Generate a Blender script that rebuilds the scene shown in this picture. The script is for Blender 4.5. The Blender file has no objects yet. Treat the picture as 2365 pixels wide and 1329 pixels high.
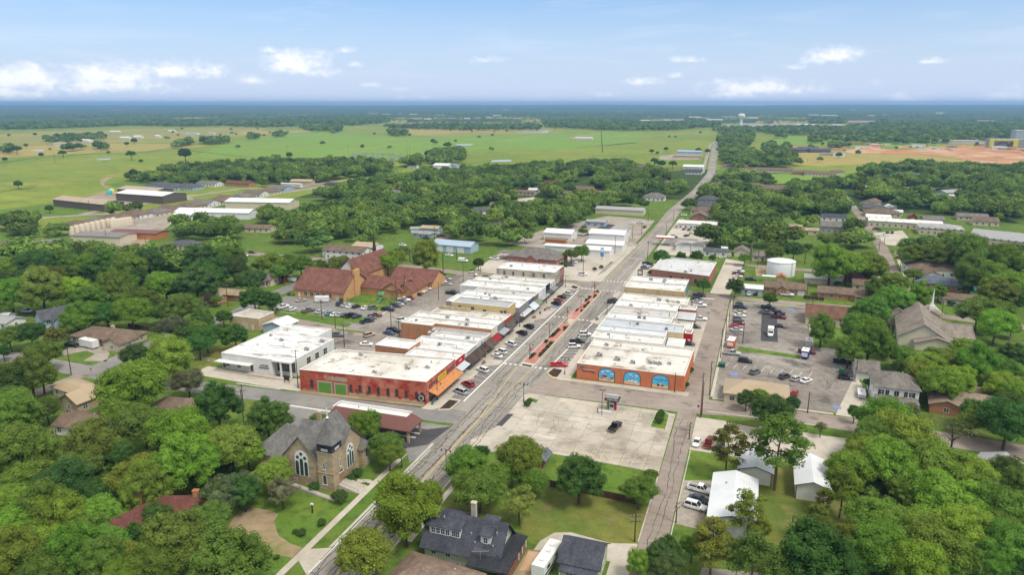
import bpy,bmesh,math,random
import numpy as np
from mathutils import Vector,Matrix
R=math.radians
SC=bpy.context.scene
COL=SC.collection
# ------------------------------------------------------------------ camera
# town frame in metres: +Y runs along the main street, +X across it
cam_d=bpy.data.cameras.new('camera')
cam=bpy.data.objects.new('camera',cam_d)
COL.objects.link(cam)
CAMX,CAMY,CAMZ=51.594,-206.026,85.0
cam.location=(CAMX,CAMY,CAMZ)
cam.rotation_euler=(R(90)-0.25326,0,R(19.3))
cam_d.sensor_width=36
cam_d.lens=24.964
cam_d.clip_start=1
cam_d.clip_end=90000
SC.camera=cam
# ------------------------------------------------------------------ light
SUN_EL,SUN_AZ=58.0,118.0  # azimuth clockwise from +Y
sun_d=bpy.data.lights.new('sun','SUN')
sun_d.energy=1.8
sun_d.angle=R(16)
sun_d.color=(1.0,0.945,0.84)
sun=bpy.data.objects.new('sun',sun_d)
COL.objects.link(sun)
sun.rotation_euler=(R(90-SUN_EL),0,R(180-SUN_AZ))
SC.view_settings.view_transform='Standard'
SC.view_settings.look='None'
SC.view_settings.gamma=1
SC.view_settings.use_curve_mapping=False
SC.view_settings.exposure=0.7
cy=SC.cycles
cy.max_bounces=6
cy.diffuse_bounces=3
cy.glossy_bounces=2
cy.transmission_bounces=2
cy.volume_bounces=0
cy.transparent_max_bounces=4
cy.caustics_reflective=False
cy.caustics_refractive=False
cy.use_denoising=True
# ------------------------------------------------------------------ sky
CLOUDS=[
(-52.5,1.49,4.54,1.47,1.0),(-53.66,0.67,4.19,0.87,0.8),(-47.91,1.77,4.54,1.4,1.0),(-47.86,1.14,5.94,0.98,0.9),(-43.58,2.21,4.19,1.12,0.95),(-50.53,0.97,6.99,0.84,0.7),(-35.31,2.79,3.32,1.47,1.05),(-36.5,3.23,2.1,0.91,0.8),
(-33.79,2.35,2.45,0.91,0.7),(-37.21,3.73,1.12,0.52,0.8),(-31.86,3.89,1.05,0.45,0.75),(-38.44,1.63,2.03,0.59,0.85),(-31.29,2.84,1.05,0.45,0.7),(-35.02,2.49,3.84,0.98,0.7),(4.16,3.31,2.17,1.05,1.05),(3.07,2.98,2.1,0.7,0.6),
(-5.97,3.17,1.68,0.45,0.8),(10.07,2.78,1.19,0.35,0.75),(1.38,2.57,1.4,0.38,0.65),(-9.25,1.6,2.1,0.59,0.75),(-7.01,2.06,1.22,0.38,0.65),(-1.02,1.08,5.24,1.05,0.95),(-2.68,0.75,3.84,0.84,0.7),(2.11,0.97,3.14,0.77,0.7),
(14.97,0.49,2.1,0.84,0.7),(8.84,0.35,2.45,0.63,0.6),(-12.01,0.71,2.1,0.49,0.6),(-28.06,1.13,1.4,0.42,0.55),(-21.71,3.25,3.84,0.49,0.5),(-16.69,0.39,2.1,0.49,0.45),(-30.01,1.44,1.4,0.38,0.5),(7.11,1.46,1.4,0.35,0.5),
(-26.77,0.49,3.14,0.42,0.4),]
class NT:
 """small helper for node trees"""
 def __init__(s,tree):
  s.t=tree;s.n=tree.nodes;s.l=tree.links
 def node(s,typ,**kw):
  n=s.n.new(typ)
  for k,v in kw.items():setattr(n,k,v)
  return n
 def put(s,sock,v):
  if isinstance(v,bpy.types.NodeSocket):s.l.new(v,sock)
  elif v is not None:
   if isinstance(v,(tuple,list))and len(v)==3 and sock.type=='RGBA':v=(*v,1)
   sock.default_value=v
 def math(s,op,a,b=None,c=None,clamp=False):
  n=s.node('ShaderNodeMath',operation=op,use_clamp=clamp)
  s.put(n.inputs[0],a);s.put(n.inputs[1],b)
  if c is not None:s.put(n.inputs[2],c)
  return n.outputs[0]
 def mix(s,f,a,b,blend='MIX'):
  n=s.node('ShaderNodeMix',data_type='RGBA',blend_type=blend)
  s.put(n.inputs[0],f);s.put(n.inputs[6],a);s.put(n.inputs[7],b)
  return n.outputs[2]
 def noise(s,vec,scale,detail=3,rough=.55,dist=0):
  n=s.node('ShaderNodeTexNoise')
  s.put(n.inputs['Vector'],vec)
  n.inputs['Scale'].default_value=scale;n.inputs['Detail'].default_value=detail
  n.inputs['Roughness'].default_value=rough;n.inputs['Distortion'].default_value=dist
  return n.outputs['Fac']
 def ramp(s,v,lo,hi,a=0.,b=1.):
  n=s.node('ShaderNodeMapRange')
  s.put(n.inputs[0],v)
  for i,x in zip((1,2,3,4),(lo,hi,a,b)):n.inputs[i].default_value=x
  return n.outputs[0]
world=bpy.data.worlds.new('World')
SC.world=world
world.use_nodes=True
wt=NT(world.node_tree)
wt.n.clear()
sky=wt.node('ShaderNodeTexSky',sky_type='NISHITA',sun_disc=False)
sky.sun_elevation=R(SUN_EL)
sky.sun_rotation=R(SUN_AZ)
sky.air_density=1.0
sky.dust_density=1.4
sky.ozone_density=1.6
SKY_S=0.07
geo=wt.node('ShaderNodeNewGeometry')
sep=wt.node('ShaderNodeSeparateXYZ')
tc=wt.node('ShaderNodeTexCoord')
wt.l.new(tc.outputs['Generated'],sep.inputs[0])
az=wt.math('MULTIPLY',wt.math('ARCTAN2',sep.outputs[0],sep.outputs[1]),180/math.pi)
el=wt.math('MULTIPLY',wt.math('ARCSINE',sep.outputs[2]),180/math.pi)
comb=wt.node('ShaderNodeCombineXYZ')
wt.put(comb.inputs[0],az);wt.put(comb.inputs[1],wt.math('MULTIPLY',el,1.5))
nz=wt.noise(comb.outputs[0],.62,6,.6,.3)
nz2=wt.noise(comb.outputs[0],1.7,5,.6,.2)
total=None
shade=None
for(a0,e0,w0,h0,st)in CLOUDS:
 dx=wt.math('DIVIDE',wt.math('SUBTRACT',az,a0),w0)
 dy=wt.math('DIVIDE',wt.math('SUBTRACT',el,e0),h0)
 dy=wt.math('MAXIMUM',dy,wt.math('MULTIPLY',dy,-1.7))  # flatter underneath
 d=wt.math('SQRT',wt.math('ADD',wt.math('MULTIPLY',dx,dx),wt.math('MULTIPLY',dy,dy)))
 m=wt.math('MULTIPLY',wt.math('SUBTRACT',1.15,d,clamp=True),st)
 total=m if total is None else wt.math('MAXIMUM',total,m)
cl=wt.math('ADD',total,wt.math('MULTIPLY',wt.math('SUBTRACT',nz,.5),1.5))
cl=wt.math('ADD',cl,wt.math('MULTIPLY',wt.math('SUBTRACT',nz2,.5),.9))
cl=wt.math('MULTIPLY',wt.ramp(cl,.2,.92),wt.ramp(total,0,.3))
# thin high streaks
comb2=wt.node('ShaderNodeCombineXYZ')
wt.put(comb2.inputs[0],wt.math('MULTIPLY',az,.25));wt.put(comb2.inputs[1],wt.math('MULTIPLY',el,2.2))
veil=wt.math('MULTIPLY',wt.ramp(wt.noise(comb2.outputs[0],.35,5,.6,.6),.5,.8),.28)
veil=wt.math('MULTIPLY',veil,wt.ramp(el,.5,3))
low=wt.math('MULTIPLY',wt.ramp(el,10.0,0.0),.93)
skyc=wt.mix(1.0,sky.outputs[0],(.76,1.1,1.46),'MULTIPLY')
skyc=wt.mix(low,skyc,(6.7,7.6,9.6))
skyc=wt.mix(veil,skyc,(8.2,8.8,10.2))
cloudc=wt.mix(wt.ramp(cl,.25,.95),(7.9,8.5,9.8),(10.4,10.4,10.4))
skyc=wt.mix(wt.math('MULTIPLY',cl,.82),skyc,cloudc)
# unseen bright cloud sheet added overhead as fill: it softens the town's shadows
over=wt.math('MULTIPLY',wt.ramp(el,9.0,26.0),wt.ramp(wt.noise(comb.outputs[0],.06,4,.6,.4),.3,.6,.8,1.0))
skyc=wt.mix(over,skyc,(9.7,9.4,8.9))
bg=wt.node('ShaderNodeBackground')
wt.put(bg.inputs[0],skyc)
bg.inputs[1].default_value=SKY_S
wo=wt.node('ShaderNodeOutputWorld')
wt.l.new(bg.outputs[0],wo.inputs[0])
# ------------------------------------------------------------------ materials
MATS={}
def mat(name,col=(.5,.5,.5),rough=.85,var=(),objcol=False,bump=None,metal=0.,spec=.1,coords='world',ribs=None,brick=None,trans=0.,rnd=0.,emit=None):
 """procedural material. var: (scale, colour or factor, lo, hi, detail) noise layers; ribs: (axis, spacing, depth);
    brick: (brick w, row h, mortar size, mortar colour, axis)"""
 m=bpy.data.materials.new(name);m.use_nodes=True
 MATS[name]=m
 t=NT(m.node_tree);t.n.clear()
 out=t.node('ShaderNodeOutputMaterial');p=t.node('ShaderNodeBsdfPrincipled')
 if coords=='world':
  vec=t.node('ShaderNodeNewGeometry').outputs['Position']
 else:
  vec=t.node('ShaderNodeTexCoord').outputs['Object']
 c=None
 oi=None
 if objcol or rnd:
  oi=t.node('ShaderNodeObjectInfo')
 if objcol:c=oi.outputs['Color']
 else:
  n=t.node('ShaderNodeRGB');n.outputs[0].default_value=(*col,1);c=n.outputs[0]
 h=None
 for v in var:
  sc,cb,lo,hi=v[:4]
  det=v[4]if len(v)>4 else 4
  vv=vec
  if len(v)>5:
   mp=t.node('ShaderNodeMapping');t.put(mp.inputs[0],vec);mp.inputs['Scale'].default_value=v[5];vv=mp.outputs[0]
  f=t.ramp(t.noise(vv,sc,det,.6),lo,hi)
  if isinstance(cb,(int,float)):c=t.mix(f,c,t.mix(1,c,(cb,cb,cb),'MULTIPLY'))
  else:c=t.mix(f,c,cb)
 if brick:
  bw,rh,ms,mc,ax=brick
  mp=t.node('ShaderNodeMapping');t.put(mp.inputs[0],vec)
  if ax=='wall':  # walls: horizontal = x+y, vertical = z
   sx=t.node('ShaderNodeSeparateXYZ');t.put(sx.inputs[0],vec)
   cb_=t.node('ShaderNodeCombineXYZ')
   t.put(cb_.inputs[0],t.math('ADD',sx.outputs[0],sx.outputs[1]));t.put(cb_.inputs[1],sx.outputs[2])
   t.put(mp.inputs[0],cb_.outputs[0])
  b=t.node('ShaderNodeTexBrick');t.put(b.inputs['Vector'],mp.outputs[0])
  b.inputs['Scale'].default_value=1;b.inputs['Mortar Size'].default_value=ms
  b.inputs['Brick Width'].default_value=bw;b.inputs['Row Height'].default_value=rh
  if ax=='grid':b.offset=0
  c1=t.mix(1,c,(1.1,1.1,1.1),'MULTIPLY');c2=t.mix(1,c,(.86,.86,.86),'MULTIPLY')
  t.put(b.inputs['Color1'],c1);t.put(b.inputs['Color2'],c2);t.put(b.inputs['Mortar'],mc)
  c=b.outputs[0]
 if rnd:
  c=t.mix(1,c,t.node('ShaderNodeCombineColor').outputs[0],'MULTIPLY')if 0 else c
  k=t.ramp(oi.outputs['Random'],0,1,1-rnd,1+rnd)
  cc=t.node('ShaderNodeCombineColor')
  for i in range(3):t.put(cc.inputs[i],k)
  c=t.mix(1,c,cc.outputs[0],'MULTIPLY')
 if ribs:
  ax,spc,dep=ribs[:3]
  sx=t.node('ShaderNodeSeparateXYZ');t.put(sx.inputs[0],vec)
  v=sx.outputs['XYZ'.index(ax)]if ax in 'XYZ' else t.math('ADD',sx.outputs[0],sx.outputs[1])
  fr=t.math('FRACT',t.math('DIVIDE',v,spc))
  line=t.math('LESS_THAN',fr,ribs[3]if len(ribs)>3 else.16)
  c=t.mix(t.math('MULTIPLY',line,dep),c,(.02,.02,.02))
  h=line
 t.put(p.inputs['Base Color'],c)
 p.inputs['Roughness'].default_value=rough
 p.inputs['Metallic'].default_value=metal
 p.inputs['Specular IOR Level'].default_value=spec
 if bump:
  bn=t.node('ShaderNodeBump');bn.inputs['Strength'].default_value=bump[1]
  bn.inputs['Distance'].default_value=bump[2]if len(bump)>2 else.1
  t.put(bn.inputs['Height'],t.noise(vec,bump[0],3))
  t.put(p.inputs['Normal'],bn.outputs[0])
 surf=p.outputs[0]
 if trans:
  tr=t.node('ShaderNodeBsdfTranslucent');t.put(tr.inputs[0],t.mix(1,c,(1.5,1.6,.7),'MULTIPLY'))
  ms_=t.node('ShaderNodeMixShader');ms_.inputs[0].default_value=trans
  t.l.new(surf,ms_.inputs[1]);t.l.new(tr.outputs[0],ms_.inputs[2]);surf=ms_.outputs[0]
 if emit:
  p.inputs['Emission Color'].default_value=(*emit[0],1);p.inputs['Emission Strength'].default_value=emit[1]
 t.l.new(surf,out.inputs[0])
 return m
 # ground
mat('pasture',(.22,.27,.042),.95,[(.004,(.165,.235,.035),.42,.62,4),(.012,(.31,.28,.07),.53,.75,4),(.03,(.15,.2,.04),.54,.7,5),(.02,1.2,.55,.7,4,(.3,2.5,1)),(.09,.78,.45,.7,4),(.9,.8,.4,.7,3)])
mat('pasture_green',(.175,.3,.045),.95,[(.006,(.19,.25,.042),.45,.7,4),(.05,.85,.4,.7,4),(.02,(.31,.31,.095),.56,.8,5,(1,.12,1)),(.8,.85,.4,.7,3)])
mat('pasture_tan',(.36,.28,.085),.95,[(.008,(.29,.28,.08),.4,.65,4),(.06,.82,.4,.7,4)])
mat('pasture_olive',(.26,.255,.07),.95,[(.006,(.34,.29,.105),.45,.65,4),(.015,(.17,.22,.055),.5,.7,4),(.1,.8,.4,.7,4)])
mat('lawn',(.11,.19,.03),.95,[(.05,(.17,.21,.045),.45,.68,4),(.3,(.06,.115,.022),.45,.7,4),(.12,(.2,.18,.075),.6,.78,4),(2.5,.72,.35,.7,3)])
mat('lawn_fresh',(.115,.2,.03),.95,[(.08,(.17,.23,.04),.45,.68,4),(.4,(.055,.12,.02),.48,.72,4),(2.5,.75,.35,.7,3)])
mat('lawn_dry',(.2,.21,.05),.95,[(.06,(.12,.185,.035),.42,.62,4),(.12,(.25,.2,.085),.55,.72,4),(.35,.75,.4,.7,4),(2.5,.75,.35,.7,3)])
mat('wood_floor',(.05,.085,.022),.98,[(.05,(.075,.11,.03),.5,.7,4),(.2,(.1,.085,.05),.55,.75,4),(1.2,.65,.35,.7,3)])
mat('bare_earth',(.48,.235,.105),.95,[(.012,(.56,.4,.26),.46,.6,6),(.03,(.3,.14,.065),.52,.66,6),(.02,(.6,.52,.42),.6,.7,6),(.3,.75,.4,.7,4)])
mat('dirt',(.36,.27,.17),.95,[(.1,(.27,.21,.12),.4,.65,4),(.5,.8,.4,.7,4),(.06,(.17,.18,.06),.58,.7,4)])
mat('gravel',(.38,.34,.29),.95,[(.08,(.28,.24,.19),.42,.65,4),(.9,.75,.4,.7,4),(.05,(.2,.2,.09),.62,.74,4)])
mat('mulch',(.065,.045,.032),.97,[(1.5,.5,.4,.65,4)])
# hard surfaces
mat('asphalt_main',(.28,.258,.228),.92,[(.03,(.35,.322,.285),.42,.6,5),(.22,.74,.54,.66,6,(1,.12,1)),(.4,.86,.4,.7,4,(1,.08,1)),(1.6,.88,.35,.7,4),(.12,(.15,.14,.128),.64,.76,5)])
mat('asphalt_parking',(.2,.187,.172),.92,[(.05,(.26,.243,.223),.4,.65,4),(1.3,.84,.4,.7,4),(.25,.8,.55,.75,4)])
mat('asphalt_old',(.27,.225,.19),.93,[(.04,(.35,.298,.255),.4,.62,5),(.15,(.14,.122,.11),.56,.72,5),(.6,.82,.4,.7,4,(.25,1,1)),(2.2,.84,.4,.65,4)])
mat('asphalt_grey',(.215,.207,.2),.92,[(.06,(.28,.268,.252),.4,.65,4),(.3,.8,.5,.7,4),(1.6,.86,.4,.7,4)])
mat('asphalt_worn',(.24,.212,.188),.95,[(.035,(.34,.31,.275),.45,.58,6),(.07,(.125,.115,.106),.52,.64,7),(.5,.76,.42,.66,5),(.2,(.4,.36,.31),.62,.74,5)])
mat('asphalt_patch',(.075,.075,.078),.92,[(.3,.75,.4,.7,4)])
mat('concrete',(.52,.475,.405),.9,[(.05,(.42,.375,.31),.42,.65,4),(.35,.84,.45,.7,5),(2.0,.9,.4,.7,4)])
mat('concrete_lot',(.5,.455,.385),.92,[(.06,(.39,.345,.28),.42,.58,7),(.2,.72,.5,.66,7),(.5,.7,.58,.7,6,(.2,1,1)),(.03,(.62,.55,.45),.55,.68,5),(1.5,.9,.4,.7,4)],brick=(6.1,6.1,.045,(.23,.2,.165),'grid'))
mat('kerb',(.5,.47,.42),.9,[(.4,.8,.4,.7,4)])
mat('paver_red',(.45,.185,.145),.9,[(.5,(.37,.17,.14),.45,.65,4),(.2,(.52,.31,.26),.52,.66,5)],brick=(.4,.2,.012,(.4,.19,.15),'grid'))
mat('paint_white',(.78,.77,.74),.8,[(1.2,(.45,.43,.4),.58,.72,4)])
mat('paint_yellow',(.62,.45,.13),.8,[(1.2,(.4,.34,.22),.52,.68,4)])
mat('paint_blue',(.12,.22,.5),.8,[(1.2,(.3,.3,.32),.5,.65,4)])
mat('tar',(.03,.028,.027),.7)
mat('water',(.42,.45,.43),.15,[(.02,.9,.4,.6,3)],spec=.5)
# buildings
mat('membrane',objcol=True,rough=.8,var=[(.06,.88,.42,.62,4),(.2,(.52,.48,.41),.52,.66,6),(.4,(.34,.31,.27),.58,.68,7),(.3,.72,.55,.66,6,(.25,1.6,1)),(3,.94,.4,.7,3)],ribs=('Y',2.4,.13,.05))
mat('membrane_dirty',objcol=True,rough=.85,ribs=('Y',2.9,.1,.045),var=[(.08,(.54,.51,.45),.42,.6,6),(.16,(.33,.28,.22),.56,.64,7),(.45,(.22,.18,.14),.6,.68,7),(1.8,.88,.4,.7,4)])
mat('membrane_streaked',objcol=True,rough=.85,var=[(.45,(.33,.32,.3),.5,.62,6,(.3,1.3,1)),(.15,(.56,.54,.5),.5,.66,5),(.9,(.3,.29,.27),.58,.68,6,(.4,1,1))])
mat('metal_roof',objcol=True,rough=.42,var=[(.15,.88,.45,.65,4),(.4,(.33,.3,.27),.7,.82,5)],ribs=('X',.6,.07),metal=.1)
mat('metal_roof_y',objcol=True,rough=.45,var=[(.15,.88,.45,.65,4)],ribs=('Y',.6,.07),metal=.1,coords='obj')
mat('metal_wall',objcol=True,rough=.5,var=[(.3,.9,.5,.7,4)],ribs=('S',.5,.1),coords='obj')
mat('shingle',objcol=True,rough=.92,var=[(.35,.74,.4,.62,5),(3.5,.66,.4,.65,3),(1.1,1.22,.5,.68,4),(.5,.8,.5,.66,5,(2,.3,1))],brick=None,coords='obj')
mat('siding',objcol=True,rough=.75,var=[(.5,.9,.45,.7,4)],ribs=('Z',.22,.16),coords='obj')
mat('plaster',objcol=True,rough=.85,var=[(.3,.86,.42,.66,5),(.9,.9,.45,.7,4)],coords='obj')
mat('plaster_stained',objcol=True,rough=.9,var=[(.35,(.14,.1,.055),.5,.72,6,(1,1,.35)),(.8,(.42,.33,.2),.5,.7,5),(2.5,.85,.4,.65,4)],coords='obj')
mat('brick',objcol=True,rough=.9,var=[(.5,.78,.42,.66,4),(2.2,.86,.4,.65,4)],brick=(.24,.085,.008,(.36,.31,.26),'wall'),coords='obj')
mat('brick_painted',(.46,.125,.075),.88,[(.12,(.6,.24,.17),.47,.6,5),(.2,(.42,.06,.035),.45,.6,5),(.3,(.46,.36,.27),.6,.66,7),(.8,(.25,.04,.03),.56,.7,6),(2.4,.78,.4,.65,4)],coords='obj',bump=(6,.3,.03))
mat('stone_block',(.44,.345,.225),.92,[(.5,(.36,.275,.17),.42,.64,4),(1.8,(.52,.43,.3),.5,.7,4),(.25,.78,.5,.7,4)],brick=(.75,.36,.022,(.27,.21,.14),'wall'),coords='obj',bump=(4,.5,.05))
mat('stone_weathered',(.4,.36,.28),.92,[(.3,(.2,.18,.14),.5,.68,6),(.7,(.5,.47,.4),.55,.7,5)],coords='obj',bump=(4,.4,.05))
mat('parapet_skin',(.64,.62,.58),.85,[(.4,(.42,.39,.34),.52,.68,5)],coords='obj')
mat('trim',objcol=True,rough=.6,var=[(1.5,.92,.45,.7,3)],coords='obj')
mat('glass',(.025,.032,.04),.12,[(.8,(.06,.07,.08),.45,.6,2)],spec=.6,coords='obj')
mat('stained_glass',(.03,.06,.075),.2,[(3.5,(.1,.16,.17),.5,.6,3),(5,(.015,.025,.03),.5,.6,2)],spec=.6,coords='obj')
mat('rubber',(.018,.018,.019),.8)
mat('alloy',(.42,.42,.43),.35,metal=.7)
mat('car_paint',objcol=True,rough=.28,spec=.55)
mat('car_glass',(.012,.015,.018),.08,spec=.7)
mat('lamp_lens',(.72,.74,.75),.2,spec=.6)
mat('tail_lens',(.3,.012,.01),.25,spec=.6)
mat('black_metal',(.02,.02,.021),.45,spec=.5)
mat('galvanised',(.42,.43,.43),.5,[(1.5,.8,.4,.65,4)],metal=.4,coords='obj')
mat('pole_wood',(.11,.078,.052),.92,[(2,.7,.4,.65,4,(1,1,.15))],coords='obj')
mat('fence_wood',(.13,.07,.045),.92,[(1.6,.68,.4,.65,4,(1,1,.2))],ribs=('S',.16,.35),coords='obj')
mat('plank',objcol=True,rough=.88,var=[(1.2,.75,.4,.65,4)],coords='obj')
mat('insulator',(.5,.5,.48),.3)
mat('bark',(.1,.075,.055),.95,[(3,.65,.4,.65,4,(1,1,.25))],coords='obj')
mat('bark_pine',(.17,.105,.068),.95,[(2,.6,.4,.65,4,(1,1,.4))],coords='obj')
mat('leaf',objcol=True,rough=.7,spec=.08,trans=.22,rnd=.16,coords='obj',var=[(1.8,1.5,.46,.68,3),(1.2,.6,.5,.7,3),(14,.74,.35,.65,2)])
mat('leaf_far',(.12,.192,.036),.7,spec=.15,rnd=.4,trans=.18,var=[(.055,(.17,.225,.042),.5,.66,3),(.045,(.055,.11,.028),.5,.66,3),(.55,1.5,.46,.68,3),(.25,.6,.5,.7,3)])
mat('canopy_far',(.055,.095,.03),.9,spec=.1,var=[(.0035,(.08,.12,.035),.42,.62,4),(.02,.55,.45,.68,5),(.0016,(.045,.08,.035),.5,.65,3)])
mat('flower',(.3,.35,.1),.8,[(3,(.35,.1,.2),.5,.6,3)])
# ------------------------------------------------------------------ mesh builder
class MB:
 def __init__(s):
  s.v=[];s.f=[];s.m=[]
 def add(s,pts,faces,m=0):
  b=len(s.v);s.v+=[tuple(p)for p in pts]
  for f in faces:s.f.append(tuple(b+i for i in f));s.m.append(m)
  return s
 def box(s,x0,x1,y0,y1,z0,z1,m=0):
  p=[(x0,y0,z0),(x1,y0,z0),(x1,y1,z0),(x0,y1,z0),(x0,y0,z1),(x1,y0,z1),(x1,y1,z1),(x0,y1,z1)]
  return s.add(p,[(3,2,1,0),(4,5,6,7),(0,1,5,4),(1,2,6,5),(2,3,7,6),(3,0,4,7)],m)
 def prism(s,poly,z0,z1,m=0,mt=None):
  n=len(poly)
  a=sum(poly[i][0]*poly[(i+1)%n][1]-poly[(i+1)%n][0]*poly[i][1]for i in range(n))
  if a<0:poly=poly[::-1]
  zz=lambda z,i:z[i]if isinstance(z,(list,tuple))else z
  p=[(x,y,zz(z0,i))for i,(x,y)in enumerate(poly)]+[(x,y,zz(z1,i))for i,(x,y)in enumerate(poly)]
  s.add(p,[tuple(range(n-1,-1,-1))]+[(i,(i+1)%n,n+(i+1)%n,n+i)for i in range(n)],m)
  b=len(s.v)-n
  s.f.append(tuple(b+i for i in range(n)));s.m.append(m if mt is None else mt)
  return s
 def sheet(s,poly,z,m=0):
  n=len(poly)
  a=sum(poly[i][0]*poly[(i+1)%n][1]-poly[(i+1)%n][0]*poly[i][1]for i in range(n))
  if a<0:poly=poly[::-1]
  return s.add([(x,y,z)for x,y in poly],[tuple(range(n))],m)
 def cyl(s,x,y,z0,z1,r0,r1=None,n=10,m=0,cap=True):
  r1=r0 if r1 is None else r1
  p=[(x+r0*math.cos(2*math.pi*i/n),y+r0*math.sin(2*math.pi*i/n),z0)for i in range(n)]
  p+=[(x+r1*math.cos(2*math.pi*i/n),y+r1*math.sin(2*math.pi*i/n),z1)for i in range(n)]
  f=[(i,(i+1)%n,n+(i+1)%n,n+i)for i in range(n)]
  if cap:f+=[tuple(range(n-1,-1,-1)),tuple(range(n,2*n))]
  return s.add(p,f,m)
 def tube(s,pts,rad,n=6,m=0):
  pts=[Vector(p)for p in pts]
  if not isinstance(rad,(list,tuple)):rad=[rad]*len(pts)
  rings=[]
  for i,p in enumerate(pts):
   d=(pts[min(i+1,len(pts)-1)]-pts[max(i-1,0)]).normalized()
   a=d.cross(Vector((0,0,1))if abs(d.z)<.9 else Vector((1,0,0))).normalized()
   b=d.cross(a)
   rings.append([p+(a*math.cos(2*math.pi*k/n)+b*math.sin(2*math.pi*k/n))*rad[i]for k in range(n)])
  vs=[q for r in rings for q in r]
  fs=[(i*n+k,i*n+(k+1)%n,(i+1)*n+(k+1)%n,(i+1)*n+k)for i in range(len(pts)-1)for k in range(n)]
  fs+=[tuple(range(n-1,-1,-1)),tuple((len(pts)-1)*n+k for k in range(n))]
  return s.add(vs,fs,m)
 def lathe(s,prof,x=0,y=0,n=16,m=0):
  vs=[];fs=[]
  for r,z in prof:vs+=[(x+r*math.cos(2*math.pi*k/n),y+r*math.sin(2*math.pi*k/n),z)for k in range(n)]
  for i in range(len(prof)-1):fs+=[(i*n+k,i*n+(k+1)%n,(i+1)*n+(k+1)%n,(i+1)*n+k)for k in range(n)]
  fs.append(tuple((len(prof)-1)*n+k for k in range(n)))
  return s.add(vs,fs,m)
 def mesh(s,name,mats,smooth=False):
  me=bpy.data.meshes.new(name)
  me.from_pydata(s.v,[],s.f)
  for k in mats:me.materials.append(MATS[k])
  if len(mats)>1:me.polygons.foreach_set('material_index',s.m)
  if smooth:me.polygons.foreach_set('use_smooth',[True]*len(s.f))
  me.update()
  return me
 def build(s,name,mats,parent=None,color=None,smooth=False):
  if isinstance(mats,str):mats=[mats]
  return put(name,s.mesh(name,mats,smooth),parent,color)
def put(name,me,parent=None,color=None,loc=None,rz=0,scale=None):
 o=bpy.data.objects.new(name,me)
 COL.objects.link(o)
 if parent is not None:o.parent=parent
 if color is not None:o.color=(*color[:3],1)
 if loc is not None:o.location=loc
 if rz:o.rotation_euler=(0,0,rz)
 if scale is not None:o.scale=scale
 return o
def tag(o,label=None,cat=None,group=None,kind=None):
 if label:o['label']=label
 if cat:o['category']=cat
 if group:o['group']=group
 if kind:o['kind']=kind
 return o
def thing(name,label,cat,x=0,y=0,z=0,rz=0,group=None):
 o=put(name,None,loc=(x,y,z),rz=rz)
 o.empty_display_size=.5
 return tag(o,label,cat,group)
def struct(o,label=None):
 o['kind']='structure'
 return o
def flat(name,m,z,poly):
 return struct(MB().sheet(poly,z).build(name,m))
def slab(name,m,z0,z1,poly):
 return struct(MB().prism(poly,z0,z1).build(name,m))
def rect(x0,x1,y0,y1):return[(x0,y0),(x1,y0),(x1,y1),(x0,y1)]
def strip(pts,w):
 """polygon of a road from its centre line and width (number or one per point)"""
 L,Rr=[],[]
 for i,p in enumerate(pts):
  a=Vector(pts[max(i-1,0)][:2]);b=Vector(pts[min(i+1,len(pts)-1)][:2])
  d=(b-a).normalized();n=Vector((-d.y,d.x));ww=(w[i]if isinstance(w,(list,tuple))else w)/2
  L.append((p[0]+n.x*ww,p[1]+n.y*ww));Rr.append((p[0]-n.x*ww,p[1]-n.y*ww))
 return L,Rr
def road(name,m,z,pts,w):
 L,Rr=strip(pts,w)
 mb=MB();n=len(L)
 mb.add([(x,y,z)for x,y in L+Rr],[(i,n+i,n+i+1,i+1)for i in range(n-1)])
 return struct(mb.build(name,m))
def inside(p,poly):
 x,y=p;c=False;j=len(poly)-1
 for i in range(len(poly)):
  xi,yi=poly[i];xj,yj=poly[j]
  if(yi>y)!=(yj>y)and x<(xj-xi)*(y-yi)/(yj-yi)+xi:c=not c
  j=i
 return c
def copy_tree(o,parent=None):
 c=o.copy();COL.objects.link(c)
 if parent is not None:c.parent=parent
 for ch in list(o.children):copy_tree(ch,c)
 return c
def view(x,y,z=0):
 """where a point lies as seen from the camera: (sideways, depth)"""
 dx,dy=x-CAMX,y-CAMY
 return dx*.9438+dy*.3305,-dx*.3305+dy*.9438
 # ------------------------------------------------------------------ colours
WHITE=(.72,.72,.7);CREAM=(.62,.54,.4);TANB=(.5,.38,.24);ORANGE=(.5,.2,.075);REDB=(.3,.095,.06);GREY=(.34,.34,.34);DKGREY=(.12,.125,.14)
BROWNR=(.21,.155,.115);GREYR=(.22,.2,.18);DARKR=(.085,.09,.112);MAROON=(.18,.075,.062);TANR=(.42,.33,.22);PINKR=(.33,.25,.2);BLUEG=(.36,.46,.56);SAGE=(.42,.47,.33)
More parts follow.
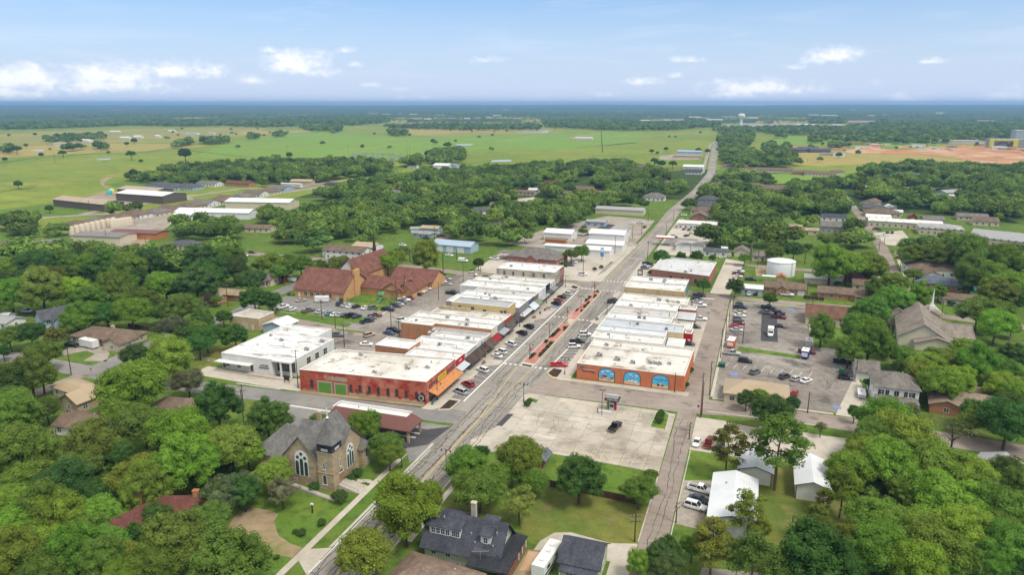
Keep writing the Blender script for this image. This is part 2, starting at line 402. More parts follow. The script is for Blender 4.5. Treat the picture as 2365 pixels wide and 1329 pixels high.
# ------------------------------------------------------------------ shared small parts
_cache={}
def window_mesh(w,h,mull=1,frame='trim'):
 """window facing -Y, centred on x, sill at z=0: frame with mullions and the glass set in it"""
 k=('win',round(w,2),round(h,2),mull,frame)
 if k not in _cache:
  mb=MB();t=.09
  mb.box(-w/2-t,w/2+t,-.07,.03,-t,0,0);mb.box(-w/2-t,w/2+t,-.07,.03,h,h+t,0)
  mb.box(-w/2-t,-w/2,-.06,.03,0,h,0);mb.box(w/2,w/2+t,-.06,.03,0,h,0)
  for i in range(1,mull+1):
   x=-w/2+w*i/(mull+1);mb.box(x-.03,x+.03,-.05,.02,0,h,0)
  mb.box(-w/2,w/2,-.04,.01,h*.5-.025,h*.5+.025,0)
  mb.add([(-w/2,-.02,0),(w/2,-.02,0),(w/2,-.02,h),(-w/2,-.02,h)],[(0,1,2,3)],1)
  _cache[k]=mb.mesh('window',[frame,'glass'])
 return _cache[k]
def door_mesh(w=1.0,h=2.1):
 k=('door',w,h)
 if k not in _cache:
  mb=MB();mb.box(-w/2,w/2,-.05,.03,.02,h);mb.box(-w/2+.12,w/2-.12,-.065,-.05,h*.55,h*.92);mb.box(-w/2+.12,w/2-.12,-.065,-.05,.15,h*.45)
  mb.box(w/2-.16,w/2-.1,-.1,-.05,h*.47,h*.52)
  _cache[k]=mb.mesh('door',['trim'])
 return _cache[k]
def garage_mesh(w=2.6,h=2.2):
 k=('gar',w,h)
 if k not in _cache:
  mb=MB();n=4
  for i in range(n):mb.box(-w/2,w/2,-.06,.02,.03+h*i/n,h*(i+1)/n-.01)
  mb.box(-w/2-.1,-w/2,-.08,.02,0,h+.1);mb.box(w/2,w/2+.1,-.08,.02,0,h+.1);mb.box(-w/2,w/2,-.08,.02,h,h+.1)
  _cache[k]=mb.mesh('garage_door',['trim'])
 return _cache[k]
def on_wall(me,name,parent,side,u,z,ext,color=(.7,.69,.66),proud=.0):
 """place a wall part on one side of a box house: side s/n/e/w, u along it; ext = (half x, half y)"""
 hx,hy=ext
 loc,rz={'s':((u,-hy-proud,z),0),'n':((u,hy+proud,z),math.pi),'e':((hx+proud,u,z),math.pi/2),'w':((-hx-proud,u,z),-math.pi/2)}[side]
 return put(name,me,parent,color,loc,rz)
def ac_unit(parent,x,y,z,s=1.0,rz=0):
 k='ac'
 if k not in _cache:
  mb=MB();mb.box(-.9,.9,-.65,.65,.12,1.15,0);mb.box(-.95,.95,-.7,.7,0,.12,1);mb.cyl(-.35,0,1.15,1.2,.42,n=12,m=1)
  mb.box(.45,.8,-.66,-.64,.35,.95,1)
  for i in range(5):mb.box(-.91,-.9,-.55,.55,.25+i*.17,.33+i*.17,1)
  _cache[k]=mb.mesh('rooftop_air_conditioner',['galvanised','black_metal'])
 return put('rooftop_air_conditioner',_cache[k],parent,None,(x,y,z),rz,(s,s,s))
def vent(parent,x,y,z,h=.6,r=.14):
 k=('vent',h,r)
 if k not in _cache:
  mb=MB();mb.cyl(0,0,0,h,r,n=8);mb.cyl(0,0,h-.1,h+.08,r*1.7,r*1.1,n=8)
  _cache[k]=mb.mesh('roof_vent',['galvanised'])
 return put('roof_vent',_cache[k],parent,None,(x,y,z))
 # ------------------------------------------------------------------ houses
def roof_mesh(L,W,z,rise,kind,over=.5,th=.16):
 """ridge along x. returns builder of the roof slab"""
 hx,hy=L/2+over,W/2+over
 zl=z-rise*over/(W/2)
 mb=MB()
 if kind=='gable':
  for s in(-1,1):
   a=[(-hx,s*hy,zl),(hx,s*hy,zl),(hx,0,z+rise),(-hx,0,z+rise)]
   b=[(x,y,q+th)for x,y,q in a]
   f=[(4,5,6,7),(3,2,1,0),(0,1,5,4),(1,2,6,5),(3,0,4,7)]
   if s>0:f=[t[::-1]for t in f]
   mb.add(a+b,f)
 elif kind=='shed':
  a=[(-hx,-hy,zl),(hx,-hy,zl),(hx,hy,z+rise),(-hx,hy,z+rise)]
  mb.add(a+[(x,y,q+th)for x,y,q in a],[(4,5,6,7),(3,2,1,0),(0,1,5,4),(1,2,6,5),(2,3,7,6),(3,0,4,7)])
 else:
  rx=max(L/2-W/2,.05)
  p=[(-hx,-hy,zl),(hx,-hy,zl),(hx,hy,zl),(-hx,hy,zl)]
  q=[(x,y,c+th)for x,y,c in p]+[(-rx,0,z+rise+th),(rx,0,z+rise+th)]
  mb.add(p+q,[(3,2,1,0),(0,1,5,4),(1,2,6,5),(2,3,7,6),(3,0,4,7),(4,5,9,8),(6,7,8,9),(5,6,9),(7,4,8)])
 return mb
def gable_walls(L,W,z,rise,kind,m=0):
 mb=MB()
 hx,hy=L/2,W/2
 if kind=='gable':
  prof=[(-hy,0),(hy,0),(hy,z),(0,z+rise-.02),(-hy,z)]
 elif kind=='shed':
  prof=[(-hy,0),(hy,0),(hy,z+rise),(-hy,z)]
 else:
  prof=[(-hy,0),(hy,0),(hy,z),(-hy,z)]
 n=len(prof)
 p=[(-hx,y,q)for y,q in prof]+[(hx,y,q)for y,q in prof]
 mb.add(p,[tuple(range(n-1,-1,-1)),tuple(range(n,2*n))]+[(i,(i+1)%n,n+(i+1)%n,n+i)for i in range(n)],m)
 return mb
FOOT=[]  # footprints, kept clear of trees
def house(name,label,cat,x,y,L,W,ang=0,z=2.8,rise=1.8,kind='gable',wall=CREAM,roof=BROWNR,wm='siding',rm='shingle',wins=True,chim=None,door='s',porch=None,wing=None,gar=None,group=None,trim=(.7,.69,.66),detail=1):
 t=thing(name,label,cat,x,y,0,R(ang),group)
 FOOT.append((x,y,max(L,W)/2+1.5))
 gable_walls(L,W,z,rise,kind).build('wall',wm,t,wall)
 ro=roof_mesh(L,W,z,rise,kind).build('roof',rm,t,roof)
 ext=(L/2,W/2)
 if wins:
  nx=max(2,int(L/3.6));ny=max(1,int(W/4.2))
  zs=[.95]if z<4.6 else[.95,3.7]
  for zz in zs:
   for i in range(nx):
    u=-L/2+L*(i+.5)/nx
    if gar and zz<3 and gar[0]=='s' and abs(u-gar[1])<2.2:continue
    if door=='s' and zz<3 and i==nx//2:continue
    on_wall(window_mesh(1.3,1.3),'window',t,'s',u,zz,ext,trim)
    if detail>1 or i%2==0:on_wall(window_mesh(1.3,1.3),'window',t,'n',u,zz,ext,trim)
   for i in range(ny):
    u=-W/2+W*(i+.5)/ny
    if not(gar and gar[0]=='e'):on_wall(window_mesh(1.1,1.3),'window',t,'e',u,zz,ext,trim)
    if not(gar and gar[0]=='w'):on_wall(window_mesh(1.1,1.3),'window',t,'w',u,zz,ext,trim)
  if door=='s':
   on_wall(door_mesh(),'door',t,'s',-L/2+L*(nx//2+.5)/nx,0,ext,(.2,.12,.07))
 if gar:on_wall(garage_mesh(gar[2]if len(gar)>2 else 2.6),'garage_door',t,gar[0],gar[1],0,ext,(.72,.71,.68))
 if chim:
  cx,cy_,ct,cc=chim
  mb=MB();mb.box(cx-.55,cx+.55,cy_-.4,cy_+.4,z*.6,z+ct,0);mb.box(cx-.65,cx+.65,cy_-.5,cy_+.5,z+ct,z+ct+.18,0);mb.box(cx-.25,cx+.25,cy_-.2,cy_+.2,z+ct+.18,z+ct+.4,0)
  mb.build('chimney','brick',t,cc)
 else:
  vent(t,L*.22,W*.2,z+rise*.55,.5)
 if wing:  # a second gable volume: (x, y, L, W, ang, z, rise, kind)
  wx,wy,wl,ww,wa,wz,wr,wk=wing
  o=gable_walls(wl,ww,wz,wr,wk).build('wing_wall',wm,t,wall);o.location=(wx,wy,0);o.rotation_euler=(0,0,R(wa))
  o2=roof_mesh(wl,ww,wz,wr,wk).build('wing_roof',rm,t,roof);o2.location=(wx,wy,.012);o2.rotation_euler=(0,0,R(wa))
  if wins:
   for s in('e','w','s'):
    q=on_wall(window_mesh(1.2,1.2),'window',o,s,0,1.0,(wl/2,ww/2),trim)
 if porch:  # (x0, x1, depth, height): roof on posts against the south wall
  x0,x1,d,h=porch
  mb=MB();a=[(x0,-W/2-d,h),(x1,-W/2-d,h),(x1,-W/2-.01,h+.5),(x0,-W/2-.01,h+.5)]
  mb.add(a+[(p,q,r+.15)for p,q,r in a],[(4,5,6,7),(3,2,1,0),(0,1,5,4),(1,2,6,5),(2,3,7,6),(3,0,4,7)])
  mb.build('porch_roof',rm,t,roof)
  n=max(2,int((x1-x0)/2.5))
  for i in range(n+1):
   px_=x0+.2+(x1-x0-.4)*i/n
   MB().box(px_-.08,px_+.08,-W/2-d+.15,-W/2-d+.31,0,h+.1).build('porch_post','trim',t,trim)
  MB().box(x0,x1,-W/2-d,-W/2-.02,0,.25).build('porch_floor','concrete',t)
 return t
 # ------------------------------------------------------------------ shops with flat roofs
def offset_poly(poly,d):
 n=len(poly);out=[]
 for i in range(n):
  p0,p1,p2=Vector(poly[i-1]),Vector(poly[i]),Vector(poly[(i+1)%n])
  a=(p1-p0).normalized();b=(p2-p1).normalized()
  na=Vector((-a.y,a.x));nb=Vector((-b.y,b.x))
  k=(na+nb);k=k/max(k.dot(na),.2)
  out.append(tuple(p1+k*d))
 return out
def flat_building(name,label,cat,poly,h,wall,roof,wm='brick',rm='membrane',par=.45,steps=None,units=(),vents=(),group=None,slope=0,cap=None,far=None):
 """walls as one parapet ring with thickness, roof sheet set down inside, air conditioners and vents as parts; poly SW SE NE NW"""
 cx=sum(p[0]for p in poly)/len(poly);cyy=sum(p[1]for p in poly)/len(poly)
 t=thing(name,label,cat,cx,cyy,0,0,group)
 FOOT.append((cx,cyy,max(max(abs(p[0]-cx),abs(p[1]-cyy))for p in poly)))
 P=[(p[0]-cx,p[1]-cyy)for p in poly]
 P=offset_poly(P,.03)
 I=offset_poly(P,.28)
 n=len(P);mb=MB()
 hh=[h]*n if not isinstance(h,(list,tuple))else list(h)
 v=[(x,y,0)for x,y in P]+[(x,y,hh[i])for i,(x,y)in enumerate(P)]+[(x,y,hh[i])for i,(x,y)in enumerate(I)]+[(x,y,min(hh)-par-.3)for x,y in I]
 f=[]
 for i in range(n):
  j=(i+1)%n
  f+=[(i,j,n+j,n+i),(n+i,n+j,2*n+j,2*n+i),(2*n+i,2*n+j,3*n+j,3*n+i)]
 mb.add(v,f);mb.m=[0,1,1]*n;mb.build('wall',[wm,'parapet_skin'],t,wall)
 zr=[q-par for q in hh]
 rb=MB();rb.add([(x,y,zr[i])for i,(x,y)in enumerate(I)],[tuple(range(n))]);rb.build('roof',rm,t,roof)
 cap=cap or(.7,.69,.66)
 if cap:  # coping along the wall tops
  cb=MB();O=offset_poly(P,-.06);J=offset_poly(P,.34)
  v=[(x,y,hh[i]+.002)for i,(x,y)in enumerate(O)]+[(x,y,hh[i]+.12)for i,(x,y)in enumerate(O)]+[(x,y,hh[i]+.12)for i,(x,y)in enumerate(J)]+[(x,y,hh[i]+.002)for i,(x,y)in enumerate(J)]
  f=[]
  for i in range(n):
   j=(i+1)%n
   f+=[(i,j,n+j,n+i),(n+i,n+j,2*n+j,2*n+i),(2*n+i,2*n+j,3*n+j,3*n+i),(3*n+i,3*n+j,j,i)]
  cb.add(v,f);cb.build('coping','trim',t,cap)
 for(ux,uy,s)in units:ac_unit(t,ux-cx,uy-cyy,min(zr)+.01,s,0)
 for(ux,uy)in vents:vent(t,ux-cx,uy-cyy,min(zr)+.01,.55,.13)
 t['h']=min(hh)
 return t
def awning(parent,x,y0,y1,z,depth,drop,m='plank',col=(.3,.13,.06),side=1,name='awning'):
 """sloping awning along a facade at x, sticking out towards side*x (local to parent)"""
 mb=MB();xo=x+side*depth
 a=[(x,y0,z),(xo,y0,z-drop),(xo,y1,z-drop),(x,y1,z)]
 mb.add(a+[(p,q,r-.12)for p,q,r in a],[(0,1,2,3),(7,6,5,4),(0,4,5,1),(1,5,6,2),(2,6,7,3),(3,7,4,0)])
 return mb.build(name,m,parent,col)
def shopfront(parent,x,y0,y1,side=1,h=2.6,col=(.12,.1,.09)):
 """glazed shopfront band with frame on a facade"""
 mb=MB();s=side
 xs=sorted((x,x+s*.06));n=max(2,int((y1-y0)/1.8))
 mb.box(xs[0],xs[1],y0+.4,y1-.4,.05,.5,0);mb.box(xs[0],xs[1],y0+.4,y1-.4,h,h+.25,0)
 for i in range(n+1):
  yy=y0+.4+(y1-y0-.8)*i/n;mb.box(xs[0],xs[1],yy-.05,yy+.05,.5,h,0)
 xg=x+s*.025
 mb.add([(xg,y0+.4,.5),(xg,y1-.4,.5),(xg,y1-.4,h),(xg,y0+.4,h)],[(0,1,2,3)if s>0 else(3,2,1,0)],1)
 return mb.build('shopfront',['trim','glass'],parent,col)
def text_part(body,size,parent,loc,rot,m,name='lettering',depth=.02,align='CENTER',color=None):
 cu=bpy.data.curves.new(name,'FONT');cu.body=body;cu.size=size;cu.extrude=depth;cu.align_x=align;cu.align_y='CENTER';cu.resolution_u=2
 tmp=bpy.data.objects.new('tmp',cu);COL.objects.link(tmp)
 dg=bpy.context.evaluated_depsgraph_get()
 me=bpy.data.meshes.new_from_object(tmp.evaluated_get(dg))
 bpy.data.objects.remove(tmp);bpy.data.curves.remove(cu)
 me.materials.clear();me.materials.append(MATS[m])
 o=put(name,me,parent,color,loc);o.rotation_euler=rot
 return o
 # ------------------------------------------------------------------ cars
CARC=dict(white=(.78,.78,.77),black=(.012,.013,.015),grey=(.16,.165,.17),silver=(.45,.46,.47),red=(.36,.02,.022),maroon=(.14,.018,.022),blue=(.03,.065,.16),navy=(.02,.03,.06),darkgrey=(.06,.062,.066),tan=(.42,.36,.27),teal=(.03,.22,.3),bronze=(.16,.13,.09),brightred=(.55,.02,.025))
def loft(mb,st,m=0,nx=8):
 """st: list of (x, half width, z0, z1): rounded box sections lofted along x"""
 rings=[]
 for x,w,z0,z1 in st:
  r=min(.16,w*.2)
  rings.append([(x,-w+r*.6,z0),(x,w-r*.6,z0),(x,w,z0+r),(x,w,z1-r),(x,w-r,z1),(x,-w+r,z1),(x,-w,z1-r),(x,-w,z0+r)])
 vs=[p for r in rings for p in r];k=8
 fs=[(i*k+j,(i+1)*k+j,(i+1)*k+(j+1)%k,i*k+(j+1)%k)for i in range(len(st)-1)for j in range(k)]
 fs+=[tuple(range(k)),tuple((len(st)-1)*k+j for j in range(k-1,-1,-1))]
 mb.add(vs,fs,m)
def cabin(bx0,bx1,tx0,tx1,zb,zt,wb,wtp):
 b=[(bx0,-wb,zb),(bx1,-wb,zb),(bx1,wb,zb),(bx0,wb,zb)]
 q=[(tx0,-wtp,zt),(tx1,-wtp,zt),(tx1,wtp,zt),(tx0,wtp,zt)]
 return b,q
CAR_SPEC={
'sedan':dict(L=4.75,W=1.82,body=[(-2.36,.62,.42,.78),(-2.25,.84,.3,.98),(-1.5,.91,.26,1.02),(0,.91,.24,.97),(1.2,.91,.26,.94),(2.1,.84,.3,.82),(2.37,.6,.4,.66)],cab=(-1.75,1.05,-.95,.25,.97,1.44,.84,.62)),
'suv':dict(L=4.8,W=1.92,body=[(-2.4,.74,.5,.95),(-2.3,.9,.36,1.12),(-1.5,.96,.3,1.12),(0,.96,.3,1.08),(1.2,.95,.32,1.06),(2.15,.88,.38,.98),(2.4,.66,.48,.82)],cab=(-2.24,1.1,-1.95,.35,1.08,1.74,.88,.72)),
'hatchback':dict(L=4.2,W=1.78,body=[(-2.1,.68,.45,.85),(-2.0,.84,.32,1.0),(-1.2,.89,.28,1.0),(0,.89,.26,.97),(1.1,.88,.28,.94),(1.85,.8,.32,.84),(2.1,.6,.42,.7)],cab=(-1.95,1.0,-1.55,.25,.96,1.48,.82,.64)),
'minivan':dict(L=5.1,W=1.98,body=[(-2.55,.78,.48,.95),(-2.45,.94,.34,1.08),(-1.2,.98,.28,1.08),(.3,.98,.28,1.05),(1.6,.95,.3,1.0),(2.3,.86,.36,.88),(2.55,.64,.46,.74)],cab=(-2.4,1.75,-2.15,.7,1.04,1.76,.9,.74)),
'pickup':dict(L=5.85,W=2.02,body=[(2.0,.98,.42,1.18),(2.75,.92,.44,1.14),(2.92,.8,.52,1.0)],cab=(-.75,1.35,-.55,.55,1.15,1.86,.93,.76)),
'van':dict(L=5.6,W=2.05,body=[(-2.8,.96,.4,2.1),(-2.7,1.0,.36,2.25),(.6,1.0,.36,2.25),(1.2,.99,.36,1.6),(2.0,.96,.38,1.25),(2.7,.84,.42,.95)],cab=(.58,1.75,.6,1.2,1.3,2.16,.96,.82)),
}
def car_meshes(kind):
 if('car',kind)in _cache:return _cache[('car',kind)]
 sp=CAR_SPEC[kind];L,W=sp['L'],sp['W']
 mb=MB()
 if kind=='pickup':
  loft(mb,[(-.85,.99,.42,1.2),(1.9,.99,.42,1.2)],0)
  loft(mb,[(1.88,.985,.42,1.18)]+sp['body'],0)
  mb.box(-2.9,-.86,-.98,-.86,.5,1.2,0);mb.box(-2.9,-.86,.86,.98,.5,1.2,0);mb.box(-2.94,-2.82,-.86,.86,.5,1.19,0)
  mb.box(-2.82,-.86,-.86,.86,.55,.68,1);mb.box(-3.02,-2.94,-.9,.9,.45,.62,2)
  mb.box(2.9,2.98,-.85,.85,.48,.66,2)
 else:
  loft(mb,sp['body'],0)
 b,q=cabin(*sp['cab'])
 bx0,bx1,tx0,tx1,zb,zt,wb,wtp=sp['cab']
 # painted roof with pillars
 mb.box(tx0-.02,tx1+.02,-wtp-.015,wtp+.015,zt-.005,zt+.06,0)
 for(p0,p1)in zip(b,q):
  d=.045
  mb.tube([p0,p1],d,4,0)
 mb.tube([((b[0][0]+b[1][0])/2,-wb-.012,zb),((q[0][0]+q[1][0])/2,-wtp-.012,zt)],.05,4,0)
 mb.tube([((b[0][0]+b[1][0])/2,wb+.012,zb),((q[0][0]+q[1][0])/2,wtp+.012,zt)],.05,4,0)
 if kind in('suv','minivan'):
  for s in(-1,1):mb.box(tx0+.15,tx1-.1,s*(wtp-.1)-.02,s*(wtp-.1)+.02,zt+.07,zt+.11,1)
 for s in(-1,1):  # mirrors
  mb.box(bx1-.38,bx1-.2,s*(wb+.12)-.09,s*(wb+.12)+.09,zb+.02,zb+.18,0)
 body=mb.mesh('body',['car_paint','black_metal','alloy'])
 g=MB();g.add(b+q,[(0,1,5,4),(1,2,6,5),(2,3,7,6),(3,0,4,7)]);glass=g.mesh('window_glass',['car_glass'])
 k=MB();k.tube([(0,-.11,0),(0,.11,0)],.36 if kind in('suv','pickup','van')else.32,14,0);k.tube([(0,-.12,0),(0,.12,0)],.2,8,1);wheel=k.mesh('wheel',['rubber','alloy'])
 h=MB();h.box(-.05,.09,-.2,.2,-.08,.08);head=h.mesh('headlight',['lamp_lens'])
 h=MB();h.box(-.08,.05,-.1,.1,-.14,.14);tail=h.mesh('tail_light',['tail_lens'])
 _cache[('car',kind)]=(body,glass,wheel,head,tail,sp)
 return _cache[('car',kind)]
def car(kind,color,label,x,y,ang,group=None,z=.03,cat=None):
 body,glass,wheel,head,tail,sp=car_meshes(kind)
 nm={'sedan':'parked_car','suv':'parked_suv','hatchback':'parked_hatchback','minivan':'parked_minivan','pickup':'pickup_truck','van':'parked_van'}[kind]
 t=thing(nm,label,cat or{'suv':'car','sedan':'car','hatchback':'car','minivan':'minivan','pickup':'pickup truck','van':'van'}[kind],x,y,z,R(ang),group)
 FOOT.append((x,y,3))
 bd=put('body',body,t,CARC[color]);put('window_glass',glass,bd)
 L,W=sp['L'],sp['W'];r=.36 if kind in('suv','pickup','van')else.32
 wx=(L*.3,-L*.29)if kind!='pickup' else(1.85,-1.8)
 for sx in wx:
  for sy in(-1,1):put('wheel',wheel,t,None,(sx,sy*(W/2-.13),r))
 zh=.66 if kind in('sedan','hatchback')else.85
 for sy in(-1,1):
  put('headlight',head,t,None,(L/2-.18,sy*(W/2-.32),zh))
  put('tail_light',tail,t,None,(-L/2+.05,sy*(W/2-.24),zh+.08))
 return t
 # ------------------------------------------------------------------ poles and lamps
def utility_pole(label,x,y,h=10,ang=0,arms=1,can=False,group='wooden utility poles'):
 t=thing('utility_pole',label,'utility pole',x,y,0,R(ang),group)
 k=('pole',round(h,1))
 if k not in _cache:_cache[k]=MB().cyl(0,0,0,h,.17,.11,n=8).mesh('pole',['pole_wood'])
 put('pole',_cache[k],t)
 if('arm')not in _cache:
  _cache['arm']=MB().box(-1.2,1.2,-.2,-.09,-.07,.07).mesh('crossarm',['pole_wood'])
  m=MB();m.cyl(0,0,0,.22,.06,.04,n=6);_cache['ins']=m.mesh('insulator',['insulator'])
  m=MB();m.cyl(0,0,0,.95,.27,n=10);m.cyl(0,0,.95,1.05,.2,.1,n=10);_cache['can']=m.mesh('transformer',['galvanised'])
 for a in range(arms):
  c=put('crossarm',_cache['arm'],t,None,(0,0,h-.5-a*1.1))
  for u in(-1.05,-.4,.4,1.05):put('insulator',_cache['ins'],c,None,(u,-.145,.07))
 if can:put('transformer',_cache['can'],t,None,(.42,0,h-3.0))
 return t
def street_lamp(label,x,y,ang=0,arms=2,h=5.6,banner=None):
 t=thing('street_lamp',label,'street lamp',x,y,.12,R(ang),'black street lamps on Main Street')
 mb=MB();mb.lathe([(.26,0),(.26,.25),(.17,.4),(.1,1.1),(.075,h-.3),(.09,h-.1),(.04,h+.2)],n=10);mb.build('pole','black_metal',t)
 for s in((1,-1)if arms==2 else(1,)):
  MB().tube([(0,0,h-.5),(s*.3,0,h+.05),(s*.8,0,h+.2),(s*1.15,0,h-.05)],.04,6).build('arm','black_metal',t)
  m=MB();m.lathe([(.05,h-.05),(.14,h-.15),(.26,h-.42),(.2,h-.45)],x=s*1.15,n=10);hd=m.build('lamp_shade','black_metal',t)
  m=MB();m.lathe([(.17,h-.46),(.12,h-.62),(.03,h-.68)],x=s*1.15,n=10);m.build('globe','lamp_lens',hd)
 if banner:
  MB().box(.1,.6,-.015,.015,h-2.6,h-1.3).build('banner','trim',t,banner)
 return t
def power_line(label,pts,sag=.6,r=.02):
 """one wire over several supports"""
 path=[]
 for a,b in zip(pts,pts[1:]):
  for i in range(8):
   u=i/8;p=Vector(a).lerp(Vector(b),u);p.z-=sag*4*u*(1-u);path.append(p)
 path.append(Vector(pts[-1]))
 o=MB().tube(path,r,4).build('power_line','black_metal')
 return tag(o,label,'power line','overhead wires')
 # ------------------------------------------------------------------ trees
def leaf_cards(rng,c,r,n,size,outward=True):
 """n leaf-sized quads over a lobe of radius r centred at c (arrays); returns verts, quads"""
 d=rng.normal(size=(n,3));d/=np.linalg.norm(d,axis=1)[:,None]
 d[:,2]=np.where(d[:,2]<-.45,-d[:,2],d[:,2])
 p=c+d*r*(rng.uniform(.74,1.04,(n,1))+rng.exponential(.07,(n,1)))*np.array([1,1,.85])
 nn=d*.75+rng.normal(size=(n,3))*.42+np.array([0,0,.3]);nn/=np.linalg.norm(nn,axis=1)[:,None]
 a=np.cross(nn,rng.normal(size=(n,3)));a/=np.linalg.norm(a,axis=1)[:,None]+1e-9
 b=np.cross(nn,a)
 s=size*rng.uniform(.6,1.35,(n,1))
 q=np.stack([p-a*s,p-b*s*.62+nn*s*.1,p+a*s*1.05,p+b*s*.62+nn*s*.1],1)
 return q.reshape(-1,3)
def mesh_np(name,v,nq,extra=None,mats=('leaf',),mi=None):
 me=bpy.data.meshes.new(name)
 f=np.arange(nq*4).reshape(-1,4)
 if extra is not None:
  ev,ef=extra
  v=np.concatenate([v,ev]);tri=ef+nq*4
 else:tri=np.zeros((0,3),int)
 me.vertices.add(len(v));me.vertices.foreach_set('co',v.astype(np.float32).ravel())
 nl=nq*4+len(tri)*3
 me.loops.add(nl);me.loops.foreach_set('vertex_index',np.concatenate([f.ravel(),tri.ravel()]).astype(np.int32))
 me.polygons.add(nq+len(tri))
 st=np.concatenate([np.arange(nq)*4,nq*4+np.arange(len(tri))*3]).astype(np.int32)
 me.polygons.foreach_set('loop_start',st)
 for k in mats:me.materials.append(MATS[k])
 if mi is not None:me.polygons.foreach_set('material_index',mi.astype(np.int32))
 me.update(calc_edges=True);me.validate()
 return me
def ico(c,r,sq=.85):
 bm=bmesh.new();bmesh.ops.create_icosphere(bm,subdivisions=1,radius=1)
 v=np.array([x.co[:]for x in bm.verts])*r*np.array([1,1,sq])+c
 f=np.array([[x.index for x in fa.verts]for fa in bm.faces]);bm.free()
 return v,f
def crown_mesh(seed,nl=34,lr=(.24,.4),cards=230,size=.05,rz=.8,low=-.45,spread=.74,flat=0.,core=.74,lean=0.):
 rng=np.random.default_rng(seed)
 cs,rs=[],[]
 tries=0
 while len(cs)<nl and tries<4000:
  tries+=1
  d=rng.normal(size=3);d/=np.linalg.norm(d)
  if d[2]<low:continue
  rad=spread*rng.uniform(.42,1.0)**.6
  c=d*rad*np.array([1,1,rz])*(1+.13*math.sin(3*math.atan2(d[1],d[0])+seed))
  r=rng.uniform(*lr)*(1.1-.3*rad)
  if flat:r*=rng.uniform(.7,1.25)
  if any(np.linalg.norm(c-k)<.5*(r+q)for k,q in zip(cs,rs)):continue
  cs.append(c);rs.append(r)
 V=[];ev=[];ef=[];o=0
 for c,r in zip(cs,rs):
  n=int(cards*(r/.32)**2)
  V.append(leaf_cards(rng,c,r,n,size))
  if core:
   a,f=ico(c,r*core);a=a+rng.normal(size=a.shape)*r*.07
   ev.append(a);ef.append(f+o);o+=len(a)
 if core:
  a,f=ico(np.array([0,0,-.05]),.5,rz);ev.append(a);ef.append(f+o)
 V=np.concatenate(V)
 return mesh_np('crown',V,len(V)//4,(np.concatenate(ev),np.concatenate(ef))if core else None)
def pine_mesh(seed,n=26,size=.042):
 """open crown of flattened needle tufts on whorled limbs"""
 rng=np.random.default_rng(seed);V=[];ev=[];ef=[];o=0
 for i in range(n):
  z=-.75+1.55*(i/(n-1))**.9+rng.normal()*.05
  rr=(.95-.55*max(z,-.2))*rng.uniform(.45,1.0)if z<.65 else rng.uniform(.1,.35)
  a=i*2.4+rng.normal()*.4
  c=np.array([math.cos(a)*rr*.82,math.sin(a)*rr*.82,z])
  r=rng.uniform(.2,.33)
  for k in range(3):
   cc=c+rng.normal(size=3)*np.array([.12,.12,.05])
   q=leaf_cards(rng,cc,r*.75,80,size);q[:,2]=cc[2]+(q[:,2]-cc[2])*.7
   V.append(q)
  a_,f=ico(c,r*.55,.5);ev.append(a_);ef.append(f+o);o+=len(a_)
 V=np.concatenate(V)
 return mesh_np('crown',V,len(V)//4,(np.concatenate(ev),np.concatenate(ef)))
def trunk_mesh(seed,h=1.0,limbs=7,pine=False):
 rng=random.Random(seed);mb=MB()
 mb.tube([(0,0,0),(.01,.01,.3),(rng.uniform(-.03,.03),0,.62),(rng.uniform(-.05,.05),rng.uniform(-.05,.05),.95 if pine else.8)],[.034,.024,.018,.008]if not pine else[.022,.018,.013,.005],8)
 for i in range(limbs if not pine else 14):
  a=i*2.4+rng.uniform(-.4,.4);z=rng.uniform(.28,.6)if not pine else.4+i*.038
  r=rng.uniform(.2,.34)if not pine else rng.uniform(.13,.24)
  mb.tube([(0,0,z),(math.cos(a)*r*.5,math.sin(a)*r*.5,z+(.1 if not pine else.02)),(math.cos(a)*r,math.sin(a)*r,z+(.2 if not pine else.05))],[.014,.009,.004]if not pine else[.007,.005,.003],5)
 return mb.mesh('trunk',['bark_pine' if pine else 'bark'])
CROWN={'round':[crown_mesh(11+i,48,(.17,.38),520,.027,.82)for i in range(3)],
'wide':[crown_mesh(31+i,54,(.15,.35),520,.027,.66,-.4,.8,1)for i in range(3)],
'tall':[crown_mesh(51+i,50,(.16,.36),520,.027,1.0,-.6,.76)for i in range(3)],
'loose':[crown_mesh(71+i,34,(.13,.28),300,.03,.8,-.5,.82,1,.5)for i in range(3)],
'dense':[crown_mesh(91+i,64,(.16,.28),380,.027,.85,-.6,.76)for i in range(2)],
'pine':[pine_mesh(111+i)for i in range(3)],
'shrub':[crown_mesh(131+i,20,(.26,.42),260,.06,.8,-.3,.68)for i in range(2)],
'bare':[crown_mesh(151,30,(.12,.2),60,.035,.85,-.4,.85,1,0.)]}
TRUNK={'leafy':[trunk_mesh(i)for i in range(4)],'pine':[trunk_mesh(i+9,pine=True)for i in range(3)]}
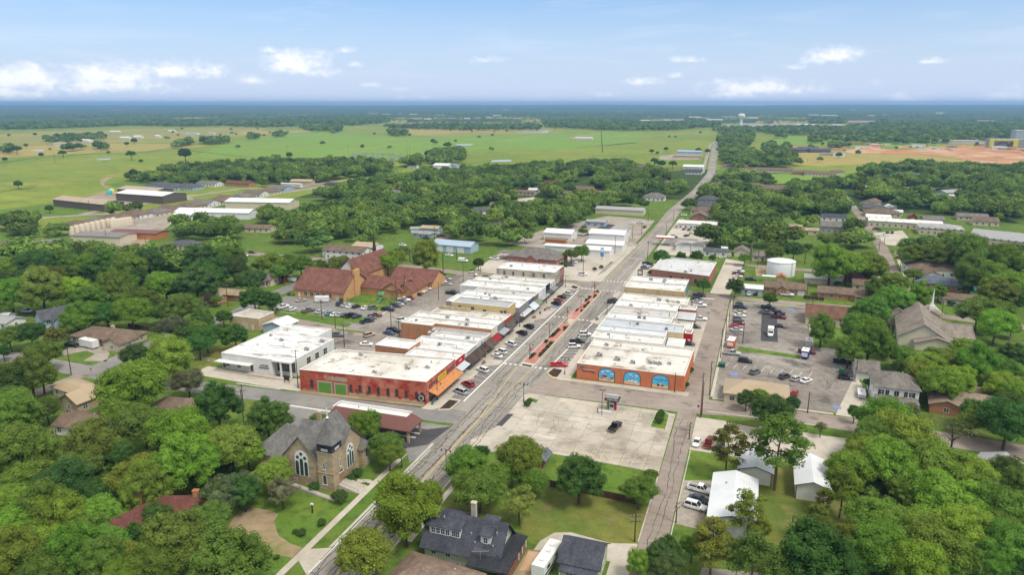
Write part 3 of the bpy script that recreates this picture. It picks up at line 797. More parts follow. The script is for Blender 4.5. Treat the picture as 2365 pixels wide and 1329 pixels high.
#  kind: crown shapes, leaf colour, words
TREE_KIND={
'B':(('wide','round','tall'),(.2,.31,.042),'bright green spreading tree'),
'M':(('round','wide','tall'),(.14,.235,.037),'mid green full tree'),
'D':(('dense','round'),(.08,.155,.036),'dark green dense tree'),
'O':(('round','dense','wide'),(.145,.2,.04),'olive green rounded tree'),
'Y':(('loose','tall'),(.24,.31,.06),'pale yellow-green loose tree'),
'G':(('loose','round'),(.14,.165,.075),'greyish green thin tree'),
'P':(('pine',),(.17,.19,.03),'yellowish pine with bare trunk'),
'Q':(('pine',),(.105,.17,.032),'tall green pine with open crown'),
'X':(('bare',),(.16,.14,.09),'half bare tree with grey twigs'),
'S':(('shrub',),(.075,.145,.034),'low rounded shrub'),
}
LANDMARKS=[]
def landmark(name,x,y):LANDMARKS.append((name,x,y))
_used={}
def where(x,y,avoid=None):
 """the known thing that this spot is nearest to and how it lies to it"""
 best=sorted(LANDMARKS,key=lambda l:math.hypot(l[1]-x,l[2]-y))
 l=best[0]
 a,b=view(x,y),view(l[1],l[2])
 dx,dy=a[0]-b[0],a[1]-b[1]
 rel=('right of' if dx>0 else 'left of')if abs(dx)>abs(dy)*1.1 else('behind' if dy>0 else 'in front of')
 return rel,l[0]
_ORD=['','second','third','fourth','fifth','sixth','seventh','eighth','ninth','tenth','eleventh','twelfth','thirteenth','fourteenth','fifteenth','sixteenth','seventeenth','eighteenth','nineteenth','twentieth']
def finish_labels():
 """where several labels came out the same, number them from the near side"""
 by={}
 for o in bpy.data.objects:
  if 'autolabel' in o:by.setdefault(o['label'],[]).append(o)
 for lab,os_ in by.items():
  if len(os_)>1:
   os_.sort(key=lambda o:view(o.location.x,o.location.y)[1])
   for i,o in enumerate(os_):
    n=len(os_)
    if n==2:s=('the nearer one','the farther one')[i]
    else:s='nearest' if i==0 else f'{_ORD[min(i, 19)]} nearest' if i<n-1 else 'farthest'
    o['label']=f'{lab}, {s}'
 for o in bpy.data.objects:
  if 'autolabel' in o:del o['autolabel']
_tr=random.Random(5)
def tree(x,y,rad,kind='M',h=None,shape=None):
 shapes,colr,words=TREE_KIND[kind]
 sh=shape or _tr.choice(shapes)
 big='large ' if rad>6.2 else 'small ' if rad<3.4 else ''
 rel,l=where(x,y)
 shrub=kind=='S'
 t=thing('shrub' if shrub else 'pine_tree' if sh=='pine' else 'tree',f'{big if not shrub else ""}{words} {rel} {l}','shrub' if shrub else 'tree',x,y,0,0,('shrubs' if shrub else 'trees')+' around the town')
 t['autolabel']=1
 rr={'wide':.82,'tall':1.12}.get(sh,.95)
 if sh=='pine':
  h=h or rad*2.15+1.5;v=rad*.9;zc=h-v*.85
 elif shrub:
  h=h or rad*1.5;v=h*.56;zc=h*.45
 else:
  h=h or rad*1.75*rr+1.6;v=rad*rr;zc=h-v*.92
 cr=put('crown',_tr.choice(CROWN[sh]),t,[c*_tr.uniform(.85,1.15)for c in colr],(0,0,zc),_tr.uniform(0,6.28),(rad,rad*_tr.uniform(.88,1.05),v))
 if not shrub:
  q=h*(.92 if sh=='pine' else.9)
  put('trunk',_tr.choice(TRUNK['pine' if sh=='pine' else 'leafy']),t,None,(0,0,-.05),_tr.uniform(0,6.28),(q*.95,q*.95,q))
 else:
  MB().cyl(0,0,-.05,h*.4,.07,n=6).build('stem','bark',t)
 return t
 # ------------------------------------------------------------------ tables, metres in the town frame
FLATS=[
('field','pasture_green',0.12,[(-830.4,732.7),(-1072.2,1090.1),(-1190.2,1356.2),(-1266.7,1528.6),(-1303.5,1797.6),(-819.0,1512.5),(-655.4,1274.2),(-541.3,1049.8),(-445.6,772.6),(-491.9,783.3),(-656.9,753.7)]),
('field','pasture_green',0.1,[(-825.2,1537.3),(-512.5,1857.1),(-311.1,2106.1),(-222.6,1425.7),(-316.6,1142.7),(-455.9,1000.0),(-538.2,1050.9)]),
('field','pasture',0.08,[(-890.5,457.5),(-805.9,701.6),(-641.5,721.8),(-591.1,562.3),(-703.6,479.0),(-578.7,300.4),(-466.7,152.0)]),
('field','pasture_tan',0.1,[(-1278.9,737.4),(-1406.9,884.6),(-1330.5,1018.5),(-1149.2,1044.7),(-1036.8,997.6),(-1033.0,797.9),(-1102.5,725.1),(-1127.8,628.6)]),
('field','pasture_olive',0.08,[(-2073.7,1310.3),(-2145.0,1628.0),(-1947.3,1884.9),(-1651.4,1988.6),(-1284.5,1404.1),(-1208.4,1120.3),(-1339.7,1015.3),(-1442.6,855.5)]),
('field','pasture_tan',0.11,[(-1553.4,1710.1),(-1375.3,1854.6),(-1310.1,1795.3),(-1305.1,1579.5),(-1340.4,1472.0)]),
('field','pasture_olive',0.09,[(-1143.8,1978.7),(-1000.3,2216.5),(-690.9,2275.5),(-529.5,1919.3),(-786.9,1550.7),(-888.2,1571.2)]),
('field','pasture_tan',0.13,[(-1142.4,2069.7),(-955.9,2232.1),(-792.3,2192.3),(-860.8,1735.1),(-918.7,1682.3)]),
('field','pasture',0.1,[(-273.0,869.2),(-316.6,1142.7),(-164.6,1664.9),(-70.4,1228.9),(-49.1,902.8),(-114.2,906.5),(-155.9,784.9),(-222.6,776.7)]),
('field','pasture',0.09,[(-538.5,1951.8),(-322.0,2266.5),(-113.6,2430.0),(-64.1,1231.1),(-213.5,1428.9)]),('field','pasture_olive',0.07,[(-1688.8,2913.5),(-1003.7,3244.9),(-850.5,2807.9),(-1011.4,2550.4),(-1453.0,2527.0)]),
('field','pasture_tan',0.07,[(-3242.3,4678.6),(-3208.6,4932.8),(-2589.5,3929.6),(-2704.5,3889.3)]),('field','pasture_olive',0.07,[(-1846.4,4030.9),(-1199.0,4257.6),(-621.9,3912.5),(-516.9,3153.3),(-762.0,2987.9),(-1423.9,3193.9)]),
('field','pasture_green',0.12,[(74.0,1799.0),(182.3,2067.9),(305.7,1781.6),(423.0,1613.7),(338.4,1372.1),(214.7,1435.9),(62.6,1451.0)]),('field','pasture_tan',0.1,[(124.9,2113.9),(336.3,2332.8),(310.0,1990.8),(190.9,1839.9)]),
('field','pasture_tan',0.1,[(54.9,1063.6),(121.2,1202.1),(191.6,1190.1),(307.6,1195.9),(350.3,1069.2),(218.0,893.8),(187.6,960.3),(129.9,885.0),(73.5,920.3)]),
('bare_earth','bare_earth',0.14,[(191.2,1306.3),(241.1,1382.0),(304.5,1346.0),(400.7,1501.0),(557.1,1555.8),(407.6,1021.0),(347.8,1033.2),(342.4,1143.4),(302.6,1205.6),(192.8,1202.5)]),
('bare_earth','bare_earth',0.14,[(74.8,1354.8),(122.3,1420.1),(207.1,1355.2),(191.3,1265.4),(77.3,1225.5)]),('field','pasture_green',0.12,[(20.8,715.1),(71.3,750.3),(152.5,772.8),(145.6,699.0),(69.8,628.9),(19.4,634.9)]),
('field','pasture_olive',0.07,[(282.7,3277.6),(471.9,3271.0),(428.5,2667.5),(244.3,2464.8)]),('field','pasture_olive',0.06,[(540.1,5195.0),(761.2,5272.4),(639.5,4235.9),(422.4,3652.8)]),
('field','pasture_tan',0.06,[(456.4,2885.9),(679.2,3142.4),(627.5,2786.6),(417.9,2482.5)]),('gravel_yard','gravel',0.08,[(-342.9,5260.9),(130.6,5426.8),(292.9,3436.9),(209.0,2856.5),(-33.5,2892.8)]),
('gravel_yard','gravel',0.08,[(487.3,1799.4),(684.9,2012.9),(626.7,1804.5),(472.6,1612.6)]),
('dirt_track','dirt',0.1,[(-672.1,417.7),(-693.7,447.8),(-679.0,441.8),(-646.8,401.6),(-618.1,374.5),(-590.7,358.1),(-584.6,347.8),(-628.9,379.7)]),
('pond','water',0.12,[(-349.6,842.4),(-323.8,860.9),(-311.0,828.6),(-337.4,810.6)]),('pond','water',0.12,[(-587.8,1241.3),(-547.7,1255.3),(-537.4,1206.1),(-565.9,1196.1)]),
('pond','water',0.14,[(-954.9,659.1),(-939.3,674.5),(-919.9,652.1),(-929.0,639.5)]),('pond','water',0.14,[(-1260.6,784.0),(-1247.3,802.6),(-1215.1,772.9),(-1234.1,766.3)]),
('pond','water',0.1,[(-680.1,1976.9),(-617.1,2078.3),(-582.4,1936.5),(-638.4,1881.2)]),('field','lawn_fresh',0.1,[(-629.0,384.2),(-587.9,447.2),(-534.3,403.8),(-571.4,356.6)]),
('field','lawn_fresh',0.12,[(-541.8,206.1),(-539.7,242.9),(-494.5,264.6),(-447.2,252.6),(-443.4,203.5),(-470.5,194.0),(-476.2,158.9)]),
('field','pasture',0.12,[(-494.6,367.4),(-471.4,416.9),(-418.9,405.9),(-409.9,319.0),(-420.4,235.8),(-446.2,258.5)]),
('yard','gravel',0.13,[(-544.3,271.9),(-556.7,345.6),(-481.3,341.7),(-440.5,314.7),(-462.0,276.0),(-454.1,250.2)]),('yard','gravel',0.13,[(-390.2,141.3),(-401.9,218.0),(-373.3,228.1),(-313.0,135.5),(-306.2,115.8)]),
('woodland_ground','wood_floor',0.05,[(-676.5,453.8),(-700.3,572.2),(-676.4,746.9),(-479.6,760.7),(-414.4,637.6),(-438.2,548.5),(-441.9,483.2),(-482.8,430.8),(-550.5,421.0)]),
('woodland_ground','wood_floor',0.02,[(-363.7,63.0),(-356.9,102.3),(-281.5,101.8),(-358.7,195.9),(-333.2,249.2),(-361.6,369.3),(-400.7,616.1),(-358.4,599.9),(-287.8,777.5),(-171.4,923.7),(-58.7,768.8),(-27.2,793.7),(19.2,756.8),(153.1,779.0),(221.3,917.0),(457.5,1071.6),(261.4,186.7),(113.1,-82.8),(-79.8,-159.4),(-277.1,-105.6)]),
('lawn','lawn_dry',0.03,[(-429.7,243.9),(-471.7,389.4),(-447.4,397.9),(-430.7,531.8),(-398.3,490.6),(-387.2,447.6),(-410.8,397.1),(-411.2,313.5),(-416.3,235.5)]),
('lawn','lawn_fresh',0.034,[(-440.6,133.3),(-419.0,159.9),(-382.5,135.7),(-403.5,106.4)]),('lawn','lawn_fresh',0.038,[(-420.4,568.5),(-435.3,694.1),(-389.6,616.1),(-382.4,531.5)]),
('lawn','lawn_fresh',0.042,[(-217.5,107.3),(-208.1,108.9),(-200.3,97.2),(-209.2,97.2)]),('lawn','lawn',0.046,[(-179.7,36.4),(-166.3,47.8),(-161.7,40.6),(-170.1,27.2)]),
('lawn','lawn',0.05,[(-184.2,90.6),(-170.6,101.4),(-160.5,76.8),(-168.1,71.5)]),('lawn','lawn_fresh',0.026,[(-168.0,63.9),(-165.2,72.5),(-160.5,69.0),(-161.3,58.9)]),
('lawn','lawn_fresh',0.084,[(-139.6,34.0),(-122.6,27.5),(-116.0,34.5),(-138.3,36.3)]),('lawn','lawn_fresh',0.088,[(-113.0,30.9),(-91.5,28.6),(-95.1,29.9),(-96.7,38.4),(-113.5,33.5)]),
('lawn','lawn_fresh',0.072,[(-119.5,57.5),(-117.6,74.2),(-101.4,72.9),(-98.6,55.3),(-97.4,46.7)]),('lawn','lawn',0.076,[(-100.4,20.5),(-86.6,21.2),(-86.5,19.1),(-98.7,18.5)]),
('lawn','lawn_dry',0.046,[(-134.3,-17.4),(-127.9,-10.9),(-126.6,1.5),(-116.7,-24.4),(-119.9,-33.0)]),('lawn','lawn_dry',0.05,[(-147.4,-18.2),(-131.6,-9.5),(-113.9,-29.7),(-118.2,-33.9)]),
('lawn','lawn',0.026,[(-129.5,128.4),(-120.3,160.6),(-108.2,164.8),(-98.4,127.8),(-123.1,120.7)]),('lawn','lawn',0.03,[(-112.7,196.3),(-94.9,211.6),(-88.7,191.6),(-108.8,188.8)]),
('lawn','lawn_fresh',0.034,[(-159.1,223.8),(-149.6,232.5),(-146.6,217.8),(-149.4,202.0)]),('lawn','lawn_fresh',0.038,[(-60.6,426.1),(-21.1,430.8),(-18.3,381.9),(-50.4,394.7)]),
('lawn','lawn',0.042,[(-39.8,352.0),(-22.3,358.1),(-21.6,318.2),(-34.5,326.4)]),('lawn','lawn',0.046,[(-74.8,287.2),(-65.3,299.7),(-63.6,276.5),(-71.2,276.7)]),
('lawn','lawn_fresh',0.05,[(-6.4,790.0),(8.5,795.2),(7.9,684.4),(-4.6,714.1)]),('lawn','lawn_fresh',0.026,[(-42.6,1003.6),(-32.6,1007.1),(-21.2,805.9),(-27.9,803.6)]),
('lawn','lawn_dry',0.03,[(-90.0,781.8),(-56.5,826.8),(-48.1,765.2),(-78.3,725.2)]),('lawn','lawn_fresh',0.034,[(33.0,745.4),(97.2,767.9),(93.9,682.6),(49.2,682.6)]),
('lawn','lawn',0.038,[(21.8,222.1),(55.5,238.0),(57.7,215.2),(24.0,195.9)]),('lawn','lawn_fresh',0.042,[(22.8,210.7),(55.6,214.6),(55.7,200.2),(23.0,199.5)]),
('lawn','lawn',0.046,[(46.8,180.2),(50.6,181.5),(56.2,132.6),(64.0,123.3),(54.5,124.7),(49.4,154.0)]),('lawn','lawn_fresh',0.05,[(55.9,165.0),(74.1,171.3),(73.7,159.8),(57.2,148.5)]),
('lawn','dirt',0.026,[(51.9,185.3),(58.4,194.2),(57.2,168.4),(52.8,166.8)]),('lawn','lawn_dry',0.03,[(71.6,195.5),(75.2,196.7),(74.3,174.3),(70.4,173.0)]),
('lawn','lawn_fresh',0.034,[(73.5,141.1),(96.4,127.8),(95.3,121.9),(73.3,123.2)]),('lawn','lawn',0.038,[(109.4,192.7),(114.1,191.3),(111.2,170.1),(106.8,171.3)]),
('lawn','lawn',0.042,[(122.5,230.7),(126.8,228.5),(126.2,192.5),(130.7,188.2),(127.5,175.8),(123.1,177.0)]),('lawn','lawn_fresh',0.046,[(124.8,227.9),(131.8,223.3),(128.3,205.5),(123.7,204.0)]),
('lawn','lawn_fresh',0.05,[(127.0,143.1),(136.4,137.5),(132.7,119.7),(125.5,119.1)]),('lawn','lawn_fresh',0.026,[(74.8,109.5),(76.8,98.1),(85.5,86.4),(83.2,59.8),(73.3,59.3)]),
('lawn','lawn',0.03,[(101.7,104.9),(109.4,105.7),(106.1,86.7),(102.5,87.2)]),('lawn','lawn',0.034,[(130.2,103.8),(151.8,106.1),(145.9,84.7),(130.2,79.2)]),
('lawn','lawn_fresh',0.038,[(91.1,51.2),(99.6,51.5),(99.6,41.2),(92.6,40.0)]),('lawn','lawn',0.042,[(102.4,35.0),(110.4,35.6),(108.2,23.9),(101.1,21.4)]),
('lawn','lawn_fresh',0.046,[(99.5,17.8),(107.7,21.6),(108.8,10.3),(97.7,6.4)]),('lawn','lawn',0.05,[(99.2,19.3),(108.9,20.6),(109.0,10.2),(117.0,-1.7),(121.3,-3.5),(119.8,-8.9),(107.9,-8.2),(96.7,4.0)]),
('lawn','lawn_fresh',0.026,[(39.8,-36.2),(52.0,-35.8),(52.5,-47.2),(46.9,-50.4),(39.9,-51.9)]),
('lawn','lawn_dry',0.03,[(55.9,-46.0),(60.5,-37.3),(65.0,-37.2),(65.1,-49.2),(73.4,-47.6),(76.9,-54.7),(74.3,-76.6),(58.7,-71.6),(55.9,-69.5)]),
('lawn','lawn',0.034,[(40.2,-70.8),(44.2,-72.1),(51.7,-72.1),(50.7,-74.9),(43.3,-81.8),(39.9,-76.2)]),('lawn','lawn',0.038,[(41.2,-1.2),(54.7,-3.2),(54.8,-4.8),(41.4,-3.1)]),
('lawn','lawn',0.042,[(64.9,-2.7),(71.5,-3.9),(71.0,-5.3),(64.8,-4.2)]),('lawn','lawn',0.046,[(78.5,-3.9),(83.6,-3.4),(83.3,-6.2),(78.8,-6.1)]),('lawn','lawn',0.084,[(47.6,-15.1),(56.3,-16.0),(56.4,-17.6),(47.7,-16.7)]),
('lawn','lawn',0.088,[(65.7,-14.8),(74.4,-14.4),(73.8,-16.8),(65.6,-16.2)]),('lawn','lawn_fresh',0.072,[(8.6,-58.9),(10.7,-52.0),(20.3,-50.6),(29.6,-50.8),(27.3,-62.8),(21.4,-63.2),(9.8,-62.8)]),
('lawn','lawn_dry',0.034,[(8.5,-70.0),(10.3,-63.3),(32.7,-66.0),(34.2,-66.3),(34.3,-81.6),(30.1,-82.1),(20.4,-81.5),(15.6,-85.3),(10.6,-84.2)]),
('lawn','lawn_dry',0.038,[(-11.2,-79.5),(-11.8,-71.0),(-10.2,-66.9),(4.1,-79.0),(-0.5,-84.2),(-8.7,-81.1)]),
('lawn','lawn_fresh',0.042,[(-47.8,-93.7),(-46.7,-85.9),(-33.5,-86.8),(-28.1,-86.8),(-27.5,-103.7),(-35.1,-101.9),(-39.5,-98.2)]),('lawn','lawn',0.046,[(-32.9,-75.0),(-34.3,-66.0),(-28.0,-66.8),(-28.4,-76.8),(-31.2,-76.5)]),
('lawn','lawn_dry',0.05,[(-33.7,-81.3),(-32.1,-78.1),(-28.3,-78.8),(-28.3,-81.3)]),('lawn','lawn_fresh',0.026,[(-40.2,-107.8),(-27.9,-107.1),(-27.5,-111.5),(-34.4,-114.7)]),
('lawn','lawn',0.03,[(-177.4,-34.9),(-164.6,-34.9),(-161.8,-36.9),(-174.4,-36.8)]),('lawn','lawn_fresh',0.034,[(-168.8,-25.7),(-162.3,-18.6),(-155.5,-27.2),(-156.2,-34.1)]),
('lawn','lawn',0.038,[(-162.0,-15.2),(-160.6,-6.1),(-157.3,-10.2),(-155.0,-19.3)]),('lawn','lawn',0.042,[(-184.7,-29.7),(-183.6,-21.1),(-178.9,-26.1),(-180.9,-31.6)]),
('lawn','lawn',0.046,[(-162.2,-49.3),(-157.1,-47.5),(-153.7,-51.4),(-153.6,-64.4),(-157.2,-61.1)]),('lawn','lawn',0.05,[(-146.0,-50.0),(-143.0,-47.0),(-140.3,-49.8),(-142.8,-51.3)]),
('lawn','lawn',0.026,[(-190.7,-47.0),(-184.9,-46.3),(-184.2,-51.6)]),('lawn','lawn',0.03,[(-101.7,-79.2),(-96.2,-76.4),(-90.6,-83.4),(-95.0,-85.0)]),
('lawn','lawn_dry',0.034,[(-88.2,-52.7),(-84.8,-45.2),(-84.2,-49.2),(-83.3,-56.1)]),]
HOUSES=[
('house','two storey pale blue house with steep dark gables among trees','house',-202.9,-15.7,11,8,70,5.6,3.0,'gable',BLUEG,DKGREY,'siding','shingle',dict(wing=(0,-4.2,5,5,90,5.2,2.4,'gable'))),
('house','low tan brick ranch house with wide brown roof and chimney','house',-171.3,-20.0,24,11,4,2.9,2.3,'hip',CREAM,BROWNR,'brick','shingle',dict(wing=(10,-4.5,9,7,90,2.9,1.9,'gable'),chim=(1,1.5,2.6,CREAM))),
('house','tan metal roofed house with stone wall and white gable trim','house',-128.5,-64.7,13,8,84,3.2,2.2,'gable',TANB,TANR,'stone_block','metal_roof',dict()),
('house','pale tan metal roof wing beside the pinkish street','house',-137.4,-61.6,13,7,-10,2.9,1.5,'hip',CREAM,TANR,'siding','metal_roof',dict()),
('house','brown hip roofed house hidden between dense trees','house',-98.3,-62.4,14,10,10,2.8,2.0,'hip',CREAM,BROWNR,'siding','shingle',dict()),
('house','brown gable roofed house with white trim beneath tall trees','house',-115.1,-77.8,10,7,0,2.8,1.7,'gable',WHITE,BROWNR,'siding','shingle',dict()),
('house','grey metal roofed house at the edge of the trees','house',-224.4,-19.9,11,8,0,3,1.2,'gable',WHITE,GREY,'siding','metal_roof',dict()),
('storage_shed','small white storage shed near a dirt drive','shed',-232.0,-14.2,5,4,0,2.6,1,'gable',WHITE,WHITE,'siding','shingle',dict(wins=False)),
('house','brown hip roofed house with white eaves between round trees','house',-299.8,33.9,12,9,0,2.8,2,'hip',WHITE,BROWNR,'siding','shingle',dict()),
('house','brown roofed house half covered by two trees near the corner','house',-169.5,-53.6,11,9,0,2.8,2,'hip',CREAM,BROWNR,'siding','shingle',dict()),
('house','small brown roof peeping out of the thick woods','house',-297.7,55.7,11,8,20,2.8,1.8,'gable',CREAM,BROWNR,'siding','shingle',dict()),
('house','low orange brick outbuilding beside a lawn','house',-173.0,36.6,9,7,0,2.6,1,'gable',ORANGE,TANR,'brick','shingle',dict()),
('house','red brown shingle house with tall orange brick chimney in the trees','house',-62.6,-112.1,7.5,6.4,78,3.2,2.6,'gable',REDB,MAROON,'brick','shingle',dict(chim=(3.6,2.6,4.6,ORANGE))),
('house','red brown roof end with square orange chimney in the trees','house',-58.1,-103.5,8.5,6,20,3.4,2.0,'gable',REDB,MAROON,'brick','shingle',dict(chim=(3.5,0,3.2,ORANGE))),
('house','brown roofed house with white porch gable beside the dirt yard','house',-114.8,-78.8,11,8,5,2.8,1.7,'gable',WHITE,BROWNR,'siding','shingle',dict()),
('house','low red brick house with pale tan roof','house',-170.7,44.1,17,9,4,2.9,1.3,'gable',REDB,TANR,'brick','shingle',dict()),
('house','small cottage with grey steep roof and white porch','house',-171.3,71.3,9,8,0,3.2,2.8,'gable',CREAM,GREYR,'siding','shingle',dict(porch=(-3,3,2,2.6))),
('storage_shed','small red wooden shed','shed',-167.8,77.3,5,4,0,2.6,1.2,'gable',REDB,MAROON,'siding','shingle',dict(wins=False)),
('metal_shed','light blue metal shed with white roof','shed',-118.9,11.0,8.5,9.5,90,3.4,1.5,'gable',BLUEG,WHITE,'metal_wall','metal_roof',dict(wins=False)),
('meeting_hall','long white hall with brown gable roof and many windows','hall',-166.4,136.2,24,11,0,5,2.2,'gable',WHITE,BROWNR,'siding','shingle',dict()),
('metal_building','white metal building with tan roof','shed',-164.5,153.8,14,12,0,4.5,1.6,'gable',WHITE,TANR,'metal_wall','metal_roof',dict(wins=False)),
('metal_workshop','blue metal workshop with three white roller doors','workshop',-117.9,176.0,25,11,-3,4.2,2,'gable',BLUEG,BLUEG,'metal_wall','metal_roof',dict(wins=False,tri=1)),
('house','pale blue house with flat tan metal roof','house',-158.0,226.8,13,8,0,3.6,1.2,'gable',BLUEG,TANR,'siding','metal_roof',dict()),
('house','pale blue bungalow with grey roof','house',-155.7,211.0,13,9,-8,2.8,1.2,'hip',BLUEG,GREY,'siding','shingle',dict()),
('carport','low grey roofed carport in the trees','carport',-168.3,226.6,9,6,20,2.6,0.8,'gable',WHITE,GREY,'siding','metal_roof',dict(wins=False)),
('house','grey roofed house framed by dark trees','house',-283.2,405.8,11,8,0,2.8,1.7,'gable',WHITE,GREYR,'siding','shingle',dict()),
('house','small white house in the woods','house',-283.7,312.8,9,7,0,2.8,1.7,'gable',WHITE,GREYR,'siding','shingle',dict()),
('house','cream house with grey hip roof in the woods','house',-289.5,483.9,15,10,0,2.8,2.2,'hip',CREAM,GREYR,'siding','shingle',dict()),
('house','dark roofed brick house at the end of the gravel road','house',-369.3,438.7,14,9,0,3.2,1.6,'gable',BROWNR,DARKR,'brick','shingle',dict()),
('house','white house with dark blue grey gable roof','house',-119.2,245.7,12,9,70,3.2,2.6,'gable',WHITE,DKGREY,'siding','shingle',dict()),
('house','long white house with dark roof among treetops','house',-156.7,320.1,16,9,25,2.9,1.8,'gable',WHITE,DKGREY,'siding','shingle',dict()),
('house','cream house with grey roof beyond the dark roofed house','house',-157.0,352.1,11,8,0,2.9,2,'gable',CREAM,GREYR,'siding','shingle',dict()),
('house','tan house with brown roof and lawn in front','house',-162.8,447.1,19,9,0,2.9,1.6,'gable',CREAM,BROWNR,'siding','shingle',dict()),
('house','white boxy house beside the tan house','house',-159.3,461.0,9,8,0,3.4,1.6,'gable',WHITE,WHITE,'siding','shingle',dict()),
('house','white house with grey gable farther up the side street','house',-165.5,505.4,12,9,0,3,2.4,'gable',WHITE,GREYR,'siding','shingle',dict()),
('house','house with orange brick wall and red roof','house',-164.0,533.8,12,8,0,2.9,1.8,'gable',ORANGE,REDB,'siding','shingle',dict()),
('metal_barn','white metal barn at the edge of the pasture','barn',-354.9,674.8,22,18,0,5.5,2.2,'gable',WHITE,WHITE,'metal_wall','metal_roof',dict(wins=False)),
('metal_barn','blue grey metal barn at the edge of the pasture','barn',-345.1,683.0,15,14,0,6,0.6,'gable',BLUEG,GREY,'metal_wall','metal_roof',dict(wins=False)),
('house','small white house near the electrical substation','house',-402.1,679.2,14,8,0,3,1.5,'gable',WHITE,TANR,'siding','shingle',dict()),
('metal_garage','white metal garage with red door trim','garage',-68.8,233.4,18,15,0,5,1.6,'gable',WHITE,WHITE,'metal_wall','metal_roof',dict(wins=False)),
('lean_to_shed','low brown lean-to in front of the white metal garage','shed',-67.0,216.3,13,5,0,3,0.8,'gable',ORANGE,BROWNR,'metal_wall','metal_roof',dict(wins=False)),
('metal_building','tall white metal building with a single square window','workshop',-37.1,232.9,22,16,0,6.5,1.6,'gable',WHITE,WHITE,'metal_wall','metal_roof',dict(wins=False)),
('metal_building','white metal annex with red brown roller doors','workshop',-33.0,251.1,9,20,0,5,1.2,'gable',WHITE,GREY,'metal_wall','metal_roof',dict(wins=False)),
('metal_building','low white metal shop with roof vents','workshop',-33.8,209.8,22,13,0,4.2,1.2,'gable',WHITE,WHITE,'metal_wall','metal_roof',dict(wins=False)),
('metal_building','white metal shop with blue sign beside it','workshop',-34.9,191.5,16,11,0,4,1.2,'gable',WHITE,WHITE,'metal_wall','metal_roof',dict(wins=False)),
('metal_shed','long low white shed roof behind the brick bank','shed',-54.7,197.2,26,7,0,3.2,0.6,'gable',WHITE,WHITE,'metal_wall','metal_roof',dict(wins=False)),
('metal_warehouse','long grey metal roofed warehouse','warehouse',-53.1,355.9,38,14,0,4,1.4,'gable',CREAM,GREY,'metal_wall','metal_roof',dict(wins=False)),
('small_shop','low grey roofed shop north of the white garage','shop',-58.6,293.6,14,9,0,3.2,0.8,'gable',BLUEG,GREY,'metal_wall','metal_roof',dict()),
('house','small white house with dark grey roof and three windows','house',29.7,212.3,13,7,0,3.2,1.2,'gable',WHITE,DKGREY,'siding','shingle',dict()),
('house','small cream house with grey gable facing the street','house',43.9,218.8,11,8,90,2.9,2,'gable',CREAM,GREYR,'siding','shingle',dict()),
('house','small cream house with low hip roof near the white tank','house',55.4,209.3,11,8,0,2.9,2,'hip',CREAM,GREYR,'siding','shingle',dict()),
('garden_shed','tiny white garden shed','shed',34.0,224.1,3,3,0,2.4,0.9,'gable',WHITE,WHITE,'siding','shingle',dict(wins=False)),
('house','red brick building with grey gable roof','house',9.5,345.7,14,11,90,3.4,2.6,'gable',REDB,GREYR,'brick','shingle',dict()),
('house','brown hip roofed house near the main street','house',8.5,375.7,17,12,0,3.2,2.4,'hip',CREAM,BROWNR,'siding','shingle',dict()),
('house','dark roofed house with white gable near the main street','house',9.1,399.7,16,11,0,3.2,2.8,'gable',WHITE,DKGREY,'siding','shingle',dict()),
('house','dark grey roofed house behind the treetops','house',8.7,446.5,18,12,0,3.4,3,'hip',GREY,DKGREY,'siding','shingle',dict()),
('house','large white corner house with grey hip roof','house',-39.6,447.2,19,13,0,3.6,3.2,'hip',WHITE,GREYR,'siding','shingle',dict()),
('house','brown roofed house with cross gable by the side street','house',-114.2,484.4,19,12,0,3.2,2.8,'gable',CREAM,BROWNR,'siding','shingle',dict()),
('house','grey roofed house with white front by the side street','house',-107.6,449.3,18,11,0,3,2.4,'hip',WHITE,GREYR,'siding','shingle',dict()),
('house','brown hip roofed house with lamp pole beside it','house',-95.3,458.9,16,11,0,3,2.2,'hip',CREAM,BROWNR,'siding','shingle',dict()),
('house','long brown roofed house near the side street','house',-122.9,449.2,16,11,0,3,2.0,'gable',CREAM,BROWNR,'siding','shingle',dict()),
('house','brown steep roofed house left of the far road','house',-42.9,564.3,16,13,0,3.4,3.2,'hip',CREAM,BROWNR,'siding','shingle',dict()),
('roadside_shop','white metal roofed shop beside the far road','shop',-36.6,783.3,26,16,0,4,2,'gable',WHITE,WHITE,'siding','metal_roof',dict()),
('house','white house with black roof beside the far road','house',-30.0,714.5,20,14,0,3.2,2.6,'gable',WHITE,DARKR,'siding','shingle',dict()),
('house','brown roofed house at the edge of the pasture','house',-100.8,760.1,26,14,0,3.2,2.4,'hip',CREAM,BROWNR,'siding','shingle',dict()),
('metal_warehouse','blue metal building in the pasture by the far road','warehouse',-70.1,1068.0,40,22,0,6,1.6,'gable',BLUEG,BLUEG,'metal_wall','metal_roof',dict(wins=False)),
('metal_warehouse','long tan building before the blue one','warehouse',-65.5,992.0,46,14,0,4,1,'gable',TANB,TANR,'metal_wall','metal_roof',dict(wins=False)),
('farmhouse','white roofed farmhouse alone in the green pasture','farmhouse',-364.0,1510.4,42,20,0,5,2,'gable',CREAM,WHITE,'siding','shingle',dict()),
('house','brick house by the far road with brown roof','house',8.7,1144.7,26,18,0,4.2,2.6,'gable',ORANGE,BROWNR,'brick','shingle',dict()),
('house','tan roofed house behind the far tree row','house',48.6,1119.2,26,14,0,3.2,2.4,'gable',CREAM,BROWNR,'siding','shingle',dict()),
('apartment_building','long brown roofed apartment building','apartments',22.6,811.7,46,16,0,3.4,2.2,'gable',CREAM,BROWNR,'siding','shingle',dict()),
('apartment_building','red roofed gable behind the long brown apartment building','apartments',30.0,846.9,22,14,0,4.4,3,'gable',CREAM,REDB,'siding','shingle',dict()),
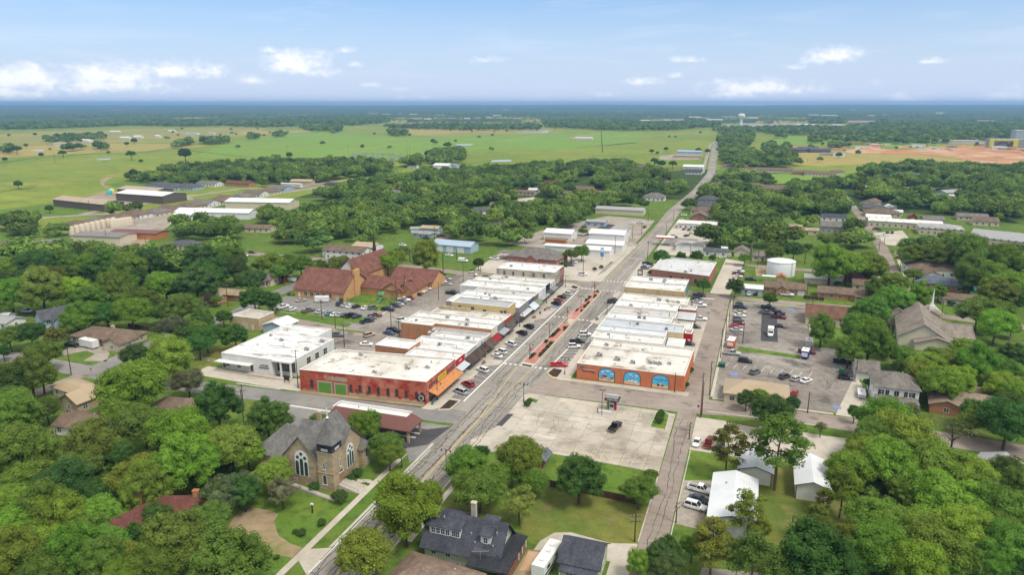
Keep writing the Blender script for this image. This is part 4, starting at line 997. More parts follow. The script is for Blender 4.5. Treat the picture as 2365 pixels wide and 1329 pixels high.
('apartment_building','long brown roofed apartment block right of the round tree','apartments',65.5,774.6,44,14,0,3.4,2.2,'gable',CREAM,BROWNR,'siding','shingle',dict()),
('house','brown roofed house right of the far road','house',11.6,578.7,16,12,0,3.2,2.6,'hip',CREAM,BROWNR,'siding','shingle',dict()),
('house','brown roofed house above the bright trees','house',45.0,577.2,20,12,0,3.2,2.4,'hip',TANB,BROWNR,'siding','shingle',dict()),
('house','large brown gable roofed house among the trees','house',69.3,549.1,32,18,0,3.8,3,'gable',TANB,BROWNR,'brick','shingle',dict()),
('apartment_building','brown roofed apartment block with brick gable','apartments',97.3,749.9,22,12,0,3.2,2.2,'gable',ORANGE,BROWNR,'brick','shingle',dict()),
('apartment_building','middle brown roofed apartment block by the lawn','apartments',115.6,743.6,32,13,0,3.2,2.2,'gable',CREAM,BROWNR,'siding','shingle',dict()),
('apartment_building','angled brown roofed apartment block at the end of the lawn','apartments',137.2,767.5,22,13,60,3.2,2.2,'gable',CREAM,BROWNR,'siding','shingle',dict()),
('house','grey house with three arched white windows','house',101.1,322.2,18,13,0,4.2,2.8,'gable',GREY,GREYR,'siding','shingle',dict()),
('house','white house with black roof behind the grey house','house',104.2,373.4,17,9,0,3.2,1.8,'gable',WHITE,DARKR,'siding','shingle',dict()),
('house','wide brown hip roofed house behind the school','house',142.2,411.3,25,14,0,3.2,2.4,'hip',CREAM,BROWNR,'siding','shingle',dict()),
('house','wide dark grey roofed house','house',143.4,438.5,24,13,0,3.2,2.2,'gable',GREY,DKGREY,'siding','shingle',dict()),
('house','brown roofed house with angled gable','house',142.1,476.4,16,11,60,3.2,2.2,'gable',CREAM,BROWNR,'siding','shingle',dict()),
('storage_shed','white two storey shed gable','shed',150.2,436.9,7,6,90,4.8,1,'gable',WHITE,WHITE,'siding','metal_roof',dict(wins=False)),
('garden_barn','small red barn with white door trim','barn',160.1,391.6,6,6,90,3.4,2.4,'gable',REDB,BROWNR,'siding','shingle',dict(wins=False,tri=2)),
('garden_shed','white garden shed left of the red barn','shed',154.6,420.0,6,5,0,2.8,1.4,'gable',WHITE,WHITE,'siding','shingle',dict(wins=False)),
('school_building','long cream school building with white roof','school',149.6,360.0,46,16,-4,4.2,1,'gable',CREAM,WHITE,'plaster','membrane',dict()),
('school_building','white roofed school wing beside the street','school',134.6,374.4,16,14,-4,4.6,1.4,'gable',CREAM,WHITE,'plaster','membrane',dict()),
('school_building','grey white roofed school hall','school',167.6,337.4,26,17,-4,4.6,2,'hip',CREAM,GREY,'plaster','membrane',dict()),
('gymnasium','huge grey metal roofed gymnasium','gymnasium',197.4,306.8,34,24,-24,4.6,3.4,'gable',CREAM,GREY,'metal_wall','metal_roof',dict()),
('house','long grey roofed house in the far trees','house',195.7,592.9,32,12,0,3.2,1.8,'gable',CREAM,GREYR,'siding','shingle',dict()),
('metal_shed','pale blue metal shed in the far trees','shed',223.3,577.9,26,12,40,3.4,2,'gable',BLUEG,GREY,'metal_wall','metal_roof',dict(wins=False)),
('house','white trailer house between trees','house',147.5,602.2,14,8,0,3,1,'gable',WHITE,WHITE,'siding','shingle',dict()),
('house','low pale roofed house farther in the trees','house',157.8,692.4,16,8,0,3,1.2,'gable',WHITE,GREY,'siding','shingle',dict()),
('house','dark blue grey roofed house in the treetops','house',212.9,752.7,30,16,0,3.4,2.8,'gable',GREY,DKGREY,'siding','shingle',dict()),
('house','tan flat roofed house behind the spreading trees','house',83.0,306.7,14,8,0,3,1.2,'gable',CREAM,TANR,'siding','shingle',dict()),
('house','small tan roofed shed among trees','house',76.0,316.5,8,7,0,2.8,1.6,'gable',CREAM,TANR,'siding','shingle',dict()),
('house','grey roofed house hidden east of the school','house',203.4,412.9,20,11,0,3,1.8,'gable',CREAM,GREYR,'siding','shingle',dict()),
('house','brown roofed house with cream gable east of the school','house',206.2,389.6,16,12,0,3.2,2.4,'gable',CREAM,BROWNR,'siding','shingle',dict()),
('house','grey cottage behind the school lawn','house',172.1,385.3,14,9,10,3,2,'gable',GREY,GREYR,'siding','shingle',dict()),
('house','white roofed trailer in the far trees','house',213.6,546.1,14,9,0,3,1,'gable',WHITE,WHITE,'siding','shingle',dict()),
('house','orange brick house with white garage near the tank','house',65.6,138.0,18,9,-2,2.9,1.9,'gable',ORANGE,BROWNR,'brick','shingle',dict(gar=('s',7.2,2.8),wing=(-1,-4.4,5,5,90,2.7,1.5,'gable'))),
('pump_house','tiny stucco pump house with orange roof','shed',64.4,157.1,4,4,90,3,1.2,'gable',TANB,ORANGE,'plaster','shingle',dict(wins=False)),
('snack_bar','little white roofed snack bar with turquoise fascia','cafe',51.3,130.5,9,8,0,3.2,0.5,'gable',BLUEG,WHITE,'siding','metal_roof',dict()),
('long_shed','long cream shed with white roof and round window','shed',83.5,162.1,16,7,-2,3.0,1.1,'gable',CREAM,WHITE,'plaster','metal_roof',dict(wins=False)),
('house','orange brick bungalow with brown roof and long lawn','house',90.8,135.6,22,9,-2,2.9,1.9,'gable',ORANGE,BROWNR,'brick','shingle',dict(porch=(4,10,2.2,2.5))),
('house','red brick house with white porch gable','house',100.4,174.7,13,10,0,3,2.6,'gable',REDB,BROWNR,'brick','shingle',dict(wing=(0,-4.5,5,6,90,3,2,'gable'))),
('house','brown roofed house behind the orange brick bungalow','house',101.6,155.9,11,8,0,2.9,1.8,'gable',CREAM,BROWNR,'siding','shingle',dict()),
('church_hall','cream hall with red brown low gable roof and cross sign','hall',83.4,94.6,21,15,-3,3.6,3,'gable',CREAM,(.2,.11,.075),'plaster','shingle',dict(tri=3)),
('house','large white house with wide brown hip roof','house',138.5,201.9,24,16,8,4.0,2.8,'hip',WHITE,BROWNR,'siding','shingle',dict()),
('house','white porch wing with brown gable before the wide hip roofed house','house',134.7,189.7,8,7,100,3,1.6,'gable',WHITE,BROWNR,'siding','shingle',dict(cat2=0)),
('house','brick house with slate blue hip roof','house',135.8,171.9,20,13,-16,2.9,2.4,'hip',ORANGE,(.15,.18,.23),'brick','shingle',dict(chim=(5,1,2.2,ORANGE))),
('house','cream bungalow with grey brown roof and dark garage','house',139.1,142.3,17,10,-2,2.8,1.6,'gable',CREAM,BROWNR,'siding','shingle',dict(gar=('s',-4,2.8))),
('detached_garage','detached grey garage with white door','garage',88.1,34.3,6.5,9,0,2.9,2.3,'gable',WHITE,GREYR,'siding','shingle',dict(gar=('s',0,3.2),wins=False,ang90=1)),
('house','two storey pale grey house with dark shutters and front porch','house',93.1,16.1,11.5,13,0,6,2.6,'hip',WHITE,GREYR,'siding','shingle',dict(porch=(-5.5,5.5,4.2,2.9),tri=4)),
('house','orange brick house with pinkish tan roof','house',112.9,16.3,19,11,-8,2.9,1.7,'gable',ORANGE,PINKR,'brick','shingle',dict(wing=(-6,-5,8,8,90,2.9,1.5,'gable'))),
('house','pinkish hip roof wing behind the orange brick house','house',119.7,21.8,12,10,-8,2.9,1.7,'hip',ORANGE,PINKR,'brick','shingle',dict()),
('office_building','tan metal hip roofed office with white walls','office',55.1,3.0,17.5,11.5,0,3.2,2.4,'hip',CREAM,TANR,'plaster','metal_roof',dict()),
('house','long grey metal roofed house under the trees at the frame edge','house',106.5,-32.2,20,9,62,3.2,1.8,'gable',WHITE,GREY,'siding','metal_roof',dict()),
('storage_shed','small dark roofed shed below the big trees','shed',91.1,-73.4,9,7,60,3,2,'gable',GREY,DARKR,'siding','shingle',dict(wins=False)),
('metal_warehouse','long dark brown metal warehouse with pale roof in the pasture','warehouse',-483.4,240.1,70,18,-9,6,2.2,'gable',(.13,.108,.09),TANR,'metal_wall','metal_roof',dict(wins=False)),
('metal_warehouse','rear dark brown metal warehouse','warehouse',-502.8,319.0,52,20,-6,6.5,2,'gable',(.13,.108,.09),TANR,'metal_wall','metal_roof',dict(wins=False)),
('metal_warehouse','open dark metal workshop with bright white roof','warehouse',-468.6,292.5,58,26,-4,7,2,'gable',(.13,.108,.09),WHITE,'metal_wall','metal_roof',dict(wins=False)),
('site_office','grey blue site office in front of the dark workshop','office',-458.8,289.0,17,12,-4,4,2.2,'gable',(.2,.24,.28),GREYR,'siding','shingle',dict()),
('house','left one of three new blue grey houses by the woods','house',-539.1,374.7,26,16,0,3.6,2.8,'hip',BLUEG,DKGREY,'siding','shingle',dict()),
('house','middle one of three new blue grey houses by the woods','house',-518.5,370.2,26,16,0,3.6,2.8,'hip',BLUEG,DKGREY,'siding','shingle',dict()),
('house','right one of three new blue grey houses by the woods','house',-502.3,373.0,26,16,0,3.6,2.8,'hip',BLUEG,DKGREY,'siding','shingle',dict()),
('house','@row','house',-398.9,160.0,22,15,-4,3.2,2.6,'hip',CREAM,BROWNR,'siding','shingle',dict(gar=('s',3.5,4),group='new houses in a row along the gravel road')),
('house','@row','house',-397.2,172.7,22,15,-1,3.2,2.6,'hip',BLUEG,GREYR,'siding','shingle',dict(gar=('s',3.5,4),group='new houses in a row along the gravel road')),
('house','@row','house',-401.6,194.4,22,15,2,3.2,2.6,'hip',CREAM,BROWNR,'siding','shingle',dict(gar=('s',3.5,4),group='new houses in a row along the gravel road')),
('house','@row','house',-403.4,214.9,22,15,-4,3.2,2.6,'hip',WHITE,BROWNR,'siding','shingle',dict(gar=('s',3.5,4),group='new houses in a row along the gravel road')),
('house','@row','house',-396.1,226.5,20,15,-1,3.2,2.6,'hip',CREAM,GREYR,'siding','shingle',dict(gar=('s',3.5,4),group='new houses in a row along the gravel road')),
('house','@row','house',-396.6,243.5,20,15,2,3.2,2.6,'gable',BLUEG,BROWNR,'siding','shingle',dict(gar=('s',3.5,4),group='new houses in a row along the gravel road')),
('house','@row','house',-397.1,261.4,20,15,-4,3.2,2.6,'hip',CREAM,BROWNR,'siding','shingle',dict(gar=('s',3.5,4),group='new houses in a row along the gravel road')),
('house','@row','house',-397.5,280.5,20,15,-1,3.2,2.6,'gable',WHITE,GREYR,'siding','shingle',dict(gar=('s',3.5,4),group='new houses in a row along the gravel road')),
('house','@row','house',-397.1,295.9,20,15,2,3.2,2.6,'hip',CREAM,BROWNR,'siding','shingle',dict(gar=('s',3.5,4),group='new houses in a row along the gravel road')),
('house','@row','house',-399.0,311.1,20,15,-4,3.2,2.6,'gable',BLUEG,BROWNR,'siding','shingle',dict(gar=('s',3.5,4),group='new houses in a row along the gravel road')),
('house','@row','house',-397.8,327.0,20,15,-1,3.2,2.6,'hip',CREAM,GREYR,'siding','shingle',dict(gar=('s',3.5,4),group='new houses in a row along the gravel road')),
('house','@row','house',-400.3,349.5,20,15,2,3.2,2.6,'gable',WHITE,BROWNR,'siding','shingle',dict(gar=('s',3.5,4),group='new houses in a row along the gravel road')),
('house','@row','house',-399.7,365.9,20,15,-4,3.2,2.6,'hip',CREAM,BROWNR,'siding','shingle',dict(gar=('s',3.5,4),group='new houses in a row along the gravel road')),
('house','@row','house',-405.5,394.0,20,15,-1,3.2,2.6,'gable',BLUEG,GREYR,'siding','shingle',dict(gar=('s',3.5,4),group='new houses in a row along the gravel road')),
('metal_shed','long white metal shed roof above the tank yard','shed',-343.8,233.5,60,16,12,5,2,'gable',WHITE,WHITE,'metal_wall','metal_roof',dict(wins=False)),
('metal_warehouse','white gabled metal warehouse past the tank yard','warehouse',-344.8,288.7,56,20,12,6,2,'gable',CREAM,WHITE,'metal_wall','metal_roof',dict(wins=False)),
('metal_shed','white metal shed with red roof panels by the tank yard','shed',-360.0,218.8,14,10,10,4,1.2,'gable',WHITE,WHITE,'metal_wall','metal_roof',dict(wins=False)),
('yard_building','grey roofed yard building in front of the beige tanks','shed',-340.9,129.7,34,15,8,4.5,1.2,'gable',CREAM,GREYR,'metal_wall','metal_roof',dict(wins=False)),
('yard_shed','rusty brown open yard shed','shed',-331.3,147.4,34,12,8,4,0.8,'gable',ORANGE,MAROON,'metal_wall','metal_roof',dict(wins=False)),
('house','white trimmed house with brown roof at the frame edge','house',-373.1,90.5,16,10,0,3,2,'gable',WHITE,BROWNR,'siding','shingle',dict()),
('house','brown roofed house in the middle of the woods','house',-272.6,192.4,20,11,12,3,1.6,'gable',CREAM,BROWNR,'siding','shingle',dict()),
('house','dark roofed house in the near woods','house',-274.8,128.8,18,11,0,3,2,'hip',CREAM,DKGREY,'siding','shingle',dict()),
('house','white house with brown gable in the near woods','house',-171.3,139.5,22,11,0,4,2,'gable',WHITE,BROWNR,'siding','shingle',dict()),
('house','red brown roofed house in front of the tree belt','house',-472.9,415.9,30,12,0,3.6,2,'gable',ORANGE,(.2,.09,.06),'brick','shingle',dict()),
('house','dark roofed house with white walls in front of the tree belt','house',-504.5,406.7,24,14,0,3.4,2,'gable',WHITE,GREYR,'siding','shingle',dict()),
('storage_trailer','long white trailer on the grass','trailer',-416.7,427.9,24,5,0,3.6,0.3,'gable',WHITE,WHITE,'metal_wall','metal_roof',dict(wins=False)),
('metal_shed','tan roofed shed by the tree belt','shed',-422.5,455.0,24,10,10,3.5,1.8,'gable',TANB,TANR,'metal_wall','metal_roof',dict(wins=False)),
('house','dark roofed house at the bend of the gravel road','house',-371.7,440.7,20,12,0,3.6,1.6,'gable',TANB,DARKR,'brick','shingle',dict()),
('farm_building','@farm','farm building',-1805.8,1471.7,40.0,12.100000000000001,0,4,2,'gable',CREAM,WHITE,'metal_wall','metal_roof',dict(wins=False,group='distant farm buildings')),
('farm_building','@farm','farm building',-1505.5,1458.7,45.0,14.3,0,4,2,'gable',WHITE,GREY,'metal_wall','metal_roof',dict(wins=False,group='distant farm buildings')),
('farm_building','@farm','farm building',-1455.8,1183.5,30.0,11.0,0,4,2,'gable',WHITE,WHITE,'metal_wall','metal_roof',dict(wins=False,group='distant farm buildings')),
('farm_building','@farm','farm building',-1321.6,929.8,45.0,15.400000000000002,0,4,2,'gable',CREAM,TANR,'metal_wall','metal_roof',dict(wins=False,group='distant farm buildings')),
('farm_building','@farm','farm building',-1431.7,1050.4,30.0,12.100000000000001,0,4,2,'gable',WHITE,WHITE,'metal_wall','metal_roof',dict(wins=False,group='distant farm buildings')),
('farm_building','@farm','farm building',-1349.3,920.0,35.0,11.0,0,4,2,'gable',WHITE,GREY,'metal_wall','metal_roof',dict(wins=False,group='distant farm buildings')),
('farm_building','@farm','farm building',-1689.0,1576.5,30.0,11.0,0,4,2,'gable',CREAM,WHITE,'metal_wall','metal_roof',dict(wins=False,group='distant farm buildings')),
('farm_building','@farm','farm building',-1475.1,1503.4,20.0,11.0,0,4,2,'gable',WHITE,TANR,'metal_wall','metal_roof',dict(wins=False,group='distant farm buildings')),
('farm_building','@farm','farm building',-1480.2,1245.1,25.0,11.0,0,4,2,'gable',WHITE,WHITE,'metal_wall','metal_roof',dict(wins=False,group='distant farm buildings')),
('farm_building','@farm','farm building',-1270.6,947.6,20.0,8.8,0,4,2,'gable',CREAM,GREY,'metal_wall','metal_roof',dict(wins=False,group='distant farm buildings')),
('farm_building','@farm','farm building',-1452.5,1282.5,15.0,8.8,0,4,2,'gable',WHITE,WHITE,'metal_wall','metal_roof',dict(wins=False,group='distant farm buildings')),
('unfinished_house','grey framed house under construction, first in its row','house under construction',108.6,1205.7,26,20,0,5,3,'gable',(.12,.12,.13),DKGREY,'siding','shingle',dict()),
('unfinished_house','grey framed house under construction, second in its row','house under construction',125.5,1214.4,34,22,0,6,3.6,'gable',(.12,.12,.13),DKGREY,'siding','shingle',dict()),
('unfinished_house','grey framed house under construction, third in its row','house under construction',145.9,1206.6,34,20,0,5,3,'gable',(.12,.12,.13),DKGREY,'siding','shingle',dict()),
('site_cabin','pale blue site cabin on the grass','cabin',168.7,1105.5,18,10,0,6,0.6,'gable',WHITE,BLUEG,'metal_wall','metal_roof',dict(wins=False)),
('site_cabin','low tan site cabin on the grass','cabin',155.4,1126.0,28,10,0,4,0.6,'gable',TANB,GREY,'metal_wall','metal_roof',dict(wins=False)),
('distant_building','@far','commercial building',341.8,5074.6,66.0,36.0,0,6,2,'gable',CREAM,WHITE,'metal_wall','metal_roof',dict(wins=False,group='distant buildings near the horizon')),
('distant_building','@far','commercial building',421.1,4838.6,96.0,36.0,0,6,2,'gable',CREAM,WHITE,'metal_wall','metal_roof',dict(wins=False,group='distant buildings near the horizon')),
('distant_building','@far','commercial building',431.0,3225.2,102.0,36.0,0,6,2,'gable',CREAM,TANR,'metal_wall','metal_roof',dict(wins=False,group='distant buildings near the horizon')),
('distant_building','@far','commercial building',665.1,4874.5,36.0,24.0,0,6,2,'gable',CREAM,WHITE,'metal_wall','metal_roof',dict(wins=False,group='distant buildings near the horizon')),
('distant_building','@far','commercial building',611.1,2215.1,96.0,24.0,0,6,2,'gable',CREAM,WHITE,'metal_wall','metal_roof',dict(wins=False,group='distant buildings near the horizon')),
('distant_building','@far','commercial building',772.6,2357.9,84.0,30.0,0,6,2,'gable',CREAM,WHITE,'metal_wall','metal_roof',dict(wins=False,group='distant buildings near the horizon')),
('distant_building','@far','commercial building',68.9,2534.3,96.0,24.0,0,6,2,'gable',CREAM,WHITE,'metal_wall','metal_roof',dict(wins=False,group='distant buildings near the horizon')),
('distant_building','@far','commercial building',149.6,2934.6,144.0,30.0,0,6,2,'gable',CREAM,GREY,'metal_wall','metal_roof',dict(wins=False,group='distant buildings near the horizon')),
('distant_building','@far','commercial building',196.5,2891.8,72.0,24.0,0,6,2,'gable',CREAM,WHITE,'metal_wall','metal_roof',dict(wins=False,group='distant buildings near the horizon')),
('distant_building','@far','commercial building',308.3,2874.0,36.0,18.0,0,6,2,'gable',CREAM,WHITE,'metal_wall','metal_roof',dict(wins=False,group='distant buildings near the horizon')),
('distant_building','@far','commercial building',445.2,1638.3,90.0,30.0,0,6,2,'gable',CREAM,GREY,'metal_wall','metal_roof',dict(wins=False,group='distant buildings near the horizon')),
('distant_building','@far','commercial building',877.8,8096.3,54.0,24.0,0,6,2,'gable',CREAM,WHITE,'metal_wall','metal_roof',dict(wins=False,group='distant buildings near the horizon')),
('distant_building','@far','commercial building',1408.2,6687.0,72.0,24.0,0,6,2,'gable',CREAM,GREY,'metal_wall','metal_roof',dict(wins=False,group='distant buildings near the horizon')),
('distant_building','@far','commercial building',1260.5,6018.8,48.0,24.0,0,6,2,'gable',CREAM,WHITE,'metal_wall','metal_roof',dict(wins=False,group='distant buildings near the horizon')),
('distant_building','@far','commercial building',794.5,5233.2,48.0,24.0,0,6,2,'gable',CREAM,TANR,'metal_wall','metal_roof',dict(wins=False,group='distant buildings near the horizon')),
('distant_building','@far','commercial building',951.2,3476.8,66.0,24.0,0,6,2,'gable',CREAM,GREY,'metal_wall','metal_roof',dict(wins=False,group='distant buildings near the horizon')),
('distant_building','@far','distant building',-1527.1,3052.0,36,18.0,0,5,2,'gable',CREAM,WHITE,'metal_wall','metal_roof',dict(wins=False,group='distant buildings near the horizon')),
('distant_building','@far','distant building',-1474.5,3225.4,36,18.0,0,5,2,'gable',CREAM,TANR,'metal_wall','metal_roof',dict(wins=False,group='distant buildings near the horizon')),
('distant_building','@far','distant building',-1401.9,3250.8,30,18.0,0,5,2,'gable',CREAM,WHITE,'metal_wall','metal_roof',dict(wins=False,group='distant buildings near the horizon')),
('distant_building','@far','distant building',-1374.7,3326.1,30,18.0,0,5,2,'gable',CREAM,GREY,'metal_wall','metal_roof',dict(wins=False,group='distant buildings near the horizon')),
('distant_building','@far','distant building',-1351.7,3436.7,30,18.0,0,5,2,'gable',CREAM,WHITE,'metal_wall','metal_roof',dict(wins=False,group='distant buildings near the horizon')),
('distant_building','@far','distant building',-2773.0,4679.7,72,36.0,0,5,2,'gable',CREAM,TANR,'metal_wall','metal_roof',dict(wins=False,group='distant buildings near the horizon')),
('distant_building','@far','distant building',-2525.2,4433.6,54,36.0,0,5,2,'gable',CREAM,WHITE,'metal_wall','metal_roof',dict(wins=False,group='distant buildings near the horizon')),
('distant_building','@far','distant building',-2524.6,4628.8,48,36.0,0,5,2,'gable',CREAM,GREY,'metal_wall','metal_roof',dict(wins=False,group='distant buildings near the horizon')),
('distant_building','@far','distant building',-2340.2,4498.3,60,30.0,0,5,2,'gable',CREAM,WHITE,'metal_wall','metal_roof',dict(wins=False,group='distant buildings near the horizon')),
('distant_building','@far','distant building',-2045.3,4304.3,60,24.0,0,5,2,'gable',CREAM,TANR,'metal_wall','metal_roof',dict(wins=False,group='distant buildings near the horizon')),
('distant_building','@far','distant building',-1590.3,4196.4,54,24.0,0,5,2,'gable',CREAM,WHITE,'metal_wall','metal_roof',dict(wins=False,group='distant buildings near the horizon')),
('distant_building','@far','distant building',-1162.1,3334.8,36,18.0,0,5,2,'gable',CREAM,GREY,'metal_wall','metal_roof',dict(wins=False,group='distant buildings near the horizon')),
('distant_building','@far','distant building',-2623.4,7249.5,72,30.0,0,5,2,'gable',CREAM,WHITE,'metal_wall','metal_roof',dict(wins=False,group='distant buildings near the horizon')),
('distant_building','@far','distant building',-460.3,3054.7,42.0,18.0,0,6,2,'gable',CREAM,WHITE,'metal_wall','metal_roof',dict(wins=False,group='distant buildings near the horizon')),
('distant_building','@far','distant building',-424.7,3168.6,54.0,18.0,0,6,2,'gable',CREAM,TANR,'metal_wall','metal_roof',dict(wins=False,group='distant buildings near the horizon')),
('distant_building','@far','distant building',-385.2,3182.4,42.0,18.0,0,6,2,'gable',CREAM,WHITE,'metal_wall','metal_roof',dict(wins=False,group='distant buildings near the horizon')),
('distant_building','@far','distant building',-343.4,3277.2,54.0,18.0,0,6,2,'gable',CREAM,GREY,'metal_wall','metal_roof',dict(wins=False,group='distant buildings near the horizon')),
('distant_building','@far','distant building',-332.7,3999.3,66.0,24.0,0,6,2,'gable',CREAM,WHITE,'metal_wall','metal_roof',dict(wins=False,group='distant buildings near the horizon')),
('distant_building','@far','distant building',-270.7,3763.5,72.0,24.0,0,6,2,'gable',CREAM,TANR,'metal_wall','metal_roof',dict(wins=False,group='distant buildings near the horizon')),
('distant_building','@far','distant building',-181.9,3333.7,72.0,24.0,0,6,2,'gable',CREAM,WHITE,'metal_wall','metal_roof',dict(wins=False,group='distant buildings near the horizon')),
('distant_building','@far','distant building',-159.1,4180.7,78.0,30.0,0,6,2,'gable',CREAM,GREY,'metal_wall','metal_roof',dict(wins=False,group='distant buildings near the horizon')),
('distant_building','@far','distant building',-23.8,3850.0,48.0,24.0,0,6,2,'gable',CREAM,WHITE,'metal_wall','metal_roof',dict(wins=False,group='distant buildings near the horizon')),
('distant_building','@far','distant building',37.7,2570.9,72.0,24.0,0,6,2,'gable',CREAM,TANR,'metal_wall','metal_roof',dict(wins=False,group='distant buildings near the horizon')),
('distant_building','@far','distant building',99.9,2592.7,84.0,24.0,0,6,2,'gable',CREAM,WHITE,'metal_wall','metal_roof',dict(wins=False,group='distant buildings near the horizon')),
('distant_building','@far','distant building',-500.9,2303.8,24.0,12.0,0,6,2,'gable',CREAM,GREY,'metal_wall','metal_roof',dict(wins=False,group='distant buildings near the horizon'))]
